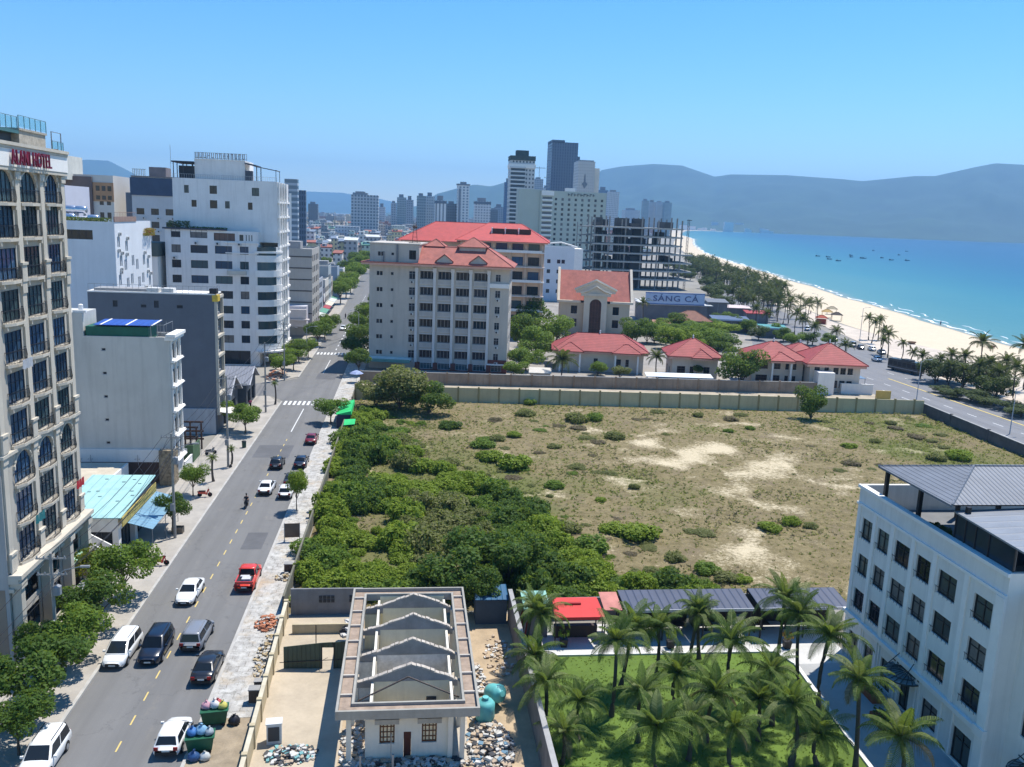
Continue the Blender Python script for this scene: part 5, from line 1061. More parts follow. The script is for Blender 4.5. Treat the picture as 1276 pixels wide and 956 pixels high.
# ---------------------------------------------------------------- 10 the roofless house in the demolition yard
def roofless():
    o = thing('roofless_house', 'roofless single storey house stripped to gable walls inside a concrete gutter ring', 'house', (0, 0, 0)); 
    ol = M('pale_olive_wall', (.76, .71, .52), .9, .12, .5, streak=.3, fine=.2); gp = M('bare_gable_plaster', (.31, .30, .285), .95, .3, .6, fine=.4, streak=.3); st = M('slab_stone', (.38, .36, .31), .92, .2, .5, fine=.35, streak=.35); cw = M('house_front', (.70, .655, .55), .9, .12, .4, streak=.3)
    y0, y1 = -29.4, -12.6
    f = MB(); facade(f, (16.5, y0, 0), (1, 0, 0), 5.6, 3.7, [(.95, 1.2, 1.0, 1.55), (3.75, 1.2, 1.0, 1.55), (2.55, .1, .5, 1.95)], .22); facade(f, (22.1, y0+.28, 0), (-1, 0, 0), 5.6, 3.7, [(5.6-.95-1.0, 1.2, 1.0, 1.55), (5.6-3.75-1.0, 1.2, 1.0, 1.55), (5.6-2.55-.5, .1, .5, 1.95)], .02); fr = obj('front_wall', f, cw, o)
    wf = M('varnished_wood', (.13, .05, .018), .5, .3, 4.); lit = M('lit_pane', (.85, .72, .48), .6, .25, 3.)  # window panes: the lit look is put into a bright yellow base colour
    for x in (.95, 3.75):
        window(o, (16.5, y0, 0), (1, 0, 0), x, 1.2, 1.0, 1.55, wf, lit, 4, 4, .2, .09); h = MB(); h.box(16.5+x-.3, 16.5+x+1.3, y0-.55, y0-.003, 2.95, 3.3); obj('window_hood', h, st, o)
    d = MB(); d.box(19.06, 19.54, y0+.1, y0+.16, .1, 2.05); obj('door', d, M('dark_red_door', (.07, .018, .012), .5, .2, 3.), o)
    d = MB(); d.box(18.2, 18.26, y0-.6, y0-.52, 0, 2.3); d.box(16.2, 16.34, y0-1.4, y0-1.26, 0, 1.3); d.box(18.3, 18.44, y0-1.4, y0-1.26, 0, 1.3); obj('post', d, concrete, o)
    # gutter ring on columns
    r = MB(); X0, X1, Y0, Y1 = 14.65, 24.0, -30.4, -11.6
    for a in ((X0, X1, Y0, Y0+1.05), (X0, X1, Y1-.9, Y1), (X0, X0+1.0, Y0+1.05, Y1-.9), (X1-.95, X1, Y0+1.05, Y1-.9)): r.box(*a, 3.72, 3.95)
    for a in ((X0-.02, X1+.02, Y0-.02, Y0+.14), (X0-.02, X1+.02, Y1-.14, Y1+.02), (X0-.02, X0+.14, Y0+.14, Y1-.14), (X1-.14, X1+.02, Y0+.14, Y1-.14)): r.box(*a, 3.66, 4.28)
    for a in ((X0+.95, X1-.9, Y0+1.02, Y0+1.18), (X0+.95, X1-.9, Y1-1.05, Y1-.9), (X0+.95, X0+1.12, Y0+1.18, Y1-1.05), (X1-1.08, X1-.92, Y0+1.18, Y1-1.05)): r.box(*a, 3.6, 4.2)
    obj('gutter_slab', r, st, o)
    r = MB()
    for a in ((X0+.16, X1-.16, Y0+.18, Y0+.98), (X0+.16, X1-.16, Y1-.88, Y1-.16), (X0+.16, X0+.93, Y0+1.0, Y1-.9), (X1-.88, X1-.16, Y0+1.0, Y1-.9)): r.box(*a, 3.951, 3.99)
    obj('gutter_bed', r, M('brick_dust', (.38, .29, .22), .95, .35, 1.5, fine=.5), o)
    for k in range(7):
        y = Y0+2.2+2.5*k
        for a in ((X0+.14, X0+.95), (X1-.92, X1-.14)): r = MB(); r.box(*a, y, y+.14, 4.0, 4.16); obj('gutter_rib', r, M('pale_rib', (.5, .45, .38), .9), o)
    for x in (15.45, 22.95, 22.15):
        for y in ((y0-.25, -25.8, -22.1, -18.2, -14.6) if x != 22.15 else (y0-.1,)):
            c = MB(); c.box(x-.16, x+.16, y-.16, y+.16, 0, 3.66); obj('column', c, cw, o)
    # cross walls with gables, long walls between rooms
    for k, (y, zr, xa, xb) in enumerate(((-25.9, 4.95, 16.9, 22.2), (-22.2, 4.95, 17.0, 22.25), (-18.2, 4.95, 17.1, 22.3), (-14.4, 4.9, 17.2, 22.3))):
        w = MB(); w.box(xa, xb, y, y+.2, 0, 3.74); w.box(15.7, xa-.201, y, y+.2, 0, 3.2) if k % 2 else None; obj('cross_wall', w, ol if k != 1 else M('tiled_wall', (.74, .71, .66), .5, .35, 1.5, fine=.4), o)
        xm = (xa+xb)/2; w = MB(); w.ext([(15.5, 3.3), (xa, 3.3), (xa, 3.75), (xb, 3.75), (xb, 3.3), (23.0, 3.3), (23.0, 3.55), (xb, 3.95), (xm, zr), (xa, 3.95), (15.5, 3.55)], y-.05, y+.24); gb = obj('gable', w, gp, o)
        w = MB(); jag = random.Random(k)
        for (ax, az), (bx, bz) in (((15.5, 3.57), (xa, 3.97)), ((xa, 3.97), (xm, zr+.02)), ((xm, zr+.02), (xb, 3.97)), ((xb, 3.97), (23.0, 3.57))):
            n = max(2, int(abs(bx-ax)/.32))
            for q in range(n):
                t0, t1 = q/n, (q+jag.uniform(.75, 1.0))/n; e = jag.uniform(-.03, .05); w.hexa([(ax+(bx-ax)*t0, y-.08, az+(bz-az)*t0), (ax+(bx-ax)*t1, y-.08, az+(bz-az)*t1), (ax+(bx-ax)*t1, y+.26, az+(bz-az)*t1), (ax+(bx-ax)*t0, y+.26, az+(bz-az)*t0)], [(ax+(bx-ax)*t0, y-.08, az+(bz-az)*t0+.08+e), (ax+(bx-ax)*t1, y-.08, az+(bz-az)*t1+.08+e), (ax+(bx-ax)*t1, y+.26, az+(bz-az)*t1+.08+e), (ax+(bx-ax)*t0, y+.26, az+(bz-az)*t0+.08+e)])
        obj('gable_coping', w, M('broken_mortar', (.52, .46, .39), .95, .3, 2., fine=.4), gb)
    for x in (16.75, 22.2):
        w = MB()
        for ya, yb in ((y0+.3, -25.96), (-25.6, -22.26), (-21.9, -18.26), (-17.9, -14.46), (-14.1, -12.7)):
            ym = (ya+yb)/2; w.box(x, x+.18, ya, ym-.5, 0, 3.7); w.box(x, x+.18, ym+.5, yb, 0, 3.7); w.box(x, x+.18, ym-.499, ym+.499, 2.2, 3.7)
        obj('long_wall', w, cw, o)
    w = MB(); w.box(16.9, 22.3, -12.7, -12.5, 0, 4.0); obj('rear_wall', w, ol, o)
    w = MB(); w.box(15.2, 23.6, y0-.4, -12.3, .0, .12); obj('floor', w, M('dusty_floor', (.50, .44, .36), .95, .35, .8, fine=.5), o)
    t = MB()
    t.tube((15.9, -27.6, 3.3), (19.3, -27.4, 4.9), .06, n=4); t.tube((19.3, -27.4, 4.9), (22.8, -27.6, 3.4), .06, n=4); t.tube((15.9, -28.4, 3.4), (22.7, -28.3, 3.4), .04, n=4)
    obj('roof_truss', t, M('rusty_steel', (.09, .07, .06), .7, .3, 4.), o)
    t = MB(); t.box(20.6, 21.3, -25.96, -25.905, 1.7, 2.5); obj('vent_opening', t, GL, o)
roofless()
def yard_things():
    yw = M('yellow_wall', (.50, .42, .27), .9, .15, .5, streak=.3, fine=.2)
    def wall(name, label, p, q, h, t, mat, cap=None, posts=0, pm=None, cat='wall'):
        L_ = math.hypot(q[0]-p[0], q[1]-p[1]); o = thing(name, label, cat, (p[0], p[1], 0), math.atan2(q[1]-p[1], q[0]-p[0])); b = MB(); b.box(0, L_, 0, t, 0, h); obj('wall', b, mat, o)
        if cap: b = MB(); b.box(-.04, L_+.04, -.05, t+.05, h+.002, h+.1); obj('coping', b, cap, o)
        if posts:
            for k in range(int(L_/posts)+1): b = MB(); b.box(posts*k-.16, posts*k+.16, -.09, t+.09, 0, h+.22); obj('post', b, pm or mat, o)
        return o
    wall('yard_wall', 'low cream wall between the verge and the concrete yard of the roofless house', (9.15, -34), (8.6, -8.4), 1.6, .2, yw, cap=M('wall_cap', (.55, .49, .36), .9, .2, 1.), posts=3.2)
    wall('yard_wall', 'grey block wall with vent panels at the back of the concrete yard', (8.8, -7.7), (15.2, -7.7), 2.5, .2, M('grey_block', (.20, .20, .20), .92, .2, .6, streak=.3))
    for k in range(2):
        b = MB(); x = 11.3+2.7*k
        for q in range(4):
            for r in range(2): b.box(x+.36*q, x+.36*q+.28, -7.76, -7.703, 1.2+.36*r, 1.48+.36*r)
        tag(obj('vent_panel', b, M('vent_dark', (.04, .04, .04))), ('first' if k == 0 else 'second')+' perforated vent panel from the verge, in the grey block wall', 'vent panel')
    o = thing('fence_panel', 'dark green sheet fence with a doorway across the concrete yard', 'fence', (9.5, -17.2, 0), rad(-2)); gm = MRIB('dark_green_sheet', (.055, .075, .05), 'X', .35, .7, .7, .15); b = MB(); b.hexa([(0, 0, 0), (3.0, 0, 0), (3.0, .06, 0), (0, .06, 0)], [(0, 0, 1.9), (3.0, 0, 2.25), (3.0, .06, 2.25), (0, .06, 1.9)]); b.hexa([(3.95, 0, 0), (5.2, 0, 0), (5.2, .06, 0), (3.95, .06, 0)], [(3.95, 0, 2.3), (5.2, 0, 2.4), (5.2, .06, 2.4), (3.95, .06, 2.3)]); b.hexa([(3.0, 0, 1.85), (3.95, 0, 1.85), (3.95, .06, 1.85), (3.0, .06, 1.85)], [(3.0, 0, 2.25), (3.95, 0, 2.3), (3.95, .06, 2.3), (3.0, .06, 2.25)]); obj('sheet', b, gm, o)
    b = MB(); b.tube((-.3, -.05, .6), (5.4, -.05, .9), .03, n=4); b.tube((3.0, -.05, .75), (3.5, -.4, 1.2), .02, n=4); b.tube((3.0, -.03, 0), (3.0, -.03, 2.2), .04, n=4); b.tube((3.95, -.03, 0), (3.95, -.03, 2.3), .04, n=4); b.tube((2.2, 2.4, 0), (2.2, 2.4, 2.6), .04, n=4); obj('brace', b, iron, o)
    wall('yard_wall', 'short cream wall return behind the dark green sheet fence', (9.4, -11.4), (14.2, -11.4), .9, .18, yw)
    o = wall('boundary_wall', 'long weathered grey wall between the rubbish strewn yard and the palm garden', (28.35, -60), (28.55, -9.6), 3.0, .28, M('weathered_wall', (.20, .19, .18), .95, .3, .5, streak=.5, fine=.3), cap=M('wall_cap_grey', (.36, .35, .33), .9, .2, .8, fine=.3))
    # lot walls
    wall('boundary_wall', 'olive yellow lot wall with regular posts in front of the villas', (8.8, 84.9), (122.6, 77.7), 2.9, .2, M('olive_wall', (.56, .47, .27), .9, .12, .25, streak=.3), posts=4.0, pm=M('olive_post', (.33, .26, .12), .9, .15, .6))
    wall('boundary_wall', 'old stained wall with brown posts just beyond the olive yellow lot wall', (8.9, 101.8), (112, 97.2), 2.5, .25, M('old_stained_wall', (.30, .24, .18), .95, .35, .25, streak=.7, fine=.3), cap=M('wall_cap_grey', (.36, .35, .33)), posts=4.6, pm=M('brown_post', (.25, .18, .12), .95, .2, .6))
    wall('boundary_wall', 'dark grey stone wall between the lot and the coast road', (119.4, 20), (122.9, 78.0), 2.2, .3, M('dark_stone_wall', (.13, .12, .11), .95, .35, .6, streak=.4, fine=.3), cap=M('wall_cap_grey', (.36, .35, .33)), posts=12.)
    wall('boundary_wall', 'low mossy lot wall half buried in shrubs beside the worn verge', (8.2, -7.4), (8.7, 93.5), 1.7, .18, M('mossy_wall', (.16, .15, .11), .95, .3, .5, streak=.4))
    wall('boundary_wall', 'brown stained wall beside the tan block canopy', (8.9, 104.5), (20, 103.2), 2.1, .2, M('rusty_brown_wall', (.28, .19, .10), .95, .35, .4, streak=.5))
    # parapet to the lot behind the sheds
    wall('boundary_wall', 'low grey wall between the garden sheds and the vacant lot', (28.7, -9.4), (57, -8.8), 2.0, .2, M('grey_block', (.2, .2, .2)))
yard_things()
# ---------------------------------------------------------------- 11 the white hotel with the roof pavilion
def white_hotel():
    o = thing('hotel', 'white four storey hotel with dark windows and a grey tiled roof pavilion', 'hotel', (57, -16, 0), rad(-90)); W, D, H = 18.6, 24, 15.1; ww = M('hotel_white', (.74, .715, .665), .85, .07, .3, streak=.28, fine=.08)
    bays = [(.9, 1.6), (3.35, 1.65), (5.9, 2.0), (8.85, 1.75), (11.6, 2.1), (15.6, 1.9)]; ops = []
    wfm = M('black_window_frame', (.015, .017, .02), .4, .2, 3.); GD = MGLASS('pane_green_grey', (.085, .105, .10), .12)
    for i in range(3):
        for x, w in bays: ops.append((x, 4.55+3.08*i, w, 1.72 if i < 2 else 1.78))
    gops = [(.9, .5, 1.5, 1.9), (3.4, .5, 1.4, 1.9), (6.0, .2, 1.6, 2.4), (8.8, .1, 1.3, 2.7), (11.7, .6, 1.9, 1.9), (15.4, .2, 2.0, 2.4)]
    b = MB(); facade(b, (0, 0, 0), (1, 0, 0), W, H, ops+gops, .2)
    for (x, z, w, h) in ops+gops: window(o, (0, 0, 0), (1, 0, 0), x, z, w, h, wfm, rng.choice([GL, GD, GD, CURT]), 2, 2, .2, .1)
    # forward wing with its own face, then the long street wing
    facade(b, (0, D, 0), (0, -1, 0), D, H); facade(b, (W, 0, 0), (0, -1, 0), 0.01, H)
    rops = [(1.0+3.4*k, 4.5+3.08*i, 2.0, 2.0) for i in range(3) for k in range(3)]+[(1+3.4*k, .3, 2.2, 2.6) for k in range(3)]
    facade(b, (W, .9, 0), (0, 1, 0), D-.9, H); b.quad((W, 0, 0), (W, .9, 0), (W, .9, H), (W, 0, H))
    facade(b, (W+.001, 1.4, 0), (1, 0, 0), 16, H-1.2, rops and [(1.2+3.6*k, 4.55+3.08*i, 2.1, 1.9) for i in range(3) for k in range(4)]+[(1.2+3.6*k, .3, 2.2, 2.5) for k in range(4)], .2)
    for i in range(3):
        for k in range(4): window(o, (W+.001, 1.4, 0), (1, 0, 0), 1.2+3.6*k, 4.55+3.08*i, 2.1, 1.9, wfm, rng.choice([GL, GD, CURT]), 2, 2, .2, .1)
    b.quad((W, 1.4, H-1.2), (W+16, 1.4, H-1.2), (W+16, D, H-1.2), (W, D, H-1.2))
    for x0, x1, y0, y1 in ((0, W, .002, .32), (0, .32, .32, D), (W-.32, W, .32, D)): b.quad((x0, y0, H), (x1, y0, H), (x1, y1, H), (x0, y1, H))
    zr = H-2.2; b.quad((.32, .32, zr), (.32, .32, H), (.32, D, H), (.32, D, zr)); b.quad((.32, .32, zr), (W-.32, .32, zr), (W-.32, .32, H), (.32, .32, H)); b.quad((W-.32, .32, zr), (W-.32, D, zr), (W-.32, D, H), (W-.32, .32, H))
    obj('wall', b, ww, o)
    b = MB(); b.quad((.32, .32, zr), (W-.32, .32, zr), (W-.32, D, zr), (.32, D, zr)); obj('terrace_floor', b, M('terrace_floor', (.16, .165, .17), .8, .2, .6), o)
    b = MB()
    for x in (.35, 2.85, 5.5, 8.35, 11.1, 14.75, 18.1): b.box(x-.22, x+.22, -.1, -.003, 3.96, 13.4)
    obj('pilaster', b, whitet, o)
    b = MB(); b.box(-.1, W+.1, -.28, -.004, 3.62, 3.95); b.box(-.05, W+.05, -.16, -.005, 13.41, 13.6); b.box(-.05, W+.06, -.2, -.002, 14.85, 15.1) ; obj('cornice', b, whitet, o)
    b = MB()
    for x, w in bays: b.box(x-.35, x-.2, -.08, -.0035, .3, 3.4); b.box(x+w+.2, x+w+.35, -.08, -.0035, .3, 3.4); b.box(x-.35, x+w+.35, -.08, -.0036, 3.401, 3.55)
    obj('panel_moulding', b, whitet, o)
    b = MB(); b.box(W-.75, W+.06, -.2, -.006, 0, 13.4); b.box(W-.9, W+.15, -.35, -.007, 3.5, 4.15); obj('corner_pier', b, whitet, o)
    for (x, z, w, h) in ops:   # flower rail below each opening
        r = MB(); r.box(x+.0, x+w, -.16, -.13, z+.5, z+.54)
        for k in range(5): r.box(x+.1+k*(w-.2)/4-.012, x+.1+k*(w-.2)/4+.012, -.155, -.135, z-.02, z+.5)
        obj('window_rail', r, iron, o)
    for xc, y in ((9.4, -.0), (W+3.2, 1.4)):   # fan shaped glass canopies
        c = MB(); n = 12; P = [(xc+1.75*math.cos(math.pi+math.pi*k/n), y-1.7*abs(math.sin(math.pi*k/n)), 3.0-.15*abs(math.sin(math.pi*k/n))) for k in range(n+1)]
        c.path(P, [.06]*(n+1), 4); c.tube((xc-1.75, y-.02, 3.3), (xc+1.75, y-.02, 3.3), .05, n=4)
        for k in range(1, n): c.tube(P[k], (xc+(P[k][0]-xc)*.35, y-.02, 3.35), .035, n=4)
        P2 = [(xc+(p[0]-xc)*.65, y+(p[1]-y)*.6, p[2]+.14) for p in P]; c.path(P2, [.035]*(n+1), 4)
        for sx in (-1, 1): c.tube((xc+sx*1.2, y-1.1, 2.95), (xc+sx*.9, y-.03, 4.3), .03, n=4)
        cn = obj('canopy', c, M('dark_green_iron', (.03, .045, .045), .5), o)
        q = MB(); q.add([(p[0], p[1], p[2]+.03) for p in P], [tuple(range(n+1))]); obj('canopy_glass', q, M('canopy_glass', (.20, .26, .27), .15), cn)
    # pavilion on the terrace: posts, tiled hip roof, then a flat metal roof over dark glazing
    slate = MRIB('grey_roof_tile', (.155, .17, .195), 'Y', .36, .6, .55, .12, sharp=5)
    b = MB()
    for x in (2.2, 6.9, 12.5):
        for y in (.95, 7.5): b.box(x-.14, x+.14, y-.14, y+.14, zr, 17.4)
    obj('pavilion_post', b, M('black_post', (.014, .014, .016), .5, .2, 3.), o)
    b = MB(); z = 17.45; rpoly(b, [(2.6, -.2, z), (12.2, -.1, z), (7.4, 4.6, 18.9)]); rpoly(b, [(2.6, -.2, z), (7.4, 4.6, 18.9), (7.4, 14, 18.9), (2.6, 18, z)]); rpoly(b, [(12.2, -.1, z), (12.2, 18, z), (7.4, 14, 18.9), (7.4, 4.6, 18.9)])
    b.tube((2.6, -.2, z), (7.4, 4.6, 18.9), .1, n=5); b.tube((12.2, -.1, z), (7.4, 4.6, 18.9), .1, n=5); b.tube((7.4, 4.6, 18.9), (7.4, 14, 18.9), .1, n=5)
    b.quad((2.7, -.1, z-.12), (2.7, 18, z-.12), (12.1, 18, z-.12), (12.1, -.1, z-.12)); b.box(2.6, 12.2, -.2, -.1, z-.15, z-.002); b.box(2.6, 2.7, -.09, 18, z-.15, z-.002); pr = obj('pavilion_roof', b, slate, o)
    b = MB(); b.hexa([(11.9, .3, 16.8), (19.6, -.1, 16.8), (19.6, 14, 17.3), (11.9, 14, 17.3)], [(11.9, .3, 16.92), (19.6, -.1, 16.92), (19.6, 14, 17.42), (11.9, 14, 17.42)]); obj('flat_roof', b, MRIB('grey_metal_roof', (.22, .235, .255), 'X', 1.1, .82, .45, .08), o)
    b = MB(); b.box(12.2, 18.4, .35, .42, 15.05, 16.79); b.box(12.2, 12.26, .43, 9, zr, 16.79); obj('terrace_glazing', b, M('smoked_glass', (.022, .035, .05), .1, .2, .5), o)
    b = MB()
    for x in (12.2, 13.3, 14.4, 15.8, 18.3): b.box(x, x+.09, .28, .345, 15.05, 16.79)
    obj('glazing_bar', b, iron, o)
    b = MB(); b.box(14.2, 15.6, 4.2, 5.2, 17.2, 17.7); b.box(17.5, 18.6, 4.5, 5.3, 17.2, 17.7); obj('roof_unit', b, whitet, o)
    # planted shrubs and an umbrella on the terrace
    parapet_plants('dark leafy shrubs on the roof terrace of the white hotel beside the pavilion', (58.6, -25.0, 13.2), .7, 1.6, 500, 31, ((.02, .035, .015), (.03, .05, .02), (.05, .07, .03)), 1.3)
    parapet_plants('red flowering pot on the roof terrace of the white hotel', (58.3, -27.6, 13.3), .35, .5, 160, 32, ((.15, .02, .02), (.2, .03, .02), (.05, .07, .03)), 1.)
white_hotel()
def sheds():
    navy = MRIB('navy_sheet', (.055, .065, .10), 'X', .7, .75, .5, .12)
    for (x0, x1, lab) in ((38.0, 44.85, 'open shed with a dark navy roof in the garden, nearest the red canopy'), (44.9, 49.6, 'middle open shed with a navy roof between two longer ones'), (50.2, 58.6, 'long open shed with a navy roof reaching the white hotel')):
        o = thing('garden_shed', lab, 'shed', (x0, -14.0, 0)); W = x1-x0; r = MB(); r.hexa([(0, 0, 2.9), (W, 0, 2.9), (W, 3.3, 3.3), (0, 3.3, 3.3)], [(0, 0, 2.98), (W, 0, 2.98), (W, 3.3, 3.38), (0, 3.3, 3.38)]); obj('roof', r, navy, o)
        r = MB(); r.box(0, W, -.07, -.005, 2.78, 3.03); obj('roof_edge', r, M('pale_edge', (.5, .5, .53), .6), o)
        r = MB(); r.box(.1, W-.1, 3.5, 3.62, .05, 3.25); r.box(.1, .2, 1.2, 3.49, .05, 2.9); obj('back_wall', r, M('black_wall', (.03, .028, .026), .9, .2, .5), o)
        r = MB()
        for k in range(3): x = .15+(W-.4)*k/2; r.box(x, x+.12, .1, .22, .05, 2.88)
        obj('post', r, iron, o)
        for k in range(int(W/2.2)):
            t = thing('table', 'wooden table with a bench in the shade of the navy roofed garden sheds', 'table', (x0+1.1+2.2*k, -12.2, .05), 0, 'tables under the garden sheds')
            r = MB(); r.box(-.55, .55, -.4, .4, .66, .72); obj('table_top', r, brown_fr, t); r = MB(); r.box(-.06, .06, -.06, .06, 0, .66); r.box(-.3, .3, -.05, .05, 0, .05); obj('leg', r, iron, t)
    o = thing('canopy', 'bright red fabric canopy over the garden bar', 'canopy', (31.7, -15.0, 0)); r = MB(); r.hexa([(0, .6, 2.6), (4.4, .6, 2.6), (4.2, 3.4, 3.1), (.2, 3.4, 3.1)], [(0, .6, 2.66), (4.4, .6, 2.66), (4.2, 3.4, 3.16), (.2, 3.4, 3.16)]); r.box(0, 4.4, .55, .598, 2.4, 2.66); rm = M('red_canvas', (.60, .05, .045), .75, .12, .8); obj('roof', r, rm, o)
    r = MB(); r.box(1.2, 2.6, 2.3, 2.6, 2.99, 3.12); obj('roof_vent', r, M('red_canvas_dark', (.34, .03, .03), .8), o)
    r = MB()
    for x in (.1, 4.2):
        for y in (.7, 3.2): r.box(x, x+.1, y, y+.1, .05, 2.6)
    r.box(.3, 4.1, 2.0, 2.5, .05, 1.15); obj('bar', r, M('bar_dark', (.05, .035, .03), .7), o)
    o = thing('canopy', 'faded pink red awning beside the bright red canopy', 'canopy', (36.2, -13.6, 0)); r = MB(); r.hexa([(0, 0, 2.8), (1.6, 0, 2.8), (1.6, 2.6, 3.3), (0, 2.6, 3.3)], [(0, 0, 2.86), (1.6, 0, 2.86), (1.6, 2.6, 3.36), (0, 2.6, 3.36)]); obj('roof', r, M('faded_pink', (.50, .20, .16), .8, .25, .8), o); r = MB(); r.box(.1, .2, .1, .2, .05, 2.8); r.box(1.4, 1.5, .1, .2, .05, 2.8); obj('post', r, iron, o)
    o = thing('kiosk', 'small kiosk with a mint green roof between the long grey wall and red canopy', 'kiosk', (29.2, -13.2, 0)); r = MB(); r.hexa([(0, 0, 2.8), (2.3, 0, 2.8), (2.3, 2.8, 3.2), (0, 2.8, 3.2)], [(0, 0, 2.9), (2.3, 0, 2.9), (2.3, 2.8, 3.3), (0, 2.8, 3.3)]); obj('roof', r, MRIB('mint_roof', (.25, .48, .38), 'X', .5, .8, .6), o); r = MB(); r.box(.1, 2.2, .3, 2.6, .05, 2.78); obj('wall', r, M('dim_wall', (.16, .16, .17)), o)
    o = thing('shed', 'blue sheet roofed shed in the shadow behind the roofless house', 'shed', (25.2, -10.4, 0)); r = MB(); r.hexa([(0, 0, 2.4), (3.0, 0, 2.4), (3.0, 2.4, 2.8), (0, 2.4, 2.8)], [(0, 0, 2.48), (3.0, 0, 2.48), (3.0, 2.4, 2.88), (0, 2.4, 2.88)]); obj('roof', r, MRIB('deep_blue_sheet', (.02, .10, .20), 'X', .5, .75, .5), o); r = MB(); r.box(.1, 2.9, .2, 2.3, .04, 2.38); obj('wall', r, M('blue_grey_dark', (.07, .10, .13), .9), o)
    # closed parasols, potted palms, stone pots
    for (px, py, lab) in ((656, 808, 'closed dark red parasol by the long grey wall'), (650, 792, 'second closed dark red parasol, nearer the mint kiosk')):
        p = gz(px, py); o = thing('parasol', lab, 'parasol', (max(29.1, p.x), p.y, .05)); r = MB(); r.lathe([(.03, .5), (.16, .62), (.2, 1.3), (.12, 2.2), (.02, 2.5)], 9); obj('canopy', r, M('dark_red_cloth', (.17, .015, .02), .85, .2, 3.), o); r = MB(); r.tube((0, 0, 0), (0, 0, 2.7), .025, n=6); r.lathe([(.3, 0), (.3, .08), (.05, .1)], 10); obj('pole', r, iron, o)
sheds()
# ---------------------------------------------------------------- 12 the city beyond
def tower(label, px0, px1, pytop, dist, mat, D=None, top=None, extra=None, name='tower_block', rz=0):
    """a far block placed by the bearing of its two edges and its distance along the street"""
    a = onplane(px0, 272, 1, dist); b = onplane(px1, 272, 1, dist); t = onplane((px0+px1)/2, pytop, 1, dist)
    W, H = b.x-a.x, t.z; D = D or W*.8; o = thing(name, label, 'tower', (a.x, dist, 0), rz, group='towers on the skyline')
    m = MB(); m.box(0, W, 0, D, -1, H); obj('wall', m, mat, o)
    if top:
        m = MB()
        for (x0, x1, y0, y1, z0, z1) in top: m.box(x0*W, x1*W, y0*D, y1*D, H+z0, H+z1)
        obj('roof_top', m, extra or M('tower_cap', (.2, .22, .25), .8, .1, .1), o)
    return o, W, D, H
tower('slim pale glass tower with a white edge stripe just past the white hotel tower', 355, 371, 223, 430, MWIN('t_glass1', (.36, .42, .48), (.10, .16, .22), 1.6, 3.3, .7, .6, True), top=[(.34, .52, -.02, -.001, -70, -8)], extra=whitet)
tower('narrow dark slate tower beside the slim pale glass tower', 370.5, 381, 238, 460, MWIN('t_slate', (.09, .13, .19), (.05, .08, .12), 1.5, 3.4, .6, .6), top=[(0, 1, 0, 1, .01, .4)])
o_, W_, D_, H_ = tower('broad grey tower with a curved top and dense balcony grid', 437.5, 471, 243, 900, MWIN('t_grid', (.40, .45, .49), (.10, .15, .20), 3.4, 3.4, .62, .6), top=[(.05, .6, .1, .9, .01, 2.2), (.15, .5, .1, .9, 2.2, 3.6)])
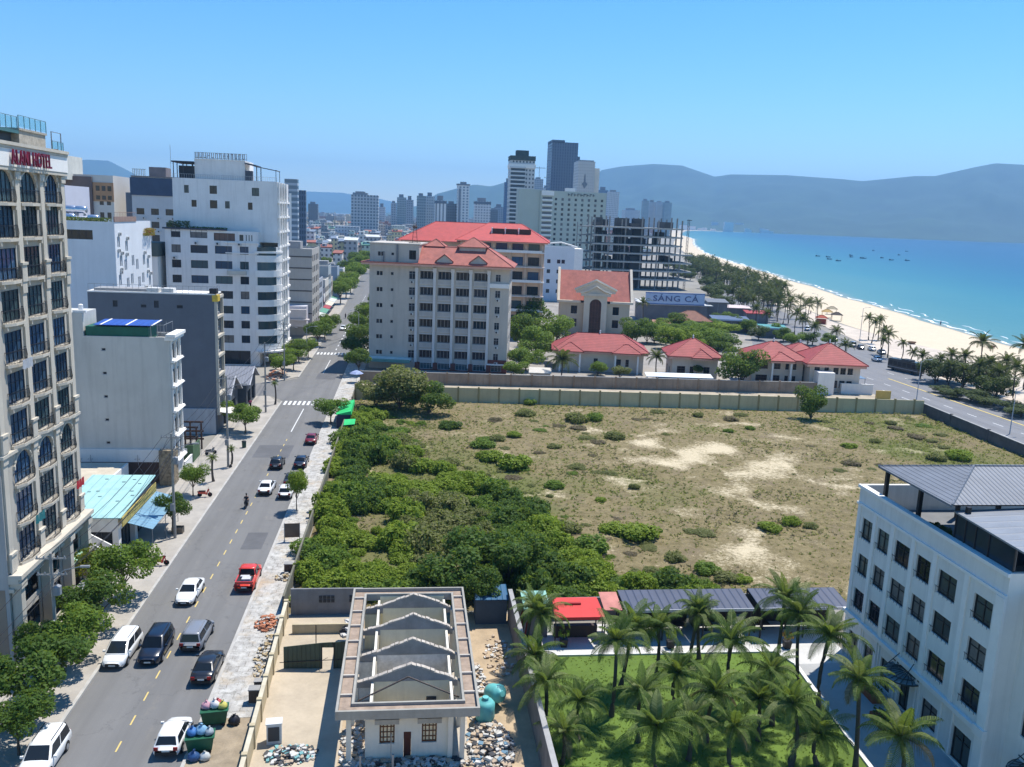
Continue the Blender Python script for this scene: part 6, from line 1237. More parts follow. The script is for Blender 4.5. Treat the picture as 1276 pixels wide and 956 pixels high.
for i, (a_, b_, t_, d_, mt, lab) in enumerate((
    (487, 494, 253, 1250, 'A', 'short grey tower at the start of the skyline cluster past the grid tower'), (494.5, 506, 246, 1250, 'B', 'grey blue twin tower, taller of the pair past the grid tower'), (506, 515, 249, 1300, 'A', 'grey blue twin tower, lower of the pair past the grid tower'),
    (519, 530, 244, 1000, 'B', 'teal grey tower on the red roof horizon, first of a joined pair'), (530, 541, 244.5, 1020, 'C', 'pale half of the joined teal grey tower pair'), (541.5, 556, 250, 980, 'D', 'white slab tower with dark column lines over the red roof'),
    (556, 569, 254, 1010, 'E', 'dark grey box tower between two white towers'), (591, 611, 251, 1050, 'D2', 'mid height white tower with a dark crown over the red roof'), (627.5, 638, 227, 1300, 'F', 'deep blue tower rising behind the balcony tower'),
    (664, 675, 223, 1500, 'A', 'unfinished grey tower with a roof crane behind the balcony tower'), (675, 684, 234, 1600, 'C', 'faint low tower between the crane tower and the slate slab'), (745, 756, 237, 1500, 'F2', 'hazy blue tower against the mountain, first past the beige twin'), (757, 770, 239, 1450, 'C', 'hazy pale tower against the mountain with a flat cap'),
    (800, 807.5, 250, 2200, 'B', 'leftmost of four slim hazy towers above the concrete frame'), (808, 816, 252, 2250, 'C', 'pale second of four slim hazy towers above the concrete frame'), (817, 826, 252, 2230, 'C', 'pale third of four slim hazy towers above the concrete frame'), (827, 836, 252.5, 2200, 'B', 'last of four slim hazy towers above the concrete frame'),
    (778, 797, 262, 2300, 'C', 'low broad hazy block left of the four slim towers'), (610, 620, 262, 1300, 'E', 'small dark block at the foot of the deep blue tower'), (616, 628, 258, 1350, 'A', 'grey stepped block beside the deep blue tower'), (472, 480, 258, 1400, 'C', 'faint low tower beside the broad grid tower'), (384, 396, 254, 1300, 'E', 'dark low block under the far hills'))):
    mats_ = dict(A=MWIN('tA', (.34, .38, .42), (.13, .17, .21), 3., 3.5, .55, .5), B=MWIN('tB', (.27, .34, .37), (.11, .16, .2), 2.4, 3.4, .6, .55), C=MWIN('tC', (.52, .54, .55), (.22, .26, .3), 2.8, 3.4, .5, .5), D=MWIN('tD', (.66, .66, .65), (.14, .18, .22), 4.2, 60, .4, .96), D2=MWIN('tD2', (.60, .61, .62), (.16, .2, .25), 3.6, 3.5, .5, .5), E=MWIN('tE', (.14, .17, .2), (.08, .1, .12), 3, 3.4, .6, .5), F=MWIN('tF', (.07, .13, .24), (.05, .1, .18), 2.5, 3.6, .6, .5), F2=MWIN('tF2', (.16, .22, .3), (.1, .15, .22), 2.5, 3.6, .6, .5))
    o_, W_, D_, H_ = tower(lab, a_, b_, t_, d_, mats_[mt], top=[(.2, .7, .2, .8, .01, 3.+i % 3*1.4)])
    if 'crane' in lab:
        m = MB(); m.box(W_*.5, W_*.5+.8, 2, 2.8, H_, H_+22); m.box(W_*.1, W_*1.2, 2.1, 2.7, H_+19, H_+20); obj('crane', m, steel, o_)
    if 'dark crown' in lab or 'white slab' in lab: m = MB(); m.box(-.3, W_+.3, -.3, D_+.3, H_-3.5, H_-.5); obj('crown', m, M('tower_crown', (.12, .15, .19), .7), o_)
o_, W_, D_, H_ = tower('slender white tower with a dark stepped crown and a long window column', 569, 584, 231, 1000, MWIN('tG', (.64, .65, .65), (.15, .2, .25), 4.4, 3.4, .5, .55), top=[(-.05, 1.05, -.05, 1.05, .01, 1.8), (.25, .75, .2, .8, 1.8, 4.2)])
m = MB(); m.box(W_*.12, W_*.3, -.3, -.01, 0, H_-4); obj('window_column', m, M('tower_cap', (.2, .22, .25)), o_)
# balcony tower
def balcony_tower():
    mat = MWIN('tH', (.50, .50, .49), (.07, .09, .11), 3., 3.6, .5, .45); o, W, D, H = tower('tall balcony tower with a planted dark crown nearest the red roofed hotel', 634, 664, 200, 700, mat, D=20)
    n = int(H/3.6)
    for i in range(n):
        m = MB(); m.box(-.8, W*.62, -1.6, -.01, 3.6*i, 3.6*i+1.25); obj('balcony', m, M('tower_balcony', (.58, .60, .60), .8, .1, .1), o)
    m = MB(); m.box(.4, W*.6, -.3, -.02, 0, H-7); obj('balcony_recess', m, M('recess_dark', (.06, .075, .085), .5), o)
    m = MB(); m.box(-.6, W+.6, -1, D, H-6.5, H-3); obj('sky_band', m, whitet, o)
    m = MB(); m.box(-.3, W+.3, -.6, D, H+.01, H+4); m.box(W*.25, W*.75, 4, 14, H+4, H+9); obj('crown', m, M('crown_planting', (.05, .07, .06), .9, .4, .3), o)
balcony_tower()
o_, W_, D_, H_ = tower('tallest tower on the skyline, a dark slate blue glass slab', 684, 716, 178, 1100, MWIN('tI', (.085, .115, .17), (.055, .08, .13), 3.4, 3.8, .5, .7), D=40, top=[(0, .48, 0, 1, .01, 3.5), (0, 1, 0, 1, .01, .8)], extra=M('slab_cap', (.07, .1, .15), .5))
m = MB(); m.box(W_, W_*1.13, 8, 40, -1, H_*.88); obj('side_wing', m, M('slab_cap', (.07, .1, .15)), o_)
o_, W_, D_, H_ = tower('beige hotel slab with a dark emblem near its top beside the slate slab', 717.5, 738, 201, 950, MWIN('tJ', (.50, .47, .44), (.40, .38, .36), 2.2, 3.4, .4, .5), D=30, top=[(.05, .95, .1, .9, .01, 1.5)])
m = MB(); xc = W_*.42; zc = H_-26; m.ext([(xc-3.6, zc), (xc, zc-5.5), (xc+3.6, zc), (xc+1.1, zc+2), (xc+.5, zc+11), (xc-.5, zc+11), (xc-1.1, zc+2)], -.5, -.02); obj('emblem', m, M('emblem_grey', (.17, .18, .2), .7), o_)
m = MB(); m.box(W_+.01, W_*1.32, 3, 26, -1, H_*.93); obj('side_wing', m, M('beige_lit_side', (.66, .58, .48), .85, .06, .1), o_)  # sunlit side of the slab, its brightness put into a lighter beige
# blocks left of the white tower
def left_blocks():
    B = Bld('hotel_tower', 'grey white block with a navy top storey band far behind the white hotel tower', 'hotel', (-66, 200, 0), 0, 14, 18, 43.8, M('grey_block_wall', (.50, .51, .52), .88, .06, .2, streak=.15), ph=.5)
    for i in range(7):
        for k in range(3): B.win('F', 1.2+4.3*k, 8.5+4.0*i, 2.3, 1.9, darkfr, GL, nx=2); aircon(B.o, (3.4+4.3*k, -.003, 7.2+4.0*i))
    B.done(); m = MB(); m.box(-.3, 14.3, -.35, -.003, 38.3, 43.6); B.part('top_band', m, M('navy_band', (.045, .07, .12), .7, .2, .3)); m = MB(); m.box(4.5, 9.5, 3, 9, 43.4, 47); m.box(0, 14, -.4, .4, 43.81, 44.1); B.part('roof_room', m, M('dusky_brick', (.20, .17, .17), .9, .2, .5)); m = MB(); m.box(-2.4, -.01, 2, 17, 0, 39); B.part('side_wing', m, M('dusk_wing', (.13, .16, .2), .9))
    m = MB()
    for k in range(8): m.box(.6+.5*k, .75+.5*k, -.2, -.1, 44.11, 46)
    m.box(.5, 4.5, -.2, -.1, 46, 46.15); B.part('letters', m, steel)
    m = MB(); m.tube((10.5, 5, 47), (10.5, 5, 54), .06, n=4); B.part('mast', m, steel)
    B = Bld('hotel_tower', 'block with an orange brick upper corner and white lower storeys behind the cream hotel', 'hotel', (-84.5, 200, 0), 0, 13.2, 16, 43.8, M('tan_white', (.58, .55, .50), .88, .06, .2), ph=.4)
    for i in range(6):
        for k in range(2): B.win('F', 9.0+2.1*k, 18.5+4.1*i, 1.2, 1.9, darkfr, GL, nx=1)
    B.done(); m = MB(); m.box(7.3, 13.3, -.3, -.003, 36, 41.6); B.part('brick_band', m, M('orange_brick', (.42, .24, .13), .9, .15, .5))
    for k in range(3): m = MB(); m.box(8.2+1.7*k, 9.3+1.7*k, -.36, -.301, 39.1, 40.6); m.box(8.2+1.7*k, 9.3+1.7*k, -.36, -.301, 36.5, 37.7); B.part('window', m, GL)
    m = MB(); m.box(-8, 7.2, -.8, 10, 30, 43.2); B.part('dark_wing', m, M('brown_wing', (.16, .12, .11), .9, .15, .4))
    m = MB(); m.box(-9, 1.8, -5, 8, 42, 49); B.part('upper_wall', m, M('cream_upper', (.62, .6, .52), .85)); m = MB(); m.box(-7, -.5, -5.2, -4.8, 49, 50.6); B.part('roof_screen', m, M('red_roof_screen', (.30, .06, .055), .8))
    B = Bld('apartment_building', 'lilac white house with water tanks behind the white air conditioner block', 'building', (-66, 112, 0), 0, 13.2, 14, 39, M('lilac_wall', (.56, .56, .62), .88, .06, .3), ph=.4)
    for i in range(3):
        for k in range(3): B.win('F', 1.8+3.6*k, 27.3+3.6*i-(.4 if k == 0 else 0), 1.1, 1.8, darkfr, GL, nx=1)
    B.done()
    for k in range(3): water_tank((-50.6+1.9*k-.9, 106, 32.9), ['first', 'middle', 'last'][k]+' of three steel roof tanks in a row behind the white block roof', None, sc=1.25)
    o = thing('roof_platform', 'flat rooftop carrying three steel tanks', 'roof', (-52.5, 103.5, 0)); m = MB(); m.box(0, 6.4, 0, 6, 0, 32.8); obj('wall', m, M('lilac_wall', (.56, .56, .62)), o)
    o = thing('building', 'sunlit white wall with one brown window in the gap beside the white hotel tower', 'building', (-42.8, 118, 0)); m = MB(); m.box(0, 6.4, 0, 12, 0, 24.5); obj('wall', m, white, o); m = MB(); m.box(2.6, 4.0, -.05, -.003, 20.4, 22.4); obj('window', m, M('brown_pane', (.22, .14, .1), .5), o); m = MB(); m.box(-.2, 6.6, -.3, 8, 24.51, 27.5); obj('roof_room', m, M('greenish_dark', (.08, .1, .09), .8), o)
left_blocks()
def street_shops():
    r = random.Random(21); y = 194.; k = 0
    cols = [(.55, .53, .49), (.40, .42, .45), (.12, .13, .15), (.58, .55, .48), (.36, .40, .40), (.50, .44, .38), (.30, .36, .42), (.62, .6, .57)]
    kinds = ['pale shop house with a flat roof', 'blue grey shop house with a railed roof', 'black fronted shop house with a round white sign', 'cream shop house under a sheet roof', 'sea green shop house', 'brown shop house with balconies', 'steel blue shop house', 'white shop house with dark windows']
    places = ['nearest the beige striped block', 'second along from the beige striped block', 'third along from the beige striped block', 'fourth along from the beige block', 'fifth along from the beige block', 'sixth along from the beige block', 'far along the street beyond the trees', 'at the far end of the street']
    while k < 8:
        W = r.uniform(8, 14); H = (11.5, 14, 9.5, 12, 16, 11, 13, 10)[k]; xo = -10.0-.9*(y-190)/80
        B = Bld('shop_house', kinds[k]+', '+places[k], 'shop house', (xo, y, 0), 90, W, 14, H, M('shop_wall_%d' % k, cols[k], .88, .1, .3, streak=.25), group='shop houses along the street', ph=.5)
        for i in range(int(H/3.4)):
            n = int(W/3)
            for q in range(n): B.win('F', .7+3.0*q, .6+3.4*i, 2.0, 1.9, darkfr, None, nx=2)
            for q in range(2): B.win('L', 3+4.5*q, 1.2+3.4*i, 1.2, 1.3, darkfr, GL, nx=1)
        B.done()
        m = MB(); m.hexa([(.1, -2.2, 2.9), (W-.1, -2.2, 2.9), (W-.1, -.01, 3.4), (.1, -.01, 3.4)], [(.1, -2.2, 2.98), (W-.1, -2.2, 2.98), (W-.1, -.01, 3.48), (.1, -.01, 3.48)]); B.part('awning', m, M('awning_%d' % (k % 4), ((.5, .52, .5), (.10, .25, .18), (.32, .06, .07), (.55, .5, .4))[k % 4], .8))
        if k == 2:
            m = MB(); m.lathe([(0, 0), (1.5, 0), (1.5, .15), (0, .16)], 20); m.v = [(9.6-z if False else x+W*.5, -.02-z, yy+6.3) for x, yy, z in m.v]; B.part('sign_board', m, whitet)
        m = MB(); m.box(1, W*.6, 4, 9, H-.49, H+2.2); B.part('roof_room', m, M('grey_roof_room', (.3, .3, .3)))
        y += W+r.uniform(.2, 1.2) if k < 5 else W+26; k += 1
    for (px, py, lab, col, rad_) in ((384, 411, 'pale mint cafe umbrella under the beige striped block', (.52, .62, .55), 2.6), (400, 398, 'white cafe umbrella by the far pavement trees', (.66, .68, .68), 2.8), (399, 415, 'dark red cafe umbrella on the far pavement', (.24, .04, .07), 2.6), (350, 455, 'cream cafe umbrella at the street corner below the white hotel tower', (.66, .62, .54), 1.8), (355, 442, 'pale green cafe umbrella at the foot of the white hotel tower', (.5, .58, .5), 2.0), (412, 404, 'second dark red cafe umbrella further along the pavement', (.22, .04, .06), 2.2)):
        p = gz(px, py+6); o = thing('umbrella', lab, 'umbrella', (min(p.x, -6.2), p.y, .13), 0, 'cafe umbrellas along the pavement'); m = MB(); m.lathe([(rad_, 2.3), (rad_*.55, 2.75), (.05, 3.05)], 8); obj('canopy', m, M('umb_'+lab[:9], col, .8, .1, 1.), o); m = MB(); m.tube((0, 0, 0), (0, 0, 2.9), .04, n=5); obj('pole', m, steel, o)
street_shops()
def city():
    """the low city between the street and the hills: every house its own thing"""
    r = random.Random(5)
    walls = [('white', (.66, .65, .62)), ('cream', (.60, .55, .44)), ('grey', (.40, .40, .40)), ('pale blue', (.42, .49, .55)), ('pale yellow', (.62, .54, .32)), ('peach', (.58, .45, .36)), ('mint', (.45, .54, .48))]
    roofs = [('a pale grey flat roof', (.45, .44, .42)), ('a grey flat roof', (.33, .33, .33)), ('a rust red sheet roof', (.30, .11, .08)), ('a slate sheet roof', (.16, .20, .26)), ('a brown flat roof', (.26, .22, .19)), ('a pale sheet roof', (.55, .56, .55)), ('a green sheet roof', (.12, .26, .20))]
    zones = ['just behind the street shops', 'in the mid city', 'in the far city haze']
    cand = []
    for _ in range(9000):
        px = r.choice((r.uniform(92, 166), r.uniform(355, 470), r.uniform(355, 520), r.uniform(470, 660))); py = r.choice((r.uniform(258, 275), r.uniform(266, 300), r.uniform(275, 335)))
        if 92 < px < 170 and py < 252: continue
        hz = CYP-FPX*0; p = gz(px, py) if ray(px, py).z < -.0015 else None
        if p is None or p.y > 3600 or p.y < 225: continue
        if -26-.03*(p.y-225) < p.x < 34 and p.y < 480: continue
        if p.y > 1300 and r.random() < .6: continue
        if p.x > interp(INNER, p.y)-60: continue
        cand.append(p)
    used = []; n = 0
    for p in cand:
        s = 6+p.y*.004
        if any(abs(p.x-q.x) < s and abs(p.y-q.y) < s*1.3 for q in used): continue
        used.append(p)
        if len(used) >= 296: break
    for p in used:
        wn, wc = r.choice(walls); rn, rc = r.choice(roofs); far = p.y > 900; W = r.uniform(5, 11)*(1.+(p.y > 900)*.5); D = r.uniform(8, 15); H = r.choice((6, 7, 8, 10, 11, 13, 17))*(r.uniform(.9, 1.2))*(1.15 if far else 1.)
        zn = zones[0 if p.y < 420 else 1 if p.y < 1000 else 2]
        o = thing('city_house', '%s walled house with %s %s' % (wn, rn, zn), 'house', (p.x, p.y, 0), r.uniform(-.15, .15), 'houses of the low city')
        m = MB(); m.box(0, W, 0, D, -.3, H)
        if r.random() < .55: m.box(W*.1, W*.55, D*.2, D*.8, H, H+3)
        obj('wall', m, MWIN('ch_'+wn.replace(' ', '_'), wc, (.10, .12, .14), 3.1, 3.4, .45, .45), o)
        m = MB()
        if 'flat' in rn: m.box(-.2, W+.2, -.3, D, H+.001, H+.25); m.box(W*.6, W*.6+1.6, D*.4, D*.4+1.6, H+.25, H+2.0)
        else: m.hexa([(-.4, -.6, H+.6), (W+.4, -.6, H+.6), (W+.4, D+.4, H+1.9), (-.4, D+.4, H+1.9)], [(-.4, -.6, H+.75), (W+.4, -.6, H+.75), (W+.4, D+.4, H+2.05), (-.4, D+.4, H+2.05)]); m.box(0, W, 0, .2, H+.002, H+.75)
        obj('roof', m, M('croof_'+rn.replace(' ', '_'), rc, .8, .2, .2), o)
    # beyond about a kilometre the roofs run together into one mass
    ms = [MWIN('fc_%d' % k, c, (.14, .16, .18), 3.2, 3.4, .4, .4) for k, c in enumerate(((.60, .58, .54), (.46, .44, .42), (.40, .44, .48), (.55, .48, .36), (.30, .30, .31), (.36, .20, .16), (.42, .46, .42)))]+[M('far_green', (.05, .09, .04), .9, .3, .02)]
    m = MB()
    for _ in range(5200):
        y = 850+3700*r.random()**1.5; x = r.uniform(-.62*y-120, min(interp(INNER, y)-70, .75*y)); W, D = r.uniform(8, 26), r.uniform(9, 22); H = r.choice((4, 7, 9, 11, 13, 16, 20, 26 if y > 1500 else 12)); k = r.randrange(8)
        if k == 7: H = r.uniform(5, 9); W *= 1.3
        if -14-.1*(y-400) < x < 12 and y < 1000: continue
        m.box(x, x+W, y, y+D, -.2, H, k)
        if k < 7 and r.random() < .4: m.box(x+W*.2, x+W*.6, y+D*.2, y+D*.7, H+.001, H+3, k)
    struct('distant_city', m, ms, 'stuff')
    # the pale town strung along the far shore
    for k in range(46):
        px = r.uniform(846, 1010) if k < 40 else r.uniform(1010, 1180); p = gz(px, 286.2+(px-850)*.037+r.uniform(-1.2, .6)); 
        d = math.hypot(p.x, p.y); sc = min(1., 6500/max(d, 1))
        if p.y > 9000: continue
        o = thing('shore_building', 'tiny pale block in the hazy town along the far shore', 'building', (p.x, p.y+60, 0), 0, 'blocks of the far shore town'); m = MB(); H = r.choice((10, 14, 18, 25, 60, 30)) if px < 960 else r.uniform(6, 14); W = r.uniform(18, 60); m.box(0, W, 0, 25, -.2, H); obj('wall', m, M('far_pale', (.66, .66, .64), .9, .1, .01), o)
city()
# ================================================================ TREES AND PLANTS
LF = dict(
    dark=MLEAF('leaf_dark', (.03, .066, .012), (.06, .12, .02), (.11, .185, .03)),
    mid=MLEAF('leaf_mid', (.065, .125, .015), (.115, .20, .024), (.19, .275, .04)),
    brown=MLEAF('leaf_brown', (.12, .09, .055), (.18, .14, .085), (.26, .21, .13)),
    bright=MLEAF('leaf_bright', (.11, .17, .014), (.18, .26, .02), (.27, .35, .045)),
    olive=MLEAF('leaf_olive', (.11, .125, .035), (.17, .185, .055), (.25, .25, .10)),
    palm=MLEAF('leaf_palm', (.035, .078, .013), (.075, .13, .023), (.15, .20, .05), .4),
    palmfar=MLEAF('leaf_palm_far', (.02, .038, .014), (.045, .065, .02), (.09, .10, .03), .25),
    palm_pale=MLEAF('leaf_palm_pale', (.08, .12, .03), (.13, .17, .05), (.24, .26, .11), .3), palmfar_pale=MLEAF('leaf_palm_far_pale', (.04, .06, .02), (.07, .09, .03), (.12, .13, .05), .25), dry_frond=MLEAF('leaf_palm_dry', (.10, .075, .035), (.17, .13, .07), (.26, .21, .12), .25),
    coast=MLEAF('leaf_coast', (.025, .045, .016), (.05, .08, .022), (.09, .12, .03), .25))
bark = M('bark', (.13, .10, .075), .95, .3, 3., fine=.4)
pbark = M('palm_bark', (.10, .082, .065), .95, .3, 3., fine=.4)
def leafcloud(blobs, n, size, seed, flat=.5, skin=.55):
    """leaf clumps spread through lobes: denser near the outside, holes between lobes"""
    r = np.random.default_rng(seed); w = np.array([b[3]**2.2 for b in blobs]); w /= w.sum()
    idx = r.choice(len(blobs), n, p=w); B = np.array(blobs)[idx]
    d = r.normal(size=(n, 3)); d /= np.linalg.norm(d, axis=1)[:, None]
    rad_ = B[:, 3]*(skin+(1.08-skin)*r.random(n)**.6)
    p = B[:, :3]+d*rad_[:, None]*np.array([1, 1, .82])
    nz = d*.6+r.normal(size=(n, 3))*.55+np.array([0, 0, flat]); nz /= np.linalg.norm(nz, axis=1)[:, None]
    a = np.cross(nz, r.normal(size=(n, 3))); a /= np.linalg.norm(a, axis=1)[:, None]; b = np.cross(nz, a)
    s = size*(.6+.8*r.random(n)); a *= (s*.62)[:, None]; b *= (s*.36)[:, None]
    v = np.stack([p-a, p+b*1.0+a*.1, p+a, p-b*1.0+a*.1], 1).reshape(-1, 3)
    m = MB(); m.v = [tuple(x) for x in v.tolist()]; m.f = [(4*i, 4*i+1, 4*i+2, 4*i+3) for i in range(n)]; m.m = [0]*n
    return m
def broad_variant(seed, h=6., r=3., n=4600, size=.25, leaf='mid', low=.42, lobes=11):
    q = random.Random(seed); blobs = []; t = MB(); cz = h*(low+(1-low)*.5); fork = h*low*.75
    for k in range(lobes):
        a = k*2.4+q.uniform(-.5, .5); rr = r*math.sqrt(q.uniform(.02, .62)); z = cz+h*(1-low)*q.uniform(-.28, .34)*(1-rr/r*.4); b = r*q.uniform(.30, .5)
        blobs.append((rr*math.cos(a), rr*math.sin(a), min(z, h-b*.8), b))
    t.path([(0, 0, -.1), (q.uniform(-.08, .08), q.uniform(-.08, .08), fork*.5), (0, 0, fork)], [.05*h*.55, .04*h*.5, .035*h*.5], 7)
    for b in blobs[:7]:
        t.path([(0, 0, fork*.92), (b[0]*.5+q.uniform(-.2, .2), b[1]*.5, fork+(b[2]-fork)*.55), (b[0]*.95, b[1]*.95, b[2])], [.024*h*.55, .014*h*.5, .006*h*.5], 5)
    return leafcloud(blobs, n, size, seed).mesh('crown', LF[leaf]), t.mesh('trunk', bark)
TV = {}
def tree(label, x, y, h, r, leaf='mid', group=None, v=None, name='tree', rz=None, low=.42):
    v = rng.randrange(4) if v is None else v; key = (leaf, v, low)
    if key not in TV: TV[key] = broad_variant(hash((v, 17)) % 997+v, leaf=leaf, low=low)
    rz = rng.uniform(0, 6.28) if rz is None else rz
    o = thing(name, label, 'tree', (x, y, .0), rz, group); s = (r/3., r/3., h/6.)
    inst('trunk', TV[key][1], o, sc=s); inst('crown', TV[key][0], o, sc=s); return o
def palm_variant(seed, leaf, nf=20, L_=2.9, seg=15, lw=.085):
    q = random.Random(seed); c = MB()
    for k in range(nf):
        mi = 1 if q.random() < .2 else 2 if (k > nf*.82 and q.random() < .45) else 0
        t = k/nf; az = k*2.399+q.uniform(-.25, .25); el = rad(78-98*t+q.uniform(-8, 8)); ln = L_*q.uniform(.7, 1.12)*(.75+.25*min(1, t*2.5)); droop = rad(q.uniform(42, 95))*(0.55+.6*t)
        pts = []; p = Vector((0, 0, 0)); side = Vector((-math.sin(az), math.cos(az), 0)); tw = q.uniform(-.25, .25)
        for i in range(seg+1):
            s = i/seg; e = el-droop*s**1.4; d = Vector((math.cos(az)*math.cos(e), math.sin(az)*math.cos(e), math.sin(e))); pts.append((p.copy(), d)); p = p+d*ln/seg
        k0 = [a for a, _ in pts[::4]]+[pts[-1][0]]; c.path(k0, [.036*(1-i/len(k0))+.003 for i in range(len(k0))], 3, 2 if mi == 2 else 1)
        for i in range(1, seg+1):
            s = i/seg; a, d = pts[i]; up = side.cross(d).normalized(); ll = (.30+.62*math.sin(math.pi*min(1., s*.9+.12)))*.78*L_/2.9
            for sg in (-1, 1):
                dirv = (side*sg*(.9)+d*.55+up*(.05-.55*s-.2*t)+side*tw*.3).normalized(); hang = Vector((0, 0, -1))*ll*(.55+.35*t)*q.uniform(.5, 1.25)
                e1 = a+dirv*ll*.5; e2 = a+dirv*ll*.82+hang; w = d*lw*.5
                c.add([a-w, a+w, e1+w*1.1, e1-w*1.1, e2], [(0, 1, 2, 3), (3, 2, 4)], mi)
    return c.mesh('crown', [LF[leaf], LF[leaf+'_pale'], LF['dry_frond']])
def palm_trunk(seed):
    q = random.Random(seed); m = MB(); bx, by = q.uniform(-.06, .06), q.uniform(-.06, .06)
    pts = [(bx*math.sin(math.pi*t)*4, by*math.sin(math.pi*t)*4, t) for t in np.linspace(0, 1, 9)]
    m.path(pts, [.17, .13, .115, .11, .105, .10, .10, .10, .11], 8); return m.mesh('trunk', pbark)
PT = [palm_trunk(k) for k in range(4)]
PC = {}
def palm(label, x, y, h, r, leaf='palm', group=None, v=None, far=False, z=0.):
    v = rng.randrange(5) if v is None else v; key = (leaf, v, far)
    if key not in PC: PC[key] = palm_variant(40+v*3, leaf, *( (15, 2.9, 8, .17) if far else (19, 2.9, 28, .06)))
    o = thing('palm_tree', label, 'palm', (x, y, z), rng.uniform(0, 6.28), group)
    o.rotation_euler.x, o.rotation_euler.y = rng.uniform(-.09, .09), rng.uniform(-.09, .09); r *= rng.uniform(.84, 1.02); inst('trunk', PT[v % 4], o, sc=(1.35, 1.35, h)); inst('crown', PC[key], o, (0, 0, h*.995), sc=r/(2.55 if far else 2.75)); return o
SV = {}
def shrub(label, x, y, r, h, leaf='bright', group=None, z=0., name='bush'):
    v = rng.randrange(4); key = (leaf, v)
    if key not in SV:
        q = random.Random(v+60); bl = []
        for k in range(9):
            a = k*2.4; rr = .66*math.sqrt(k/9); bl.append((rr*math.cos(a), rr*math.sin(a), .34+q.uniform(-.1, .26)*(1-rr), q.uniform(.26, .44)))
        SV[key] = leafcloud(bl, 2300, .12, v+70, .6, .5).mesh('shrub', LF[leaf])
    o = inst(name, SV[key], None, (x, y, z), rng.uniform(0, 6.28), (r, r, h*1.05)); return tag(o, label, name, group)
# --- the pavement trees beside the cream hotel and the shops
for x, y, h, r, lf, lab in ((-6.6, -4.2, 5.6, 2.9, 'mid', 'big leafy pavement tree with a few yellow blooms near the mint lean-to'), (-6.9, -10.6, 5.2, 3.0, 'dark', 'wide dark pavement tree beside the white estate car, in front of the cream hotel columns'), (-6.4, -15.8, 4.9, 2.6, 'mid', 'pavement tree between the near utility pole and the white estate car'), (-8.6, -17.2, 4.4, 2.0, 'dark', 'smaller dark tree close against the cream hotel columns'), (-6.6, -21.8, 5.4, 3.1, 'dark', 'large dark pavement tree below the near utility pole'), (-8.9, -24.6, 5.2, 2.4, 'dark', 'dark tree behind the large pavement tree at the corner of the cream hotel'), (-6.0, -27.6, 4.2, 2.2, 'dark', 'dark pavement tree by the parked white off-roader'), (-9.2, -29.6, 4.4, 2.4, 'mid', 'tree nearest the camera on the hotel pavement'),
                           (-6.9, 13.4, 4.6, 1.9, 'dark', 'small tree in front of the blue awning of the teal roofed shop'), (-7.6, 25.6, 4.2, 1.8, 'mid', 'round young tree before the narrow grey walled building'), (-7.0, 57.2, 5.0, 2.9, 'mid', 'spreading tree on the pavement by the charcoal walled building'), (-11.8, 61.5, 4.6, 2.4, 'mid', 'tree beside the cream awning of the charcoal walled building'),
                           (5.9, 64.9, 4.3, 3.0, 'mid', 'flat topped clipped tree on the verge beside the green stall'), (5.8, 20.2, 5.2, 1.5, 'bright', 'slim light green sapling on the verge beside parked cars')): tree(lab, x, y, h, r, lf, 'street trees along the pavement')
parapet_plants('yellow flowering climber spilling over the lean-to beside the cream hotel', (-10.4, -2.6, 2.2), 1.1, 1.6, 420, 44, ((.35, .27, .02), (.07, .12, .02), (.12, .16, .03)), 2.2)
r = random.Random(9)
for k, (px, py, h, rr, lf) in enumerate(((352, 470, 5, 3.0, 'mid'), (366, 462, 5, 3.0, 'mid'), (372, 452, 5.5, 3.2, 'dark'), (384, 447, 5, 2.8, 'mid'), (360, 452, 4.5, 2.6, 'mid'), (396, 432, 6.5, 3.6, 'dark'), (405, 424, 6.5, 3.4, 'mid'), (412, 416, 6, 3.2, 'dark'), (424, 379, 9, 5.0, 'mid'), (431, 372, 9, 5.2, 'mid'), (437, 366, 9.5, 5.4, 'mid'), (428, 362, 9, 5, 'olive'), (441, 356, 10, 5.8, 'mid'), (446, 350, 10, 6, 'mid'), (436, 346, 10, 6, 'dark'), (450, 341, 11, 6.5, 'mid'), (444, 336, 11, 6.5, 'dark'), (456, 333, 11, 7, 'mid'))):
    p = gz(px, py); tree('street tree in the leafy row lining the far pavement towards the city', p.x, p.y, h, rr, lf, 'trees of the far pavement row')
for k, (px, py, h, rr, lf) in enumerate(((447, 468, 6, 3.4, 'dark'), (444, 455, 7, 3.6, 'dark'), (447, 442, 8, 4.0, 'dark'), (450, 425, 8, 4, 'dark'), (452, 412, 8, 4.0, 'mid'), (455, 398, 6, 3.0, 'dark'), (456, 384, 6, 3, 'dark'))):
    p = gz(px, py); tree('dark tree standing between the tan block and the street', max(p.x, 5.6), p.y, h, rr, lf, 'dark trees beside the tan block')
for k in range(34):
    px, py = r.uniform(362, 470), r.uniform(300, 338); p = gz(px, py)
    if p.x < -30 or p.x > 40: tree('leafy tree standing among the low city houses', p.x, p.y, r.uniform(6, 10), r.uniform(3.5, 6), r.choice(('dark', 'mid')), 'trees among the city houses')
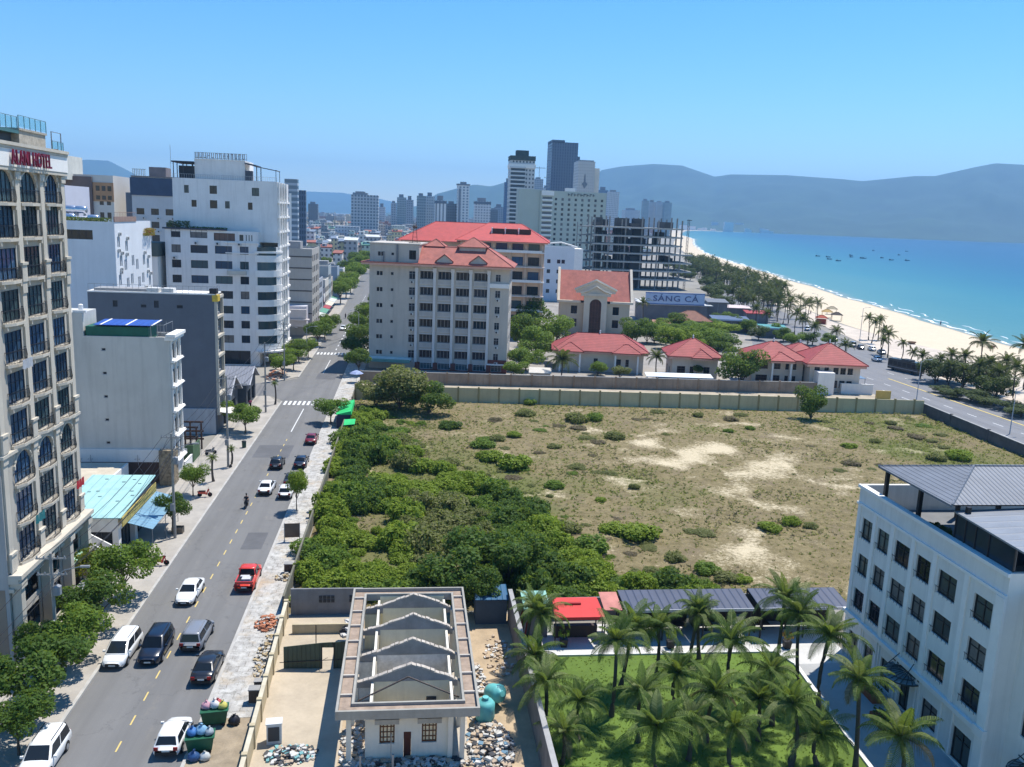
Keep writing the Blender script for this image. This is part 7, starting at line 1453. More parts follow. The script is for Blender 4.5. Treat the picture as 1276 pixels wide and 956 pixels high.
# --- the lot: large lone trees, thicket along the street wall, scattered bushes
tree('big dark lone tree at the far side of the vacant lot before the tan block', 17.5, 75.5, 9.0, 6.4, 'olive', v=1, low=.12)
tree('second crown leaning on the big lone tree of the vacant lot', 22.8, 72, 6.6, 4.4, 'dark', v=2, low=.1)
tree('low grey green tree on the street side of the big lone tree', 13.0, 77.5, 5.2, 4.2, 'olive', v=3, low=.1)
tree('lone dark conical tree before the olive yellow wall near the coast road', 95.4, 70.8, 7.4, 3.0, 'dark', v=0, low=.08)
tree('large dark tree rising behind the roofless house at the edge of the thicket', 25.0, -4.4, 6.8, 4.6, 'dark', v=2, low=.2)
tree('second dark tree behind the blue sheet shed near the roofless house', 29.2, -3.2, 6.2, 3.6, 'dark', v=3, low=.2)
tree('dark tree in deep shade beside the roofless house and rubbish yard', 26.0, -8.6, 4.8, 2.2, 'dark', v=1, low=.25)
pr = [(-5, 8.8, 47), (2, 8.8, 41), (8, 8.8, 36), (14, 8.8, 35.5), (22, 8.8, 33.5), (30, 8.8, 28), (38, 8.8, 24), (46, 8.8, 20), (54, 8.8, 17.5), (62, 8.8, 15), (70, 8.8, 13)]
pts = []
for _ in range(9000):
    y = r.uniform(-5.5, 70); x1 = float(np.interp(y, [a[0] for a in pr], [a[2] for a in pr])); x = r.uniform(9.2, x1)
    if y < -2 and x > 27 and r.random() < .3: continue
    if all((x-a)**2+(y-b)**2 > 1.75**2+ (0 if y < 40 else .5) for a, b in pts): pts.append((x, y))
    if len(pts) > 290: break
for x, y in pts:
    n = noise.noise(Vector((x*.11, y*.11, 5.))); gap = noise.noise(Vector((x*.16, y*.16, 15.)))
    if gap < -.33 and x > 13: continue
    lf = 'dark' if n < -.34 or (25 < x < 36 and y < 7 and n < .1) else 'olive' if (((x-24)/5)**2+((y-12)/12)**2 < 1 or ((x-17)/5)**2+((y-45)/12)**2 < 1 and n > -.1) else 'mid' if n < -.16 else 'bright'
    sc = r.choice((r.uniform(.9, 1.5), r.uniform(1.5, 2.3), r.uniform(1.8, 2.8))); shrub({'dark': 'dark green', 'mid': 'mid green', 'bright': 'bright green', 'olive': 'olive green'}[lf]+' shrub in the dense thicket along the street side of the vacant lot', x, y, sc, sc*r.uniform(.7, 1.45)*(1.15 if lf == 'dark' else 1.), lf, 'shrubs of the thicket', name='shrub')
for _ in range(70):
    y = r.uniform(-4, 74); x = float(np.interp(y, [a[0] for a in pr], [a[2] for a in pr]))+abs(r.gauss(0, 5)); s = r.uniform(.4, 1.2); shrub('low scrubby bush thinning out along the open edge of the thicket', x, y, s, s*r.uniform(.5, .9), r.choice(('olive', 'olive', 'bright', 'mid')), 'low bushes at the edge of the thicket', z=.12)
B_ = [(718, 527, 2.6, 'olive'), (765, 548, 2.0, 'olive'), (740, 525, 2.2, 'mid'), (610, 575, 2.4, 'bright'), (640, 585, 3.0, 'bright'), (600, 560, 2.3, 'mid'), (655, 520, 2.2, 'olive'), (690, 610, 1.6, 'mid'), (735, 690, 2.6, 'mid'), (797, 672, 2.9, 'bright'), (765, 665, 2.2, 'bright'), (700, 665, 2.4, 'olive'), (908, 540, 1.3, 'mid'), (935, 537, 1.1, 'mid'), (960, 662, 1.7, 'bright'), (985, 655, 1.4, 'bright'), (1058, 560, 1.6, 'bright'), (1090, 553, 1.2, 'olive'), (1195, 573, 2.6, 'bright'), (1165, 575, 1.8, 'olive'), (480, 520, 2.0, 'olive'), (466, 515, 2.0, 'mid'), (520, 560, 1.8, 'olive'), (500, 540, 1.6, 'mid'), (620, 550, 1.7, 'olive'), (560, 580, 2.0, 'olive'), (585, 600, 2.0, 'mid'), (1028, 528, 1.2, 'olive'), (1085, 540, 1.0, 'olive'), (870, 520, 1.3, 'olive'), (840, 700, 1.4, 'olive'), (880, 715, 1.7, 'mid'), (905, 725, 1.6, 'olive'), (640, 545, 1.5, 'bright'), (690, 560, 1.4, 'olive'), (660, 505, 1.6, 'mid'), (560, 535, 2.4, 'dark'), (1110, 530, 1.2, 'olive'), (1010, 660, 1.1, 'olive'), (830, 545, 1.0, 'olive'), (790, 610, 1.0, 'olive')]
for px, py, s, lf in B_:
    p = gz(px, py); shrub('%s bush growing alone on the sandy ground of the vacant lot' % {'dark': 'dark', 'mid': 'mid green', 'bright': 'bright green', 'olive': 'dry olive'}[lf], p.x, p.y, s, s*r.uniform(.55, .85), lf, 'scattered bushes of the vacant lot', z=.15)
for k in range(70):
    px, py = r.choice(((r.uniform(600, 760), r.uniform(520, 600)), (r.uniform(1000, 1190), r.uniform(525, 600)), (r.uniform(690, 900), r.uniform(640, 735)), (r.uniform(600, 1150), r.uniform(512, 530)))); p = gz(px, py); s = r.uniform(.7, 1.9); lf = r.choice(('brown', 'brown', 'olive', 'olive', 'mid'))
    if sandy(p.x, p.y) < .4 and p.y < lot_far(p.x)-2: shrub('%s low scrub spreading over the dry ground of the vacant lot' % {'brown': 'brown', 'olive': 'dry olive', 'mid': 'green'}[lf], p.x, p.y, s, s*r.uniform(.25, .45), lf, 'low scrub of the vacant lot', z=.15)
for k in range(16):
    x = r.uniform(30.5, 49); shrub('bright bush in the green strip behind the garden sheds', x, r.uniform(-7, -3.5), r.uniform(1.3, 2.1), r.uniform(1.4, 2.4), r.choice(('bright', 'mid', 'mid', 'dark')), 'bushes behind the garden sheds')
# --- dry grass and weeds covering the lot, too many to count
def grass(name, n, xr, yr, fz, mat, hs, seed, keep):
    q = random.Random(seed); m = MB(); made = 0; tries = 0
    while made < n and tries < n*6:
        tries += 1; x, y = q.uniform(*xr), q.uniform(*yr)
        if not keep(x, y, q): continue
        made += 1; z = fz(x, y); h = q.uniform(*hs)
        for _ in range(4):
            a = q.uniform(0, 6.28); w = h*.34; dx, dy = math.cos(a), math.sin(a); lx, ly = q.uniform(-1.1, 1.1)*h, q.uniform(-1.1, 1.1)*h; ox, oy = q.uniform(-.3, .3)*h, q.uniform(-.3, .3)*h
            m.tri((x+ox-dx*w, y+oy-dy*w, z), (x+ox+dx*w, y+oy+dy*w, z), (x+ox+lx, y+oy+ly, z+h*.7))
    return struct(name, m, mat, 'stuff')
inlot = lambda x, y: y < lot_far(x)-1
GRS = MLEAF('grass_dry', (.17, .15, .075), (.26, .22, .11), (.36, .31, .18), .6); GRG = MLEAF('grass_green', (.10, .14, .03), (.15, .17, .05), (.22, .23, .09), .6)
GRB = MLEAF('grass_brown', (.15, .12, .085), (.21, .165, .115), (.28, .22, .15), .6)
grass('dry_grass', 11000, (9, 121.8), (-7, 84), lotz, GRS, (.12, .34), 1, lambda x, y, q: inlot(x, y) and q.random() > sandy(x, y)*2.2)
grass('green_weeds', 7500, (9, 121.8), (-7, 84), lotz, GRG, (.14, .42), 2, lambda x, y, q: inlot(x, y) and q.random() < greeny(x, y)*1.6+.05 and sandy(x, y) < .35)
grass('brown_weeds', 3000, (9, 121.8), (-7, 84), lotz, GRB, (.18, .5), 3, lambda x, y, q: inlot(x, y) and noise.noise(Vector((x*.07, y*.1, 40.))) > .12 and sandy(x, y) < .3)
LWG = MLEAF('grass_lawn', (.10, .17, .02), (.14, .21, .03), (.19, .25, .045), .6)
grass('lawn_grass', 3500, (29.2, 51.2), (-36, -16.5), lambda x, y: .06, LWG, (.06, .14), 6, lambda x, y, q: x < 50.4-(-20-y)*.06 and noise.noise(Vector((x*.3, y*.3, 8.)))+q.uniform(-.5, .5) > -.2)
# --- garden palms
GP = [(657, 832, 755, 2.6), (675, 838, 765, 2.7), (668, 868, 815, 2.5), (676, 912, 852, 2.7), (773, 858, 778, 3.3), (815, 856, 782, 2.5), (700, 952, 912, 2.5), (762, 893, 800, 3.2), (820, 972, 902, 3.5), (842, 886, 836, 2.9), (871, 822, 757, 2.5), (858, 826, 764, 2.2), (913, 882, 800, 3.2), (965, 838, 742, 2.7), (995, 862, 766, 2.9), (1020, 892, 794, 3.0), (984, 956, 880, 2.8), (1066, 958, 852, 2.8), (912, 965, 905, 2.6), (1018, 955, 912, 2.7), (1112, 992, 918, 3.0), (795, 925, 862, 2.8), (720, 925, 872, 2.6), (945, 925, 872, 2.6), (858, 948, 895, 2.7), (880, 925, 862, 3.1), (962, 905, 838, 2.9)]
gl = ['beside the long grey wall', 'before the red canopy', 'in front of the navy roofed sheds', 'in the middle of the lawn', 'beside the white kerbed path', 'at the near edge of the lawn']
for k, (px, pb, pc, rr) in enumerate(GP):
    p = gz(px, pb); d = (p-CAM).length; lo, hi = 1., 12.
    cpx = px
    for _ in range(30):
        mid = (lo+hi)/2; v = Vector((p.x, p.y, mid))-CAM; yy = CYP-FPX*v.dot(CU)/v.dot(CF)
        lo, hi = (mid, hi) if yy > pc else (lo, mid)
    where = gl[0] if px < 690 else gl[4] if px > 975 else gl[5] if pb > 940 else gl[2] if (pb < 860 and px > 790) else gl[1] if pb < 860 else gl[3]
    palm('%s coconut palm on the hotel lawn %s' % ('tall' if lo > 5.6 else 'young' if lo < 4 else 'slender', where), p.x, p.y, lo, rr, 'palm', 'coconut palms of the hotel garden', v=k % 7)
# --- compound and coast vegetation
for px, py, h, rr, lf, lab in ((655, 462, 6, 4.4, 'mid', 'bright tree by the right foot of the tan block'), (640, 470, 4, 3.0, 'mid', 'low bush like tree right of the tan block brick base'), (668, 448, 9, 6.0, 'mid', 'leafy tree between the tan block and the wide villa'), (690, 432, 9.5, 6, 'mid', 'leafy tree left of the church-like hall'), (648, 440, 11, 5.4, 'dark', 'dark tree rising between the tan block and the peach hotel'), (664, 420, 13, 6, 'dark', 'tall dark tree against the peach hotel'), (790, 432, 9, 5, 'dark', 'dark tree at the right corner of the church-like hall'), (806, 428, 7, 4, 'mid', 'leafy tree behind the small square villa'), (745, 468, 3.6, 2.6, 'mid', 'round bush before the porch of the wide villa'), (772, 472, 3.2, 2.4, 'olive', 'olive bush under the white window of the wide villa'), (868, 474, 4.2, 2.6, 'dark', 'dark bush in front of the small square villa'), (922, 484, 9.6, 5.6, 'dark', 'round dark dense tree standing between the two square villas'), (1018, 470, 4, 2.6, 'dark', 'dark bush between the two eastern villas'), (1000, 478, 3.5, 2.4, 'olive', 'grey bush beside the white annexe villa')):
    p = gz(px, py); tree(lab, p.x, p.y, h, rr, lf, v=rng.randrange(4), low=.12 if h < 9.7 else .25)
for px, py in ((815, 428), (832, 424), (850, 428), (866, 422), (884, 428), (900, 424), (838, 436), (872, 434), (905, 436), (825, 415), (845, 414), (888, 416), (860, 440), (893, 442)):
    p = gz(px, py); tree('tree of the bright green grove behind the square villas', p.x, p.y, r.uniform(5, 7.5), r.uniform(4.5, 6), r.choice(('bright', 'mid', 'mid', 'dark')), 'green grove behind the villas', low=.1)
for px, pb, h, rr, lab in ((697, 478, 5.5, 4.4, 'big pale coconut palm before the wide villa'), (818, 472, 5.2, 3.6, 'coconut palm between the wide villa and small square villa'), (803, 405, 8, 3.4, 'tall palm beside the brown roofed hut'), (660, 432, 7, 3.8, 'palm against the wall of the peach hotel'), (990, 420, 8, 4.0, 'bushy palm cluster behind the eastern villas'), (1000, 424, 7, 4.0, 'second bushy palm behind the eastern villas'), (1040, 432, 5, 3.4, 'palm behind the deep red villa roof'), (940, 412, 8, 3.6, 'palm beside the teal roofed stall'), (952, 416, 7, 3.4, 'second palm beside the teal roofed stall'), (1052, 445, 3.6, 3, 'low palm at the corner of the deep red roof'), (1012, 430, 6, 3.6, 'third bushy palm behind the eastern villas')):
    p = gz(px, pb); palm(lab, p.x, p.y, h, rr, 'palmfar')
for px, py, h, rr in ((965, 420, 5, 3.6), (976, 426, 5, 3.6), (1006, 430, 4.5, 3.4), (986, 432, 4.5, 3.2), (930, 416, 5.5, 3.6), (1032, 430, 4, 3), (945, 424, 5, 3.4), (916, 412, 6, 4), (900, 408, 6, 4)):
    p = gz(px, py); tree('leafy tree in the belt between the villas and the coast road', p.x, p.y, h, rr, r.choice(('dark', 'coast', 'mid')), 'trees of the coast road belt', low=.12)
npal = 0
for y in np.arange(226, 660, 5.6):
    for q in range(3):
        x = ysm(INNER, y)-r.uniform(2, 26)-(10 if y < 300 else 0); yy = y+r.uniform(-3, 3)
        if y < 250 and q > 1: continue
        palm('coconut palm in the long grove along the beach past the restaurants', x, yy, r.uniform(6.5, 9.5), r.uniform(3.4, 4.4), 'palmfar', 'palms of the beach grove', far=True); npal += 1
for y in np.arange(290, 640, 9): x = ysm(INNER, y)-r.uniform(8, 44); tree('leafy tree among the palms of the beach grove', x, y, r.uniform(5, 7), r.uniform(3.5, 5), 'coast', 'trees of the beach grove', low=.15)
CPm = [(1082, 424, 7.5, 3.2), (1086, 428, 7.0, 3.0), (1094, 424, 7, 3.0), (1098, 442, 7.2, 3.2), (1106, 446, 7, 3.2), (1098, 450, 6, 2.6), (1122, 452, 5.6, 2.4), (1133, 464, 5.4, 2.4), (1146, 472, 6, 2.8), (1168, 476, 6, 2.6), (1185, 474, 6.5, 3.4), (1200, 478, 7, 3.4), (1216, 478, 10.5, 4.0), (1214, 492, 7, 3.0), (1250, 492, 8, 3.4), (1262, 506, 8.6, 3.8), (1275, 486, 11, 4.2), (1240, 496, 6, 3.2), (1226, 486, 7, 3.4), (1276, 512, 8, 3.6), (1195, 490, 5.4, 3.0), (1180, 484, 5.4, 3.2)]
for k, (px, pb, h, rr) in enumerate(CPm):
    p = gz(px, pb); palm('coconut palm on the promenade strip %s' % ('near the parked cars' if px < 1130 else 'behind the dark bus' if px < 1150 else 'in the planted bed across from the stone wall'), p.x, p.y, h, rr, 'palmfar', 'palms of the promenade')
for px, py, h, rr in ((1165, 478, 5.2, 3.6), (1180, 476, 5, 4), (1200, 484, 5.6, 4.2), (1220, 490, 5.2, 4), (1240, 500, 5, 3.6), (1210, 500, 2.4, 3.0), (1188, 496, 1.6, 2.6), (1226, 505, 1.8, 3), (1258, 512, 1.8, 3), (1272, 520, 2, 3), (1234, 476, 5.4, 3.6), (1174, 490, 1.4, 2.2)):
    p = gz(px, py); tree('leafy tree or bush filling the planted promenade bed', p.x, p.y, h*1.25, rr*1.2, 'coast', 'bushes of the promenade bed', low=.12)
# ================================================================ VEHICLES, PEOPLE, STREET FURNITURE
tyre = M('tyre_rubber', (.02, .02, .02), .85, .2, 3.); rimm = M('alloy_rim', (.42, .43, .44), .35, .1, 3., metal=.7); cglass = MGLASS('car_glass', (.012, .016, .02), .05)
lampw = M('headlamp', (.62, .64, .66), .15, .1, 3.); lampr = M('tail_lamp', (.28, .012, .01), .25, .1, 3.); plate = M('number_plate', (.62, .62, .58), .5, .1, 3.); trimk = M('black_plastic', (.018, .018, .02), .6, .2, 3.)
KIND = dict(   # stations: x, top z, half width; cabin: base x0 x1, roof x0 x1, roof z
    sedan=dict(L=4.6, st=[(-2.3, .72, .70), (-2.22, .93, .82), (-1.7, 1.0, .88), (-.6, .97, .90), (.8, .95, .90), (1.5, .88, .88), (2.05, .76, .78), (2.2, .68, .66), (2.28, .56, .5)], cab=(-1.78, 1.12, -1.02, .22, 1.46), hw=(.82, .60)),
    hatch=dict(L=4.0, st=[(-2.0, .70, .72), (-1.94, .98, .82), (-1.2, 1.0, .86), (.6, .97, .86), (1.25, .90, .84), (1.76, .76, .75), (1.92, .68, .64), (1.98, .56, .5)], cab=(-1.9, 1.1, -1.45, .15, 1.52), hw=(.80, .60)),
    suv=dict(L=4.7, st=[(-2.35, .75, .78), (-2.3, 1.08, .88), (-1.4, 1.1, .93), (.7, 1.08, .93), (1.4, 1.02, .91), (2.08, .9, .85), (2.25, .8, .74), (2.33, .66, .58)], cab=(-2.26, 1.18, -2.0, .35, 1.78), hw=(.87, .68)),
    mpv=dict(L=4.7, st=[(-2.35, .75, .78), (-2.3, 1.02, .88), (-1.4, 1.04, .91), (.9, 1.02, .91), (1.6, .94, .89), (2.1, .82, .82), (2.26, .74, .72), (2.33, .62, .56)], cab=(-2.26, 1.55, -2.02, .45, 1.72), hw=(.85, .66)),
    pickup=dict(L=5.2, st=[(-2.6, .80, .84), (-2.56, 1.05, .90), (-1.0, 1.06, .92), (.8, 1.06, .92), (1.6, 1.02, .91), (2.32, .93, .86), (2.5, .84, .76), (2.58, .70, .6)], cab=(-.75, 1.35, -.55, .55, 1.80), hw=(.86, .68)))
CARM = {}
def car_parts(kind, cname, col):
    key = (kind, cname)
    if key in CARM: return CARM[key]
    K = KIND[kind]; paint = M('paint_'+cname, col, .32, .04, 1., spec=.5, coat=.6); b = MB(); V = []; zl = .24
    for x, zt, hw in K['st']:
        zz = zl if abs(x) < K['L']/2-.2 else .34
        h = [(hw*.90, zz), (hw*.99, zz+.16), (hw, zt-.26), (hw*.965, zt-.08), (hw*.86, zt), (hw*.4, zt+.025)]
        V.append([(x, y, z) for y, z in h]+[(x, -y, z) for y, z in h[::-1]])
    n = len(V[0]); b.v = [p for s in V for p in s]
    for i in range(len(V)-1):
        for j in range(n): b.f.append((i*n+j, i*n+(j+1) % n, (i+1)*n+(j+1) % n, (i+1)*n+j)); b.m.append(0)
    b.f += [tuple(range(n)), tuple(range((len(V)-1)*n, len(V)*n))[::-1]]; b.m += [0, 0]
    x0, x1, r0, r1, zr = K['cab']; hb, ht = K['hw']; zb = .93 if kind in ('sedan', 'hatch') else 1.0
    c = MB(); mid = .55
    def ringp(xa, xb, h, z, k=.16): return [(xa+k, -h, z), (xb-k, -h, z), (xb, -h+k, z), (xb, h-k, z), (xb-k, h, z), (xa+k, h, z), (xa, h-k, z), (xa, -h+k, z)]
    rg = [ringp(x0, x1, hb, zb), ringp(r0-.06, r1+.1, ht+.05, zr-.07, .22), ringp(r0+.06, r1-.1, ht-.07, zr-.015, .26), ringp(r0+.3, r1-.35, ht-.28, zr+.02, .2)]
    c.v = [p for s in rg for p in s]
    for i in range(3):
        for j in range(8): c.f.append((i*8+j, i*8+(j+1) % 8, i*8+8+(j+1) % 8, i*8+8+j)); c.m.append(0)
    c.f.append(tuple(range(24, 32))); c.m.append(0)
    P = {'body': b.mesh('body', paint, True), 'cabin': c.mesh('cabin', paint, True)}
    z1 = zr-.13; lerp = lambda a, q, t: a+(q-a)*t
    def T(z): return (z-zb)/(zr-.07-zb)
    zlo, zhi = zb+.05, zr-.10
    def side(xa, xb, name):
        out = []
        for sg in (-1, 1):
            q = []; m = MB()
            for fx, z in ((xa, zlo), (xb, zlo), (xb, zhi), (xa, zhi)):
                t = T(z); xl = lerp(x0, r0-.06, t)+.11; xr = lerp(x1, r1+.1, t)-.11; q.append((lerp(xl, xr, fx), sg*(lerp(hb, ht+.05, t)+.012), z))
            m.add(q if sg < 0 else q[::-1], [(0, 1, 2, 3)]); out.append(m.mesh(name, cglass))
        return out
    def ends(front, name):
        m = MB(); q = []
        for s, z in ((-1, zlo), (1, zlo), (1, zhi+.02), (-1, zhi+.02)):
            t = T(z); x = (lerp(x1, r1+.1, t)+.012) if front else (lerp(x0, r0-.06, t)-.012); q.append((x, s*(lerp(hb, ht+.05, t)-.11), z))
        m.add(q if front else q[::-1], [(0, 1, 2, 3)]); return m.mesh(name, cglass)
    P['windscreen'] = ends(True, 'windscreen'); P['rear_window'] = ends(False, 'rear_window'); P['side_window'] = side(.01, .485, 'side_window')+side(.515, .99, 'side_window')
    L_ = K['L']/2; hw = K['st'][3][2]
    m = MB()
    for q in range(13):
        a = math.pi*q/12; P_ = (.40*math.cos(a), .42*math.sin(a)); a2 = math.pi*(q+1)/12; P2 = (.40*math.cos(a2), .42*math.sin(a2))
        if q < 12: m.quad((P_[0], -.012, P_[1]), (P2[0], -.012, P2[1]), (0, -.012, 0), (0, -.012, .0))
    P['wheel_arch'] = m.mesh('wheel_arch', trimk); P['hw'] = hw
    m = MB(); m.lathe([(.0, -.1), (.24, -.1), (.33, -.07), (.345, 0), (.33, .07), (.24, .1), (0, .1)], 16); m.v = [(x, z, y) for x, y, z in m.v]; P['wheel'] = m.mesh('wheel', tyre)
    m = MB(); m.lathe([(0, -.115), (.06, -.13), (.2, -.105), (.215, -.09)], 12); m.lathe([(0, .115), (.06, .13), (.2, .105), (.215, .09)], 12); m.v = [(x, z, y) for x, y, z in m.v]; P['rim'] = m.mesh('rim', rimm)
    m = MB(); ft = K['st'][-3]; m.hexa([(ft[0]-.28, -.14, ft[1]-.2), (ft[0]+.1, -.14, ft[1]-.22), (ft[0]+.02, .12, ft[1]-.22), (ft[0]-.28, .17, ft[1]-.2)], [(ft[0]-.3, -.13, ft[1]-.02), (ft[0]+.02, -.13, ft[1]-.08), (ft[0]-.02, .1, ft[1]-.08), (ft[0]-.3, .15, ft[1]-.02)]); P['headlight'] = m.mesh('headlight', lampw)
    m = MB(); m.box(-L_-.015, -L_+.12, -.14, .14, K['st'][1][1]-.3, K['st'][1][1]-.06); P['tail_light'] = m.mesh('tail_light', lampr)
    m = MB(); m.box(L_-.03, L_+.015, -.25, .25, .40, .52); P['plate_f'] = m.mesh('number_plate', plate); m = MB(); m.box(-L_-.02, -L_+.03, -.25, .25, .60, .72); P['plate_r'] = m.mesh('number_plate', plate)
    m = MB(); m.box(-.06, .08, -.1, .1, 0, .14); P['mirror'] = m.mesh('wing_mirror', paint)
    m = MB(); m.box(L_-.06, L_+.005, -.5, .5, .36, .56); P['grille'] = m.mesh('grille', trimk)
    m = MB(); m.box(-L_-.012, -L_+.1, -.7, .7, .34, .56); P['bumper'] = m.mesh('bumper', trimk)
    m = MB(); m.tube((r0+.2, 0, zr+.05), (r1-.2, 0, zr+.05), .025, n=4); P['roof_rail'] = m.mesh('roof_rail', trimk if kind != 'mpv' else steel); P['ht'] = ht
    if kind == 'pickup':
        m = MB(); m.box(-2.5, -.86, -.76, .76, 1.075, 1.10); P['load_bed'] = m.mesh('load_bed', trimk)
        m = MB()
        for a in ((-2.54, -2.44, -.82, .82), (-2.43, -.85, -.84, -.74), (-2.43, -.85, .74, .84)): m.box(*a, 1.0, 1.22)
        P['bed_side'] = m.mesh('bed_side', paint)
        m = MB(); m.box(-2.1, -1.4, -.5, .3, 1.101, 1.3); m.box(-1.3, -.95, -.3, .55, 1.101, 1.24); P['cargo'] = m.mesh('cargo', M('grey_sacks', (.5, .5, .5), .9, .2, 4.))
    CARM[key] = P; return P
def car(label, x, y, kind, cname, col, head=90, name=None, group=None, detail=True):
    P = car_parts(kind, cname, col); K = KIND[kind]; o = thing(name or {'sedan': 'car', 'hatch': 'car', 'suv': 'car', 'mpv': 'car', 'pickup': 'pickup_truck'}[kind], label, 'car' if kind != 'pickup' else 'pickup truck', (x, y, .014), rad(head), group)
    inst('body', P['body'], o); cb = inst('cabin', P['cabin'], o); inst('windscreen', P['windscreen'], o); inst('rear_window', P['rear_window'], o)
    for s in P['side_window']: inst('side_window', s, o)
    wb = K['L']*.295; hw = .80 if kind in ('sedan', 'hatch') else .85
    for sx in (-1, 1):
        for sy in (-1, 1):
            w = inst('wheel', P['wheel'], o, (sx*wb, sy*hw, .335)); inst('rim', P['rim'], w)
            if detail: inst('wheel_arch', P['wheel_arch'], o, (sx*wb, sy*P['hw']*.992, .33), 0 if sy < 0 else math.pi)
    if not detail: return o
    for sy in (-1, 1):
        inst('headlight', P['headlight'], o, (0, sy*(K['st'][-3][2]-.19), 0)); inst('tail_light', P['tail_light'], o, (0, sy*(K['st'][0][2]-.1), 0)); inst('wing_mirror', P['mirror'], o, (K['cab'][1]-.45, sy*(K['hw'][0]+.14), 1.0))
    inst('number_plate', P['plate_f'], o); inst('number_plate', P['plate_r'], o); inst('grille', P['grille'], o); inst('bumper', P['bumper'], o)
    if kind in ('suv', 'mpv'): [inst('roof_rail', P['roof_rail'], cb, (0, s*(P['ht']-.1), 0)) for s in (-1, 1)]
    if kind == 'pickup': inst('load_bed', P['load_bed'], o); inst('bed_side', P['bed_side'], o); inst('cargo', P['cargo'], o)
    return o
WH, BK, NV, GY, RD = (.76, .76, .74), (.012, .013, .016), (.006, .012, .028), (.20, .21, .23), (.62, .045, .02)
car('white off-roader parked at the hotel kerb, cut by the frame edge', -4.05, -28.6, 'suv', 'white', WH, -90)
car('white estate car parked nose out by the trees at the cream hotel kerb', -3.55, -14.6, 'mpv', 'white', WH, -92)
car('dark navy off-roader driving towards the camera beside the white estate', -1.05, -14.2, 'suv', 'navy', NV, -91)
car('silver grey people carrier driving away in the middle of the street', 1.75, -12.2, 'mpv', 'grey', GY, 88)
car('black saloon parked along the worn verge', 3.75, -17.4, 'sedan', 'black', BK, 89)
car('white hatchback parked by the green rubbish bins', 3.55, -26.6, 'hatch', 'white', WH, 89)
car('white saloon driving towards the camera near the mint lean-to', -.95, -3.6, 'sedan', 'white', WH, -91)
car('bright red pickup truck parked along the verge', 3.85, -.6, 'pickup', 'red', RD, 90)
car('white saloon driving away beside the motorbike', 1.05, 28.0, 'sedan', 'white', WH, 89)
car('white hatchback parked under the slim sapling', 3.75, 26.2, 'hatch', 'white', WH, 90)
car('dark grey car parked nose to tail beyond the white hatchback', 3.75, 31.4, 'sedan', 'charcoal', (.04, .042, .045), 90)
car('black car driving away ahead of the white saloon', .75, 39.0, 'hatch', 'black', BK, 90)
car('dark blue black car parked along the verge beyond the sapling', 4.0, 39.8, 'sedan', 'navy', NV, 90)
car('dark red car parked furthest along the verge', 4.05, 52.6, 'sedan', 'darkred', (.17, .012, .02), 90)
car('small white car coming down the far street past the second crossing', -1.2, 186, 'sedan', 'white', WH, -88)
for k, (px, py, kd, cn, co, hd, lab) in enumerate(((1052, 430, 'sedan', 'white', WH, 70, 'first parked by the beach lamp'), (1062, 432, 'suv', 'grey', GY, 70, 'second from the beach lamp'), (1072, 435, 'sedan', 'charcoal', (.04, .042, .045), 72, 'third from the beach lamp'), (1086, 437, 'hatch', 'white', WH, 75, 'under the pair of palms'), (1098, 441, 'sedan', 'grey', GY, 76, 'behind the yellow green palm'), (1092, 450, 'sedan', 'white', WH, 80, 'just beyond the dark bus'), (1040, 424, 'sedan', 'black', BK, 68, 'at the far end of the beach parking'), (1006, 412, 'suv', 'white', WH, 60, 'in the plaza by the beach stalls'))):
    p = gz(px, py); car('%s car on the coast road, %s' % ({'white': 'white', 'grey': 'grey', 'charcoal': 'dark grey', 'black': 'black'}[cn], lab), p.x, p.y, kd, cn, co, hd, group='cars parked by the beach', detail=False)
def bus():
    o = thing('bus', 'dark bus parked on the coast road beside the promenade', 'bus', (148.8, 128, .02), rad(-74)); dk = M('bus_dark', (.022, .028, .03), .4, .2, 1., coat=.4); m = MB(); m.box(-5, 5, -1.2, 1.2, .4, 3.0); m.box(-4.8, 4.8, -1.1, 1.1, 3.001, 3.15); obj('body', m, dk, o)
    for k in range(6):
        for sy in (-1.215, 1.201): m = MB(); m.box(-4.7+1.5*k, -3.4+1.5*k, sy, sy+.014, 1.5, 2.6); obj('side_window', m, cglass, o)
    m = MB(); m.box(5.001, 5.02, -1.1, 1.1, 1.2, 2.7); obj('windscreen', m, cglass, o)
    m = MB(); m.lathe([(.0, -.15), (.42, -.15), (.5, 0), (.42, .15), (0, .15)], 14); m.v = [(x, z, y) for x, y, z in m.v]; me = m.mesh('wheel', tyre)
    for x in (-3.2, 3.3):
        for y in (-1.1, 1.1): inst('wheel', me, o, (x, y, .5))
    m = MB(); m.box(-1, 2, -.8, .8, 3.151, 3.5); obj('roof_unit', m, M('bus_grey', (.1, .11, .11), .6), o); m = MB(); m.box(-4.9, 4.9, -1.212, -1.2005, .9, 1.1); obj('stripe', m, steel, o)
bus()
def skin_body(joints, edges, radii, mat, name='body'):
    me = bpy.data.meshes.new(name); me.from_pydata(joints, edges, []); ob = bpy.data.objects.new(name, me); COL.objects.link(ob)
    md = ob.modifiers.new('skin', 'SKIN'); md.use_smooth_shade = True; ob.modifiers.new('sub', 'SUBSURF').levels = 1
    for i, rr in enumerate(radii): me.skin_vertices[0].data[i].radius = (rr, rr) if not isinstance(rr, tuple) else rr
    me.skin_vertices[0].data[0].use_root = True
    dg = bpy.context.evaluated_depsgraph_get(); out = bpy.data.meshes.new_from_object(ob.evaluated_get(dg)); bpy.data.objects.remove(ob); out.materials.clear(); out.materials.append(mat); return out
skinm = M('skin_tone', (.36, .21, .14), .7, .08, 3.)
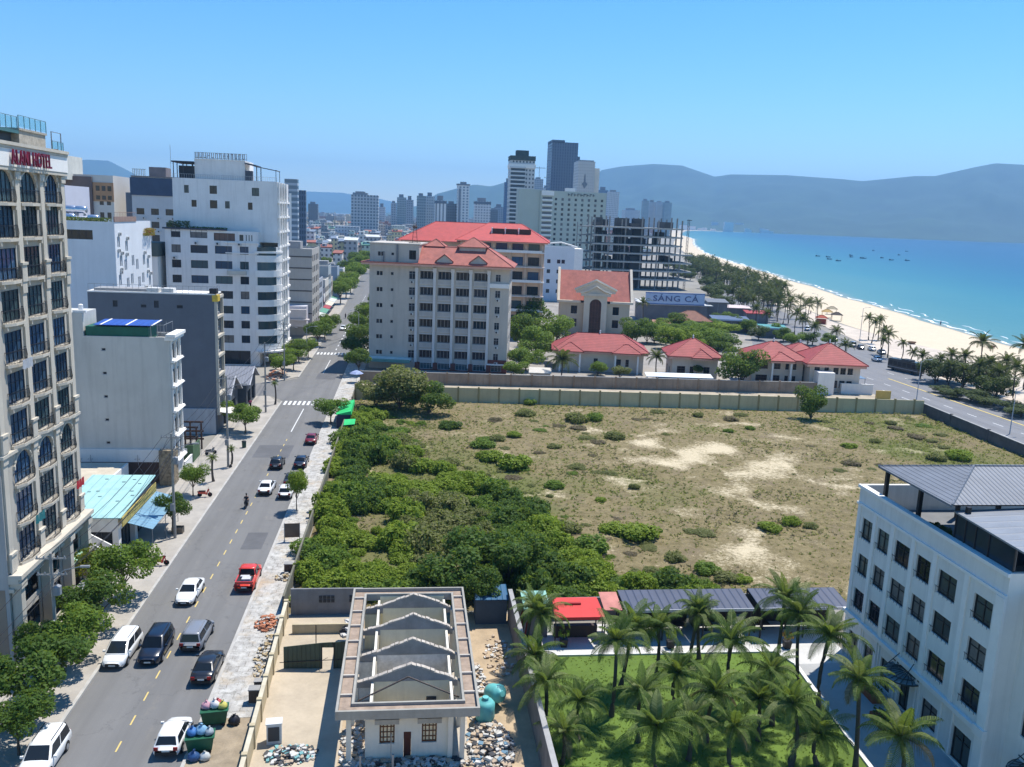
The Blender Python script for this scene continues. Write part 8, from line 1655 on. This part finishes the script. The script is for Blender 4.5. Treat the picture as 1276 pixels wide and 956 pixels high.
def person(label, loc, rz, pose, shirt, trousers, hair=(.02, .016, .014), helmet=None, z=0.):
    o = thing('person', label, 'person', (loc[0], loc[1], z), rz)
    if pose == 'ride':
        J = [(0, 0, .86), (-.03, 0, 1.12), (-.0, 0, 1.36), (.03, 0, 1.47), (.06, 0, 1.58), (.08, 0, 1.70), (.02, .19, 1.34), (.22, .24, 1.14), (.46, .24, 1.06), (.02, -.19, 1.34), (.22, -.24, 1.14), (.46, -.24, 1.06), (.05, .12, .82), (.40, .17, .78), (.32, .15, .40), (.42, .15, .32), (.05, -.12, .82), (.40, -.17, .78), (.32, -.15, .40), (.42, -.15, .32)]
    else:
        s = .14 if pose == 'walk' else .03
        J = [(0, 0, .94), (0, 0, 1.16), (.01, 0, 1.38), (.02, 0, 1.48), (.03, 0, 1.57), (.04, 0, 1.68), (0, .19, 1.38), (-s*.8, .24, 1.12), (s*.2, .25, .88), (0, -.19, 1.38), (s*.8, -.24, 1.12), (s*1.4, -.25, .89), (0, .1, .88), (s, .11, .48), (s*.6, .11, .09), (s*.6+.14, .12, .04), (0, -.1, .88), (-s*.4, -.11, .48), (-s*1.6, -.11, .12), (-s*1.6+.13, -.12, .05)]
    E = [(0, 1), (1, 2), (2, 3), (3, 4), (4, 5), (2, 6), (6, 7), (7, 8), (2, 9), (9, 10), (10, 11), (0, 12), (12, 13), (13, 14), (14, 15), (0, 16), (16, 17), (17, 18), (18, 19)]
    Rr = [.15, .14, .16, .055, .085, .085, .065, .05, .038, .065, .05, .038, .095, .07, .05, .045, .095, .07, .05, .045]
    inst('body', skin_body(J, E, Rr, skinm), o)
    sh = [0, 1, 2, 6, 7, 9, 10]; mp = {a: i for i, a in enumerate(sh)}; inst('shirt', skin_body([J[a] for a in sh], [(mp[a], mp[b]) for a, b in E if a in mp and b in mp], [Rr[a]+.018 for a in sh], M('cloth_shirt_'+shirt[0], shirt[1], .9, .1, 3.)), o)
    tr = [0, 12, 13, 14, 16, 17, 18]; mp = {a: i for i, a in enumerate(tr)}; inst('trousers', skin_body([J[a] for a in tr], [(mp[a], mp[b]) for a, b in E if a in mp and b in mp], [Rr[a]+.016 for a in tr], M('cloth_trousers_'+trousers[0], trousers[1], .9, .1, 3.)), o)
    h = J[5]; m = MB(); m.lathe([(.02, -.12), (.09, -.06), (.112, .02), (.1, .09), (.06, .13), (.0, .145)], 12, c=(h[0]-.012, h[1], h[2]+.0)); inst('helmet' if helmet else 'hair', m.mesh('helmet' if helmet else 'hair', M('helmet_dark', helmet, .3) if helmet else M('hair_black', hair, .7), True), o)
    f = MB(); f.box(h[0]+.085, h[0]+.125, -.012, .012, h[2]-.06, h[2]-.02); inst('nose', f.mesh('nose', skinm), o)
    return o
def motorbike(label, x, y, rz, col, cn, stand=True):
    o = thing('motorbike', label, 'motorbike', (x, y, .02), rz); pm = M('bike_'+cn, col, .35, .08, 2., coat=.5)
    m = MB(); m.lathe([(.18, -.05), (.27, -.045), (.29, 0), (.27, .045), (.18, .05)], 14); m.v = [(a, c, b) for a, b, c in m.v]; wm_ = m.mesh('wheel', tyre)
    for xx in (-.6, .62): inst('wheel', wm_, o, (xx, 0, .29))
    m = MB(); m.hexa([(-.75, -.12, .45), (.15, -.14, .36), (.15, .14, .36), (-.75, .12, .45)], [(-.85, -.13, .72), (.12, -.15, .66), (.12, .15, .66), (-.85, .13, .72)]); m.hexa([(.1, -.16, .3), (.3, -.16, .3), (.3, .16, .3), (.1, .16, .3)], [(.35, -.2, .95), (.5, -.14, .95), (.5, .14, .95), (.35, .2, .95)]); m.path([(.62, 0, .3), (.5, 0, .75), (.42, 0, 1.02)], [.04, .05, .05], 6); obj('body', m, pm, o)
    m = MB(); m.box(-.72, .1, -.14, .14, .725, .80); obj('seat', m, trimk, o); m = MB(); m.tube((.42, -.34, 1.04), (.42, .34, 1.04), .02, n=5); m.box(.46, .56, -.09, .09, .86, 1.0); m.tube((.44, -.3, 1.04), (.46, -.36, 1.22), .012, n=4); m.tube((.44, .3, 1.04), (.46, .36, 1.22), .012, n=4); obj('handlebar', m, trimk, o)
    m = MB(); m.box(-.9, -.86, -.08, .08, .6, .7); obj('tail_light', m, lampr, o); return o
motorbike('black motorbike ridden towards the camera in the near lane', -.35, 21.6, rad(-92), (.02, .02, .022), 'black')
person('rider in a dark jacket and helmet on the motorbike in the near lane', (-.35, 21.6), rad(-92), 'ride', ('dark', (.03, .03, .035)), ('jeans', (.03, .04, .06)), helmet=(.02, .02, .02), z=.02)
motorbike('dark motorbike further up the street beyond the white car', -2.6, 216, rad(-90), (.03, .03, .035), 'black2')
person('rider in a dark shirt on the motorbike further up the street', (-2.6, 216), rad(-90), 'ride', ('grey', (.05, .05, .055)), ('jeans', (.03, .04, .06)), helmet=(.03, .03, .03), z=.02)
for x, y, cn, co, lab in ((-5.6, 3.6, 'red', (.5, .02, .02), 'red motorbike parked on the pavement by the big leafy tree'), (-6.1, 25.2, 'scarlet', (.55, .05, .03), 'scarlet motorbike parked by the round young tree'), (-9.6, 44.5, 'grey', (.2, .2, .2), 'grey motorbike parked at the forecourt of the green hoarding'), (-8.8, -12.8, 'white', (.6, .6, .58), 'white motorbike parked in the shade below the cream hotel columns'), (-9.0, -10.6, 'blk', (.03, .03, .03), 'black motorbike parked beside the white one below the cream hotel')): motorbike(lab, x, y, rad(rng.uniform(-20, 40)), co, cn).location.z = .15
person('person in a pink top walking on the pavement by the street corner', (-9.4, 75.5), rad(80), 'walk', ('pink', (.55, .08, .16)), ('black', (.02, .02, .02)), z=.14)
for px, py, sh, lab in ((972, 352, ('white', (.6, .6, .6)), 'tiny stroller in white at the water line, furthest along the beach'), (1172, 404, ('blue', (.06, .1, .3)), 'wading figure in blue in the surf'), (1134, 437, ('red', (.4, .05, .05)), 'stroller in red on the sand above the promenade'), (1010, 392, ('dark', (.03, .03, .035)), 'dark dressed figure near the beach stalls')):
    p = gz(px, py); person(lab, (p.x, p.y), rng.uniform(0, 6), 'walk', sh, ('black', (.02, .02, .02)), z=-.45 if 'surf' in lab or 'water' in lab else .1)
# ---------------------------------------------------------------- poles, lamps, signs
def pole(label, x, y, h, arms=2, lamp=True, name='utility_pole'):
    o = thing(name, label, 'utility pole', (x, y, .13)); m = MB(); m.tube((0, 0, -.1), (0, 0, h), .17, .11, 8); obj('pole', m, M('pole_concrete', (.30, .285, .26), .92, .2, 1., streak=.3), o)
    for k in range(arms):
        z = h-.5-1.3*k; m = MB(); m.box(-1.1, 1.1, -.05, .05, z, z+.1)
        for q in range(5): m.lathe([(.05, 0), (.07, .08), (.03, .18)], 6, c=(-1+.5*q, 0, z+.1))
        obj('crossarm', m, steel, o)
    m = MB(); m.lathe([(.28, 0), (.32, .05), (.32, .7), (.1, .85)], 10, c=(.32, 0, h-3.4)); obj('transformer', m, M('box_grey', (.25, .26, .27), .6, .2, 2.), o); m = MB(); m.box(-.3, .1, -.36, -.17, 3.2, 4.0); obj('meter_box', m, M('box_grey', (.25, .26, .27)), o); m = MB(); m.path([(-.2, .1, h-2.6), (.1, .2, h-3.6), (.25, .1, h-2.4)], [.03]*3, 4); obj('cable_loop', m, M('box_grey', (.25, .26, .27), .6, .2, 2.), o)
    if lamp: m = MB(); m.path([(0, 0, h-2.2), (.9, 0, h-1.4), (2.2, 0, h-1.1)], [.045, .04, .035], 5); m.box(2.1, 2.8, -.12, .12, h-1.18, h-1.04); obj('lamp_arm', m, steel, o)
    return (x, y, h)
PL = [pole('concrete utility pole in front of the cream hotel', -7.9, -16.2, 9.4), pole('concrete utility pole beside the blue awning of the teal roofed shop', -6.1, 11.2, 11.8), pole('concrete utility pole before the hoarding between the narrow buildings', -5.9, 38.4, 13.0), pole('concrete utility pole near the slate gabled house', -6.2, 72.4, 12.6), pole('concrete utility pole at the far street corner below the white hotel tower', -7.2, 103, 12.4)]
for i, (a, b) in enumerate(zip(PL, PL[1:])):
    m = MB()
    for dx, dz in ((-1, -.35), (0, -.35), (1, -.35), (.1, -2.2), (-.1, -2.5)):
        pts = [Vector((a[0]+dx, a[1], a[2]+dz))*(1-t)+Vector((b[0]+dx, b[1], b[2]+dz))*t-ZV*1.1*math.sin(math.pi*t) for t in np.linspace(0, 1, 9)]; m.path(pts, [.022]*9, 4)
    tag(obj('power_cable', m, iron), 'slack bundle of power cables running %s' % ('from the cream hotel to the blue awning', 'from the blue awning to the green hoarding', 'from the green hoarding to the slate gabled house', 'from the slate gabled house across the side street')[i], 'cable')
for k, (i, q, lab) in enumerate(((0, (-11.3, -6, 7.5), 'service cables dropping from the near pole to the cream hotel'), (1, (-10, 6, 4.6), 'service cables dropping from the second pole to the teal roofed shop'), (1, (-11.3, 33, 9), 'service cables from the second pole to the narrow grey walled building'), (2, (-11.3, 58.5, 9), 'service cables from the third pole to the charcoal walled building'), (0, (-7.9, -60, 9.2), 'power cables running from the near pole out of the picture'), (3, (5.2, 108, 9), 'cable slung across the street towards the tan block'))):
    a = PL[i]; m = MB()
    for dx, dz in ((-.4, -.5), (.1, -1.9), (.35, -2.3)):
        pts = [Vector((a[0]+dx, a[1], a[2]+dz))*(1-t)+Vector((q[0]+dx*.5, q[1], q[2]+dz*.2))*t-ZV*.9*math.sin(math.pi*t) for t in np.linspace(0, 1, 8)]; m.path(pts, [.02]*8, 4)
    tag(obj('power_cable', m, iron), lab, 'cable')
def lamp_post(label, x, y, h, side=1, rz=0., double=False, z=.1):
    o = thing('street_lamp', label, 'street lamp', (x, y, z), rz); m = MB(); m.tube((0, 0, -.1), (0, 0, h), .11, .06, 7); obj('pole', m, M('lamp_grey', (.42, .43, .44), .5, .1, 1.), o)
    for s in ((-1, 1) if double else (side,)):
        m = MB(); m.path([(0, 0, h-.2), (s*.7, 0, h+.25), (s*1.9, 0, h+.4)], [.05, .04, .035], 5); m.box(s*1.8, s*2.5, -.13, .13, h+.34, h+.46); obj('lamp_head', m, M('lamp_grey', (.42, .43, .44)), o)
for px, py, h, s, lab in ((1142, 498, 8.5, 1, 'street lamp at the corner of the lot beside the coast road'), (1258, 541, 8.5, 1, 'street lamp behind the dark stone wall, nearer the white pavilion hotel'), (1071, 426, 11, 1, 'tall beach lamp behind the parked cars'), (927, 372, 11, 1, 'tall dark lamp mast among the beach palms'), (1016, 398, 10, -1, 'beach lamp beside the red beach stall')):
    p = gz(px, py); lamp_post(lab, p.x, p.y, h, s)
lamp_post('street lamp on the verge below the second crossing', 5.3, 156, 9, -1); lamp_post('lamp post on the far pavement by the cafe umbrellas', -5.4, 128, 8, 1)
for px, py, h, rr, lab in ((266, 601, 3.4, 1.0, 'thin young palm on the pavement before the narrow grey walled building'), (343, 505, 4.2, .9, 'thin young palm at the street corner by the crossing'), (287, 583, 2.8, .9, 'short palm at the foot of the pole by the hoarding')):
    p = gz(px, py); palm(lab, max(p.x, -9), p.y, h, rr, 'palm')
def street_stuff():
    o = thing('litter_bin', 'dark green litter bin on the pavement beyond the spreading tree', 'bin', (-5.6, 48.6, .13)); m = MB(); m.lathe([(.25, 0), (.3, .05), (.33, .85), (.36, .88), (.3, .95)], 12); obj('bin_body', m, M('bin_green', (.02, .06, .04), .5), o); m = MB(); m.lathe([(.36, .951), (.3, 1.05), (.02, 1.1)], 12); obj('lid', m, trimk, o)
    # the two overflowing rubbish bins on the verge
    for k, (px, py, lab) in enumerate(((268, 903, 'green wheeled rubbish container under mixed bags, beside the dark bags'), (250, 937, 'green wheeled rubbish container heaped with blue bags, by the white hatchback'))):
        p = gz(px, py); o = thing('rubbish_container', lab, 'rubbish bin', (p.x, p.y, .09), rad(8)); m = MB(); m.hexa([(-.75, -.4, .2), (.75, -.4, .2), (.75, .4, .2), (-.75, .4, .2)], [(-.9, -.52, 1.15), (.9, -.52, 1.15), (.9, .52, 1.15), (-.9, .52, 1.15)]); m.box(-.95, .95, -.57, .57, 1.151, 1.22); obj('bin_body', m, M('bin_green2', (.015, .10, .05), .5, .2, 2.), o)
        m = MB(); m.lathe([(0, -.05), (.12, -.05), (.12, .05), (0, .05)], 10); m.v = [(x, z, y) for x, y, z in m.v]; wm_ = m.mesh('wheel', tyre)
        for x in (-.6, .6):
            for y in (-.4, .4): inst('wheel', wm_, o, (x, y, .12))
        bags = ((-.55, 0, 1.2, .42, 'pink', (.55, .30, .34)), (0, .05, 1.25, .45, 'white', (.62, .60, .58)), (.55, -.02, 1.2, .4, 'yellow', (.55, .5, .12)), (.2, .2, 1.4, .3, 'red', (.45, .08, .08)), (1.35, -.1, .02, .5, 'black', (.02, .02, .025))) if k == 0 else ((-.5, 0, 1.2, .45, 'blue', (.06, .18, .42)), (.1, .05, 1.25, .48, 'pale blue', (.22, .40, .55)), (.6, 0, 1.2, .4, 'grey', (.3, .34, .36)), (-.2, -1.0, .02, .5, 'dark blue', (.03, .08, .2)), (.5, -1.0, .02, .42, 'pale', (.5, .52, .5)))
        for q, (bx, by, bz, s, cn, co) in enumerate(bags):
            rr = random.Random(q*7+k); m = MB(); m.lathe([(.3, 0), (.52, .12), (.56, .35), (.42, .6), (.15, .78), (.08, .84), (.16, .95)], 10); m.v = [(x*(1+rr.uniform(-.18, .18)), y*(1+rr.uniform(-.18, .18)), z*(1+rr.uniform(-.1, .1))) for x, y, z in m.v]
            b = inst('rubbish_bag', m.mesh('rubbish_bag', M('bag_'+cn.replace(' ', '_'), co, .4, .2, 4.), True), None, (p.x+bx, p.y+by, .09+bz), rr.uniform(0, 6), s*1.5); tag(b, '%s rubbish bag %s the container %s' % (cn, 'on' if bz > .5 else 'on the ground by', 'under mixed bags' if k == 0 else 'heaped with blue bags'), 'rubbish bag')
    p = gz(364, 676); o = thing('notice_board', 'brown board standing on two legs on the worn verge', 'notice board', (p.x, p.y, .1), rad(5)); m = MB(); m.box(-.85, .85, -.04, .04, .5, 2.1); obj('panel', m, M('board_brown', (.16, .11, .075), .8, .2, 2.), o); m = MB(); m.box(-.85, -.77, -.05, .05, 0, 2.15); m.box(.77, .85, -.05, .05, 0, 2.15); m.box(-.9, -.72, -.5, .5, 0, .05); m.box(.72, .9, -.5, .5, 0, .05); obj('frame', m, steel, o)
    # utility boxes and planters along the cream yard wall
    for px, py, s, lab in ((323, 876, .9, 'dark brown utility box against the cream yard wall'), (329, 862, .7, 'second smaller dark utility box against the cream yard wall'), (361, 716, .9, 'brown box by the mossy wall under the shrubs'), (390, 646, .8, 'ochre box by the mossy lot wall near the board')):
        p = gz(px, py); o = thing('utility_box', lab, 'utility box', (min(p.x, 8.2), p.y, .1), 0, None, s); m = MB(); m.box(-.55, .55, -.35, .35, .1, 1.2); obj('casing', m, M('box_brown', (.10, .065, .045), .7, .2, 2.), o); m = MB(); m.box(-.6, .6, -.4, .4, 1.201, 1.28); m.box(-.6, .6, -.4, .4, 0, .099); obj('plinth', m, concrete, o)
    # loose material: bricks, sand, rubble
    def heap(name, label_kind, cx, cy, rx, ry, n, sz, mats, seed, z=.1, hgt=.5):
        q = random.Random(seed); m = MB()
        for _ in range(n):
            a, d = q.uniform(0, 6.28), math.sqrt(q.random()); x, y = cx+rx*d*math.cos(a), cy+ry*d*math.sin(a); s = sz*q.uniform(.5, 1.5); t = q.uniform(0, 3); zz = z+q.random()*hgt*(1-d*d)
            ux, uy = math.cos(t)*s, math.sin(t)*s; h = s*q.uniform(.3, .9); k = q.randrange(len(mats)); w = q.uniform(.4, .9); tilt = q.uniform(-.3, .3)*s
            b4 = [(x-ux+uy*w, y-uy-ux*w, zz), (x-ux-uy*w, y-uy+ux*w, zz+tilt), (x+ux-uy*w, y+uy+ux*w, zz+tilt), (x+ux+uy*w, y+uy-ux*w, zz)]
            m.hexa(b4[::-1], [(a_*.98+x*.02, b_*.98+y*.02, c_+h) for a_, b_, c_ in b4[::-1]], k)
        return struct(name, m, mats, 'stuff')
    brick = M('loose_brick', (.42, .17, .09), .9, .3, 3.); rub = M('rubble_grey', (.42, .40, .36), .95, .25, 3.)
    heap('brick_rubble', '', 7.0, -9.6, .9, 1.5, 150, .16, [brick, brick, rub], 3); heap('rubble', '', 7.6, -15, .6, 3.5, 160, .13, [rub, M('rubble_ochre', (.40, .31, .18), .95)], 4, hgt=.25)
    heap('rubble', '', 7.2, .4, .9, 1.0, 60, .14, [rub, M('rubble_ochre', (.4, .31, .18))], 8, hgt=.3); heap('rubble', '', -9.6, 108, 1.8, 6.5, 200, .3, [rub, brick, M('rubble_tan', (.55, .42, .32), .95)], 9, hgt=.8)
    cols = [M('trash_white', (.52, .51, .48), .8, .15, 3.), M('trash_blue', (.12, .22, .30), .6, .2, 3.), M('trash_teal', (.16, .36, .36), .6, .2, 3.), M('trash_dark', (.05, .05, .055), .7, .3, 3.), M('trash_tan', (.42, .33, .24), .9, .2, 3.), M('trash_pink', (.5, .3, .28), .8, .2, 3.)]
    heap('litter', '', 25.0, -28.5, 1.6, 3.2, 700, .15, [cols[0], cols[0], rub, cols[4], cols[3], cols[4], cols[3], cols[4], cols[1], rub], 5, .05, .7); heap('litter', '', 24.6, -21.5, 1.0, 4.5, 260, .13, [cols[0], cols[4], cols[3], cols[0]], 6, .05, .3); heap('litter', '', 26.8, -16, 1.2, 3.5, 110, .12, [cols[0], cols[4], cols[4]], 7, .05, .15)
    heap('litter', '', 11.6, -28.6, 1.7, 1.1, 260, .13, [cols[0], cols[2], cols[3], cols[4], cols[0], cols[3]], 11, .06, .3); heap('rubble', '', 15.6, -27.5, .8, 3.0, 200, .15, [cols[4], rub, cols[4], cols[0]], 12, .06, .5); heap('litter', '', 14.2, -11.0, .8, 1.2, 70, .2, [cols[3], cols[3], cols[0]], 13, .06, .7)
    heap('rubble', '', 19.4, -30.2, 4.4, .9, 260, .14, [cols[0], cols[4], rub, cols[3]], 14, .06, .2)
    for px, py, s, rz, lab in ((610, 874, 1.0, .5, 'teal plastic tank lying tilted in the rubbish beside the roofless house'), (604, 900, 1.05, -.3, 'second teal plastic drum standing in the rubbish beside the roofless house')):
        p = gz(px, py); m = MB(); m.lathe([(.3, 0), (.62, .06), (.68, .3), (.66, .8), (.68, 1.2), (.5, 1.42), (.2, 1.5), (.2, 1.6)], 14); o = thing('water_drum', lab, 'tank', (p.x, p.y, .25), rz, None, s); b = obj('drum_body', m, M('teal_plastic', (.14, .48, .47), .45, .12, 1.), o, smooth=True); m = MB(); m.lathe([(.25, 1.601), (.22, 1.68), (0, 1.69)], 10); l = obj('lid', m, M('teal_plastic', (.14, .48, .47)), o)
        if 'lying' in lab: o.rotation_euler = (rad(68), rad(8), rz); o.location.z = .75
    for px, py, lab in ((342, 925, 'white slatted cabinet standing in the concrete yard'),):
        p = gz(px, py); o = thing('cabinet', lab, 'cabinet', (p.x, p.y, .06), rad(6)); m = MB(); m.box(-.5, .5, -.35, .35, 0, 1.5); obj('casing', m, M('cabinet_white', (.62, .62, .6), .6, .15, 2.), o); m = MB(); m.box(-.4, .35, -.37, -.351, .25, 1.3); obj('door', m, M('cabinet_dark', (.05, .05, .055), .5), o); m = MB(); m.box(-.55, .55, -.4, .4, 1.501, 1.56); obj('top', m, M('cabinet_white', (.62, .62, .6)), o)
    o = thing('container', 'pale concrete planter box by the pole beside the blue awning', 'planter', (-6.2, 12.8, .13)); m = MB()
    for a in ((-.6, .6, -.4, -.32), (-.6, .6, .32, .4), (-.6, -.52, -.319, .319), (.52, .6, -.319, .319)): m.box(*a, 0, .7)
    obj('casing', m, M('planter_brown', (.22, .17, .12), .9, .2, 2.), o); m = MB(); m.box(-.519, .519, -.319, .319, .02, .6); obj('soil', m, M('soil', (.08, .06, .04), .95), o)
    # green stall and its dark side at the bend of the verge
    p = gz(431, 534); o = thing('market_stall', 'bright green tarpaulin stall beside the verge and the thicket', 'stall', (8.0-1.0, 61.5, .1)); m = MB(); m.hexa([(0, 0, 2.3), (2.6, 0, 2.3), (2.6, 9.5, 2.3), (0, 9.5, 2.3)], [(.1, .1, 2.36), (2.5, .1, 2.9), (2.5, 9.4, 2.9), (.1, 9.4, 2.36)]); gt = M('green_tarp', (.03, .50, .14), .6, .2, .8); obj('canopy', m, gt, o); m = MB(); m.box(.2, 2.4, -.02, .02, 0, 2.28); m.box(.1, .16, .1, 9.4, .0, 1.6); obj('side_panel', m, M('navy_tarp', (.02, .03, .06), .6), o)
    m = MB()
    for x in (.1, 2.5):
        for y in (.1, 4.7, 9.3): m.tube((x, y, 0), (x, y, 2.3), .03, n=5)
    obj('post', m, steel, o)
    o = thing('tarp', 'second smaller green tarpaulin hanging at the near end of the green stall', 'tarp', (8.6, 57.2, .1)); m = MB(); m.hexa([(0, 0, 1.5), (1.8, 0, 1.7), (1.8, 2.5, 2.0), (0, 2.5, 1.9)], [(0, 0, 1.55), (1.8, 0, 1.75), (1.8, 2.5, 2.05), (0, 2.5, 1.95)]); obj('canopy', m, gt, o); m = MB(); m.tube((.1, .1, 0), (.1, .1, 1.5), .03, n=5); m.tube((1.7, .1, 0), (1.7, .1, 1.7), .03, n=5); m.tube((1.7, 2.4, 0), (1.7, 2.4, 2.0), .03, n=5); obj('post', m, steel, o)
    p = gz(460, 472); o = thing('parasol', 'blue and white parasol at the corner of the tan block yard', 'parasol', (8.0, 101.5, .1)); m = MB(); m.lathe([(1.5, 2.0), (.9, 2.4), (.05, 2.7)], 8); obj('canopy', m, M('blue_white_cloth', (.30, .36, .55), .8, .4, 2.), o); m = MB(); m.tube((0, 0, 0), (0, 0, 2.6), .03, n=5); obj('pole', m, steel, o)
    # potted plants in the hotel court
    for px, py, lab in ((702, 806, 'black square pot with a spiky plant before the red canopy'), (835, 808, 'black pot with a small palm in the courtyard before the navy sheds'), (980, 808, 'red leaved shrub in a pot at the bend of the white kerb')):
        p = gz(px, py); o = thing('plant_pot', lab, 'potted plant', (p.x, p.y, .05)); m = MB(); m.hexa([(-.25, -.25, 0), (.25, -.25, 0), (.25, .25, 0), (-.25, .25, 0)], [(-.33, -.33, .7), (.33, -.33, .7), (.33, .33, .7), (-.33, .33, .7)]); obj('pot', m, trimk, o)
        m = MB(); q = random.Random(px)
        for k in range(22): a = k*2.4; e = q.uniform(.4, 1.3); m.add([(0, 0, .7), (math.cos(a)*.06, math.sin(a)*.06, .75), (math.cos(a)*.7*math.cos(e), math.sin(a)*.7*math.cos(e), .7+1.1*math.sin(e))], [(0, 1, 2)]); m.quad((math.cos(a)*.3, math.sin(a)*.3, .8+q.random()*.6), (math.cos(a)*.5, math.sin(a)*.4, .9+q.random()*.5), (math.cos(a)*.5, math.sin(a)*.6, 1.0+q.random()*.5), (math.cos(a)*.3, math.sin(a)*.5, 1.1+q.random()*.4))
        obj('plant', m, LF['mid'] if 'red' not in lab.split()[0] else MLEAF('red_leaf', (.16, .03, .02), (.25, .04, .03), (.1, .09, .03)), o)
    for px, py, lab in ((1100, 905, 'rust red planter box by the white pavilion hotel wall'), (1090, 868, 'brown round planter beside the hotel path')):
        p = gz(px, py); o = thing('planter', lab, 'planter', (min(p.x, 55.6), p.y, .05)); m = MB(); m.box(-.5, .5, -1.1, 1.1, 0, .55); obj('box', m, M('rust_planter', (.28, .075, .035), .8, .2, 1.), o); m = MB(); q = random.Random(py)
        for k in range(60): a, b_, z = q.uniform(-.45, .45), q.uniform(-1, 1), .55+q.random()*.5; m.quad((a-.12, b_, z), (a, b_-.1, z+.08), (a+.12, b_, z), (a, b_+.1, z+.08))
        obj('plant', m, LF['dark'], o)
    # beach: coracles, stalls, thatched shelters, fishing boats at anchor
    for px, py, lab in ((1235, 434, 'round coracle on the sand behind the tall promenade palm'), (1136, 429, 'round coracle lying on the open sand above the promenade')):
        p = gz(px, py); m = MB(); m.lathe([(.2, 0), (1.0, .15), (1.35, .6), (1.4, .75), (1.25, .62), (.9, .25), (0, .15)], 14); o = obj('coracle', m, M('wicker', (.22, .13, .08), .9, .3, 2.)); o.location = (p.x, p.y, .1); tag(o, lab, 'boat')
    for k, (px, py, c, lab) in enumerate(((1023, 404, (.42, .10, .06), 'red beach kiosk beside the palms'), (1030, 396, (.50, .33, .12), 'orange awning next to the red beach kiosk'), (1042, 400, (.07, .06, .05), 'dark thatched shelter next to the beach kiosk'), (1036, 392, (.36, .30, .20), 'straw shelter further down the sand'))):
        p = gz(px, py); o = thing('beach_hut', lab, 'beach hut', (p.x, p.y, .1), rad(-20)); m = MB(); roof_hip(m, -2.2, 2.2, -1.6, 1.6, 2.4, 1.0, th=.08); obj('roof', m, M('hut_%d' % k, c, .9, .2, 1.), o); m = MB()
        for x in (-1.9, 1.9):
            for y in (-1.3, 1.3): m.tube((x, y, 0), (x, y, 2.35), .06, n=5)
        if k == 0: m.box(-1.6, 1.6, -1, 1, 0, 1.9)
        obj('post', m, M('hut_post_%d' % k, tuple(x*.7 for x in c), .9), o)
    q = random.Random(3)
    for k in range(14):
        px, py = 1022+k*8.6+q.uniform(-6, 6), 317+q.uniform(-5, 8); p = gz(px, py); m = MB(); m.hexa([(-4, -1, -.6), (4, -1, -.6), (4, 1, -.6), (-4, 1, -.6)], [(-5.5, -1.6, 1.2), (6.5, -.5, 2.0), (6.5, .5, 2.0), (-5.5, 1.6, 1.2)]); o = thing('fishing_boat', 'dark fishing boat at anchor far out in the bay', 'boat', (p.x, p.y, -.5), q.uniform(-.6, .6), 'fishing boats at anchor', .6); obj('hull', m, M('boat_dark', (.14, .20, .26), .7, .3, .5), o); m = MB(); m.box(-4.5, -1.5, -.9, .9, 1.3, 3.0); m.tube((1, 0, 1.4), (1, 0, 6), .1, n=4); obj('cabin', m, M('boat_cabin', (.25, .28, .3), .7, .3, .5), o)
street_stuff()
# ================================================================ AIR, LIGHT, CAMERA
def haze():
    m = bpy.data.materials.new('haze_air'); m.use_nodes = True; nt = m.node_tree; nt.nodes.clear(); out = nt.nodes.new('ShaderNodeOutputMaterial'); v = nt.nodes.new('ShaderNodeVolumePrincipled')
    v.inputs['Color'].default_value = HAZE_COL; v.inputs['Density'].default_value = HAZE_D; v.inputs['Anisotropy'].default_value = .15
    nt.links.new(v.outputs[0], out.inputs['Volume']); b = MB(); b.box(-9500, 14500, -420, 15500, -35, 860); o = struct('haze', b, m, 'stuff'); return o
HAZE_COL = (.31, .61, 1.0, 1); HAZE_D = 1.1e-4
haze()
SUN_AZ, SUN_EL = 50., 66.      # degrees: azimuth from +Y (along the street) towards +X, elevation
w = bpy.data.worlds.new('World'); SC.world = w; w.use_nodes = True; nt = w.node_tree
sky = nt.nodes.new('ShaderNodeTexSky'); sky.sky_type = 'NISHITA'; sky.sun_disc = False; sky.sun_elevation = rad(SUN_EL); sky.sun_rotation = rad(SUN_AZ); sky.altitude = 30; sky.air_density = 1.0; sky.dust_density = .0; sky.ozone_density = 5.5
bg = nt.nodes['Background']; bg.inputs['Strength'].default_value = .11; hs = nt.nodes.new('ShaderNodeHueSaturation'); hs.inputs['Saturation'].default_value = 1.3; nt.links.new(sky.outputs[0], hs.inputs['Color']); nt.links.new(hs.outputs[0], bg.inputs['Color'])
d = bpy.data.lights.new('sun', 'SUN'); d.energy = 3.9; d.angle = rad(.5); d.color = (1., .955, .88)
s = bpy.data.objects.new('sun', d); COL.objects.link(s)
sd = Vector((math.sin(rad(SUN_AZ))*math.cos(rad(SUN_EL)), math.cos(rad(SUN_AZ))*math.cos(rad(SUN_EL)), math.sin(rad(SUN_EL))))
s.rotation_euler = sd.to_track_quat('Z', 'Y').to_euler(); s.location = (0, 0, 200)
cd = bpy.data.cameras.new('camera'); cam = bpy.data.objects.new('camera', cd); COL.objects.link(cam); SC.camera = cam
cd.sensor_width = 36; cd.lens = FPX/1276*36; cd.clip_start = .5; cd.clip_end = 40000
cam.matrix_world = Matrix(((CR.x, CU.x, -CF.x, CAM.x), (CR.y, CU.y, -CF.y, CAM.y), (CR.z, CU.z, -CF.z, CAM.z), (0, 0, 0, 1)))
vs = SC.view_settings; vs.view_transform = 'Standard'; vs.look = 'None'; vs.gamma = 1; vs.use_curve_mapping = False; vs.exposure = .82
SC.cycles.max_bounces = 6; SC.cycles.diffuse_bounces = 4; SC.cycles.glossy_bounces = 3; SC.cycles.transparent_max_bounces = 12; SC.cycles.volume_bounces = 0
SC.cycles.use_denoising = True; SC.cycles.caustics_reflective = False; SC.cycles.caustics_refractive = False
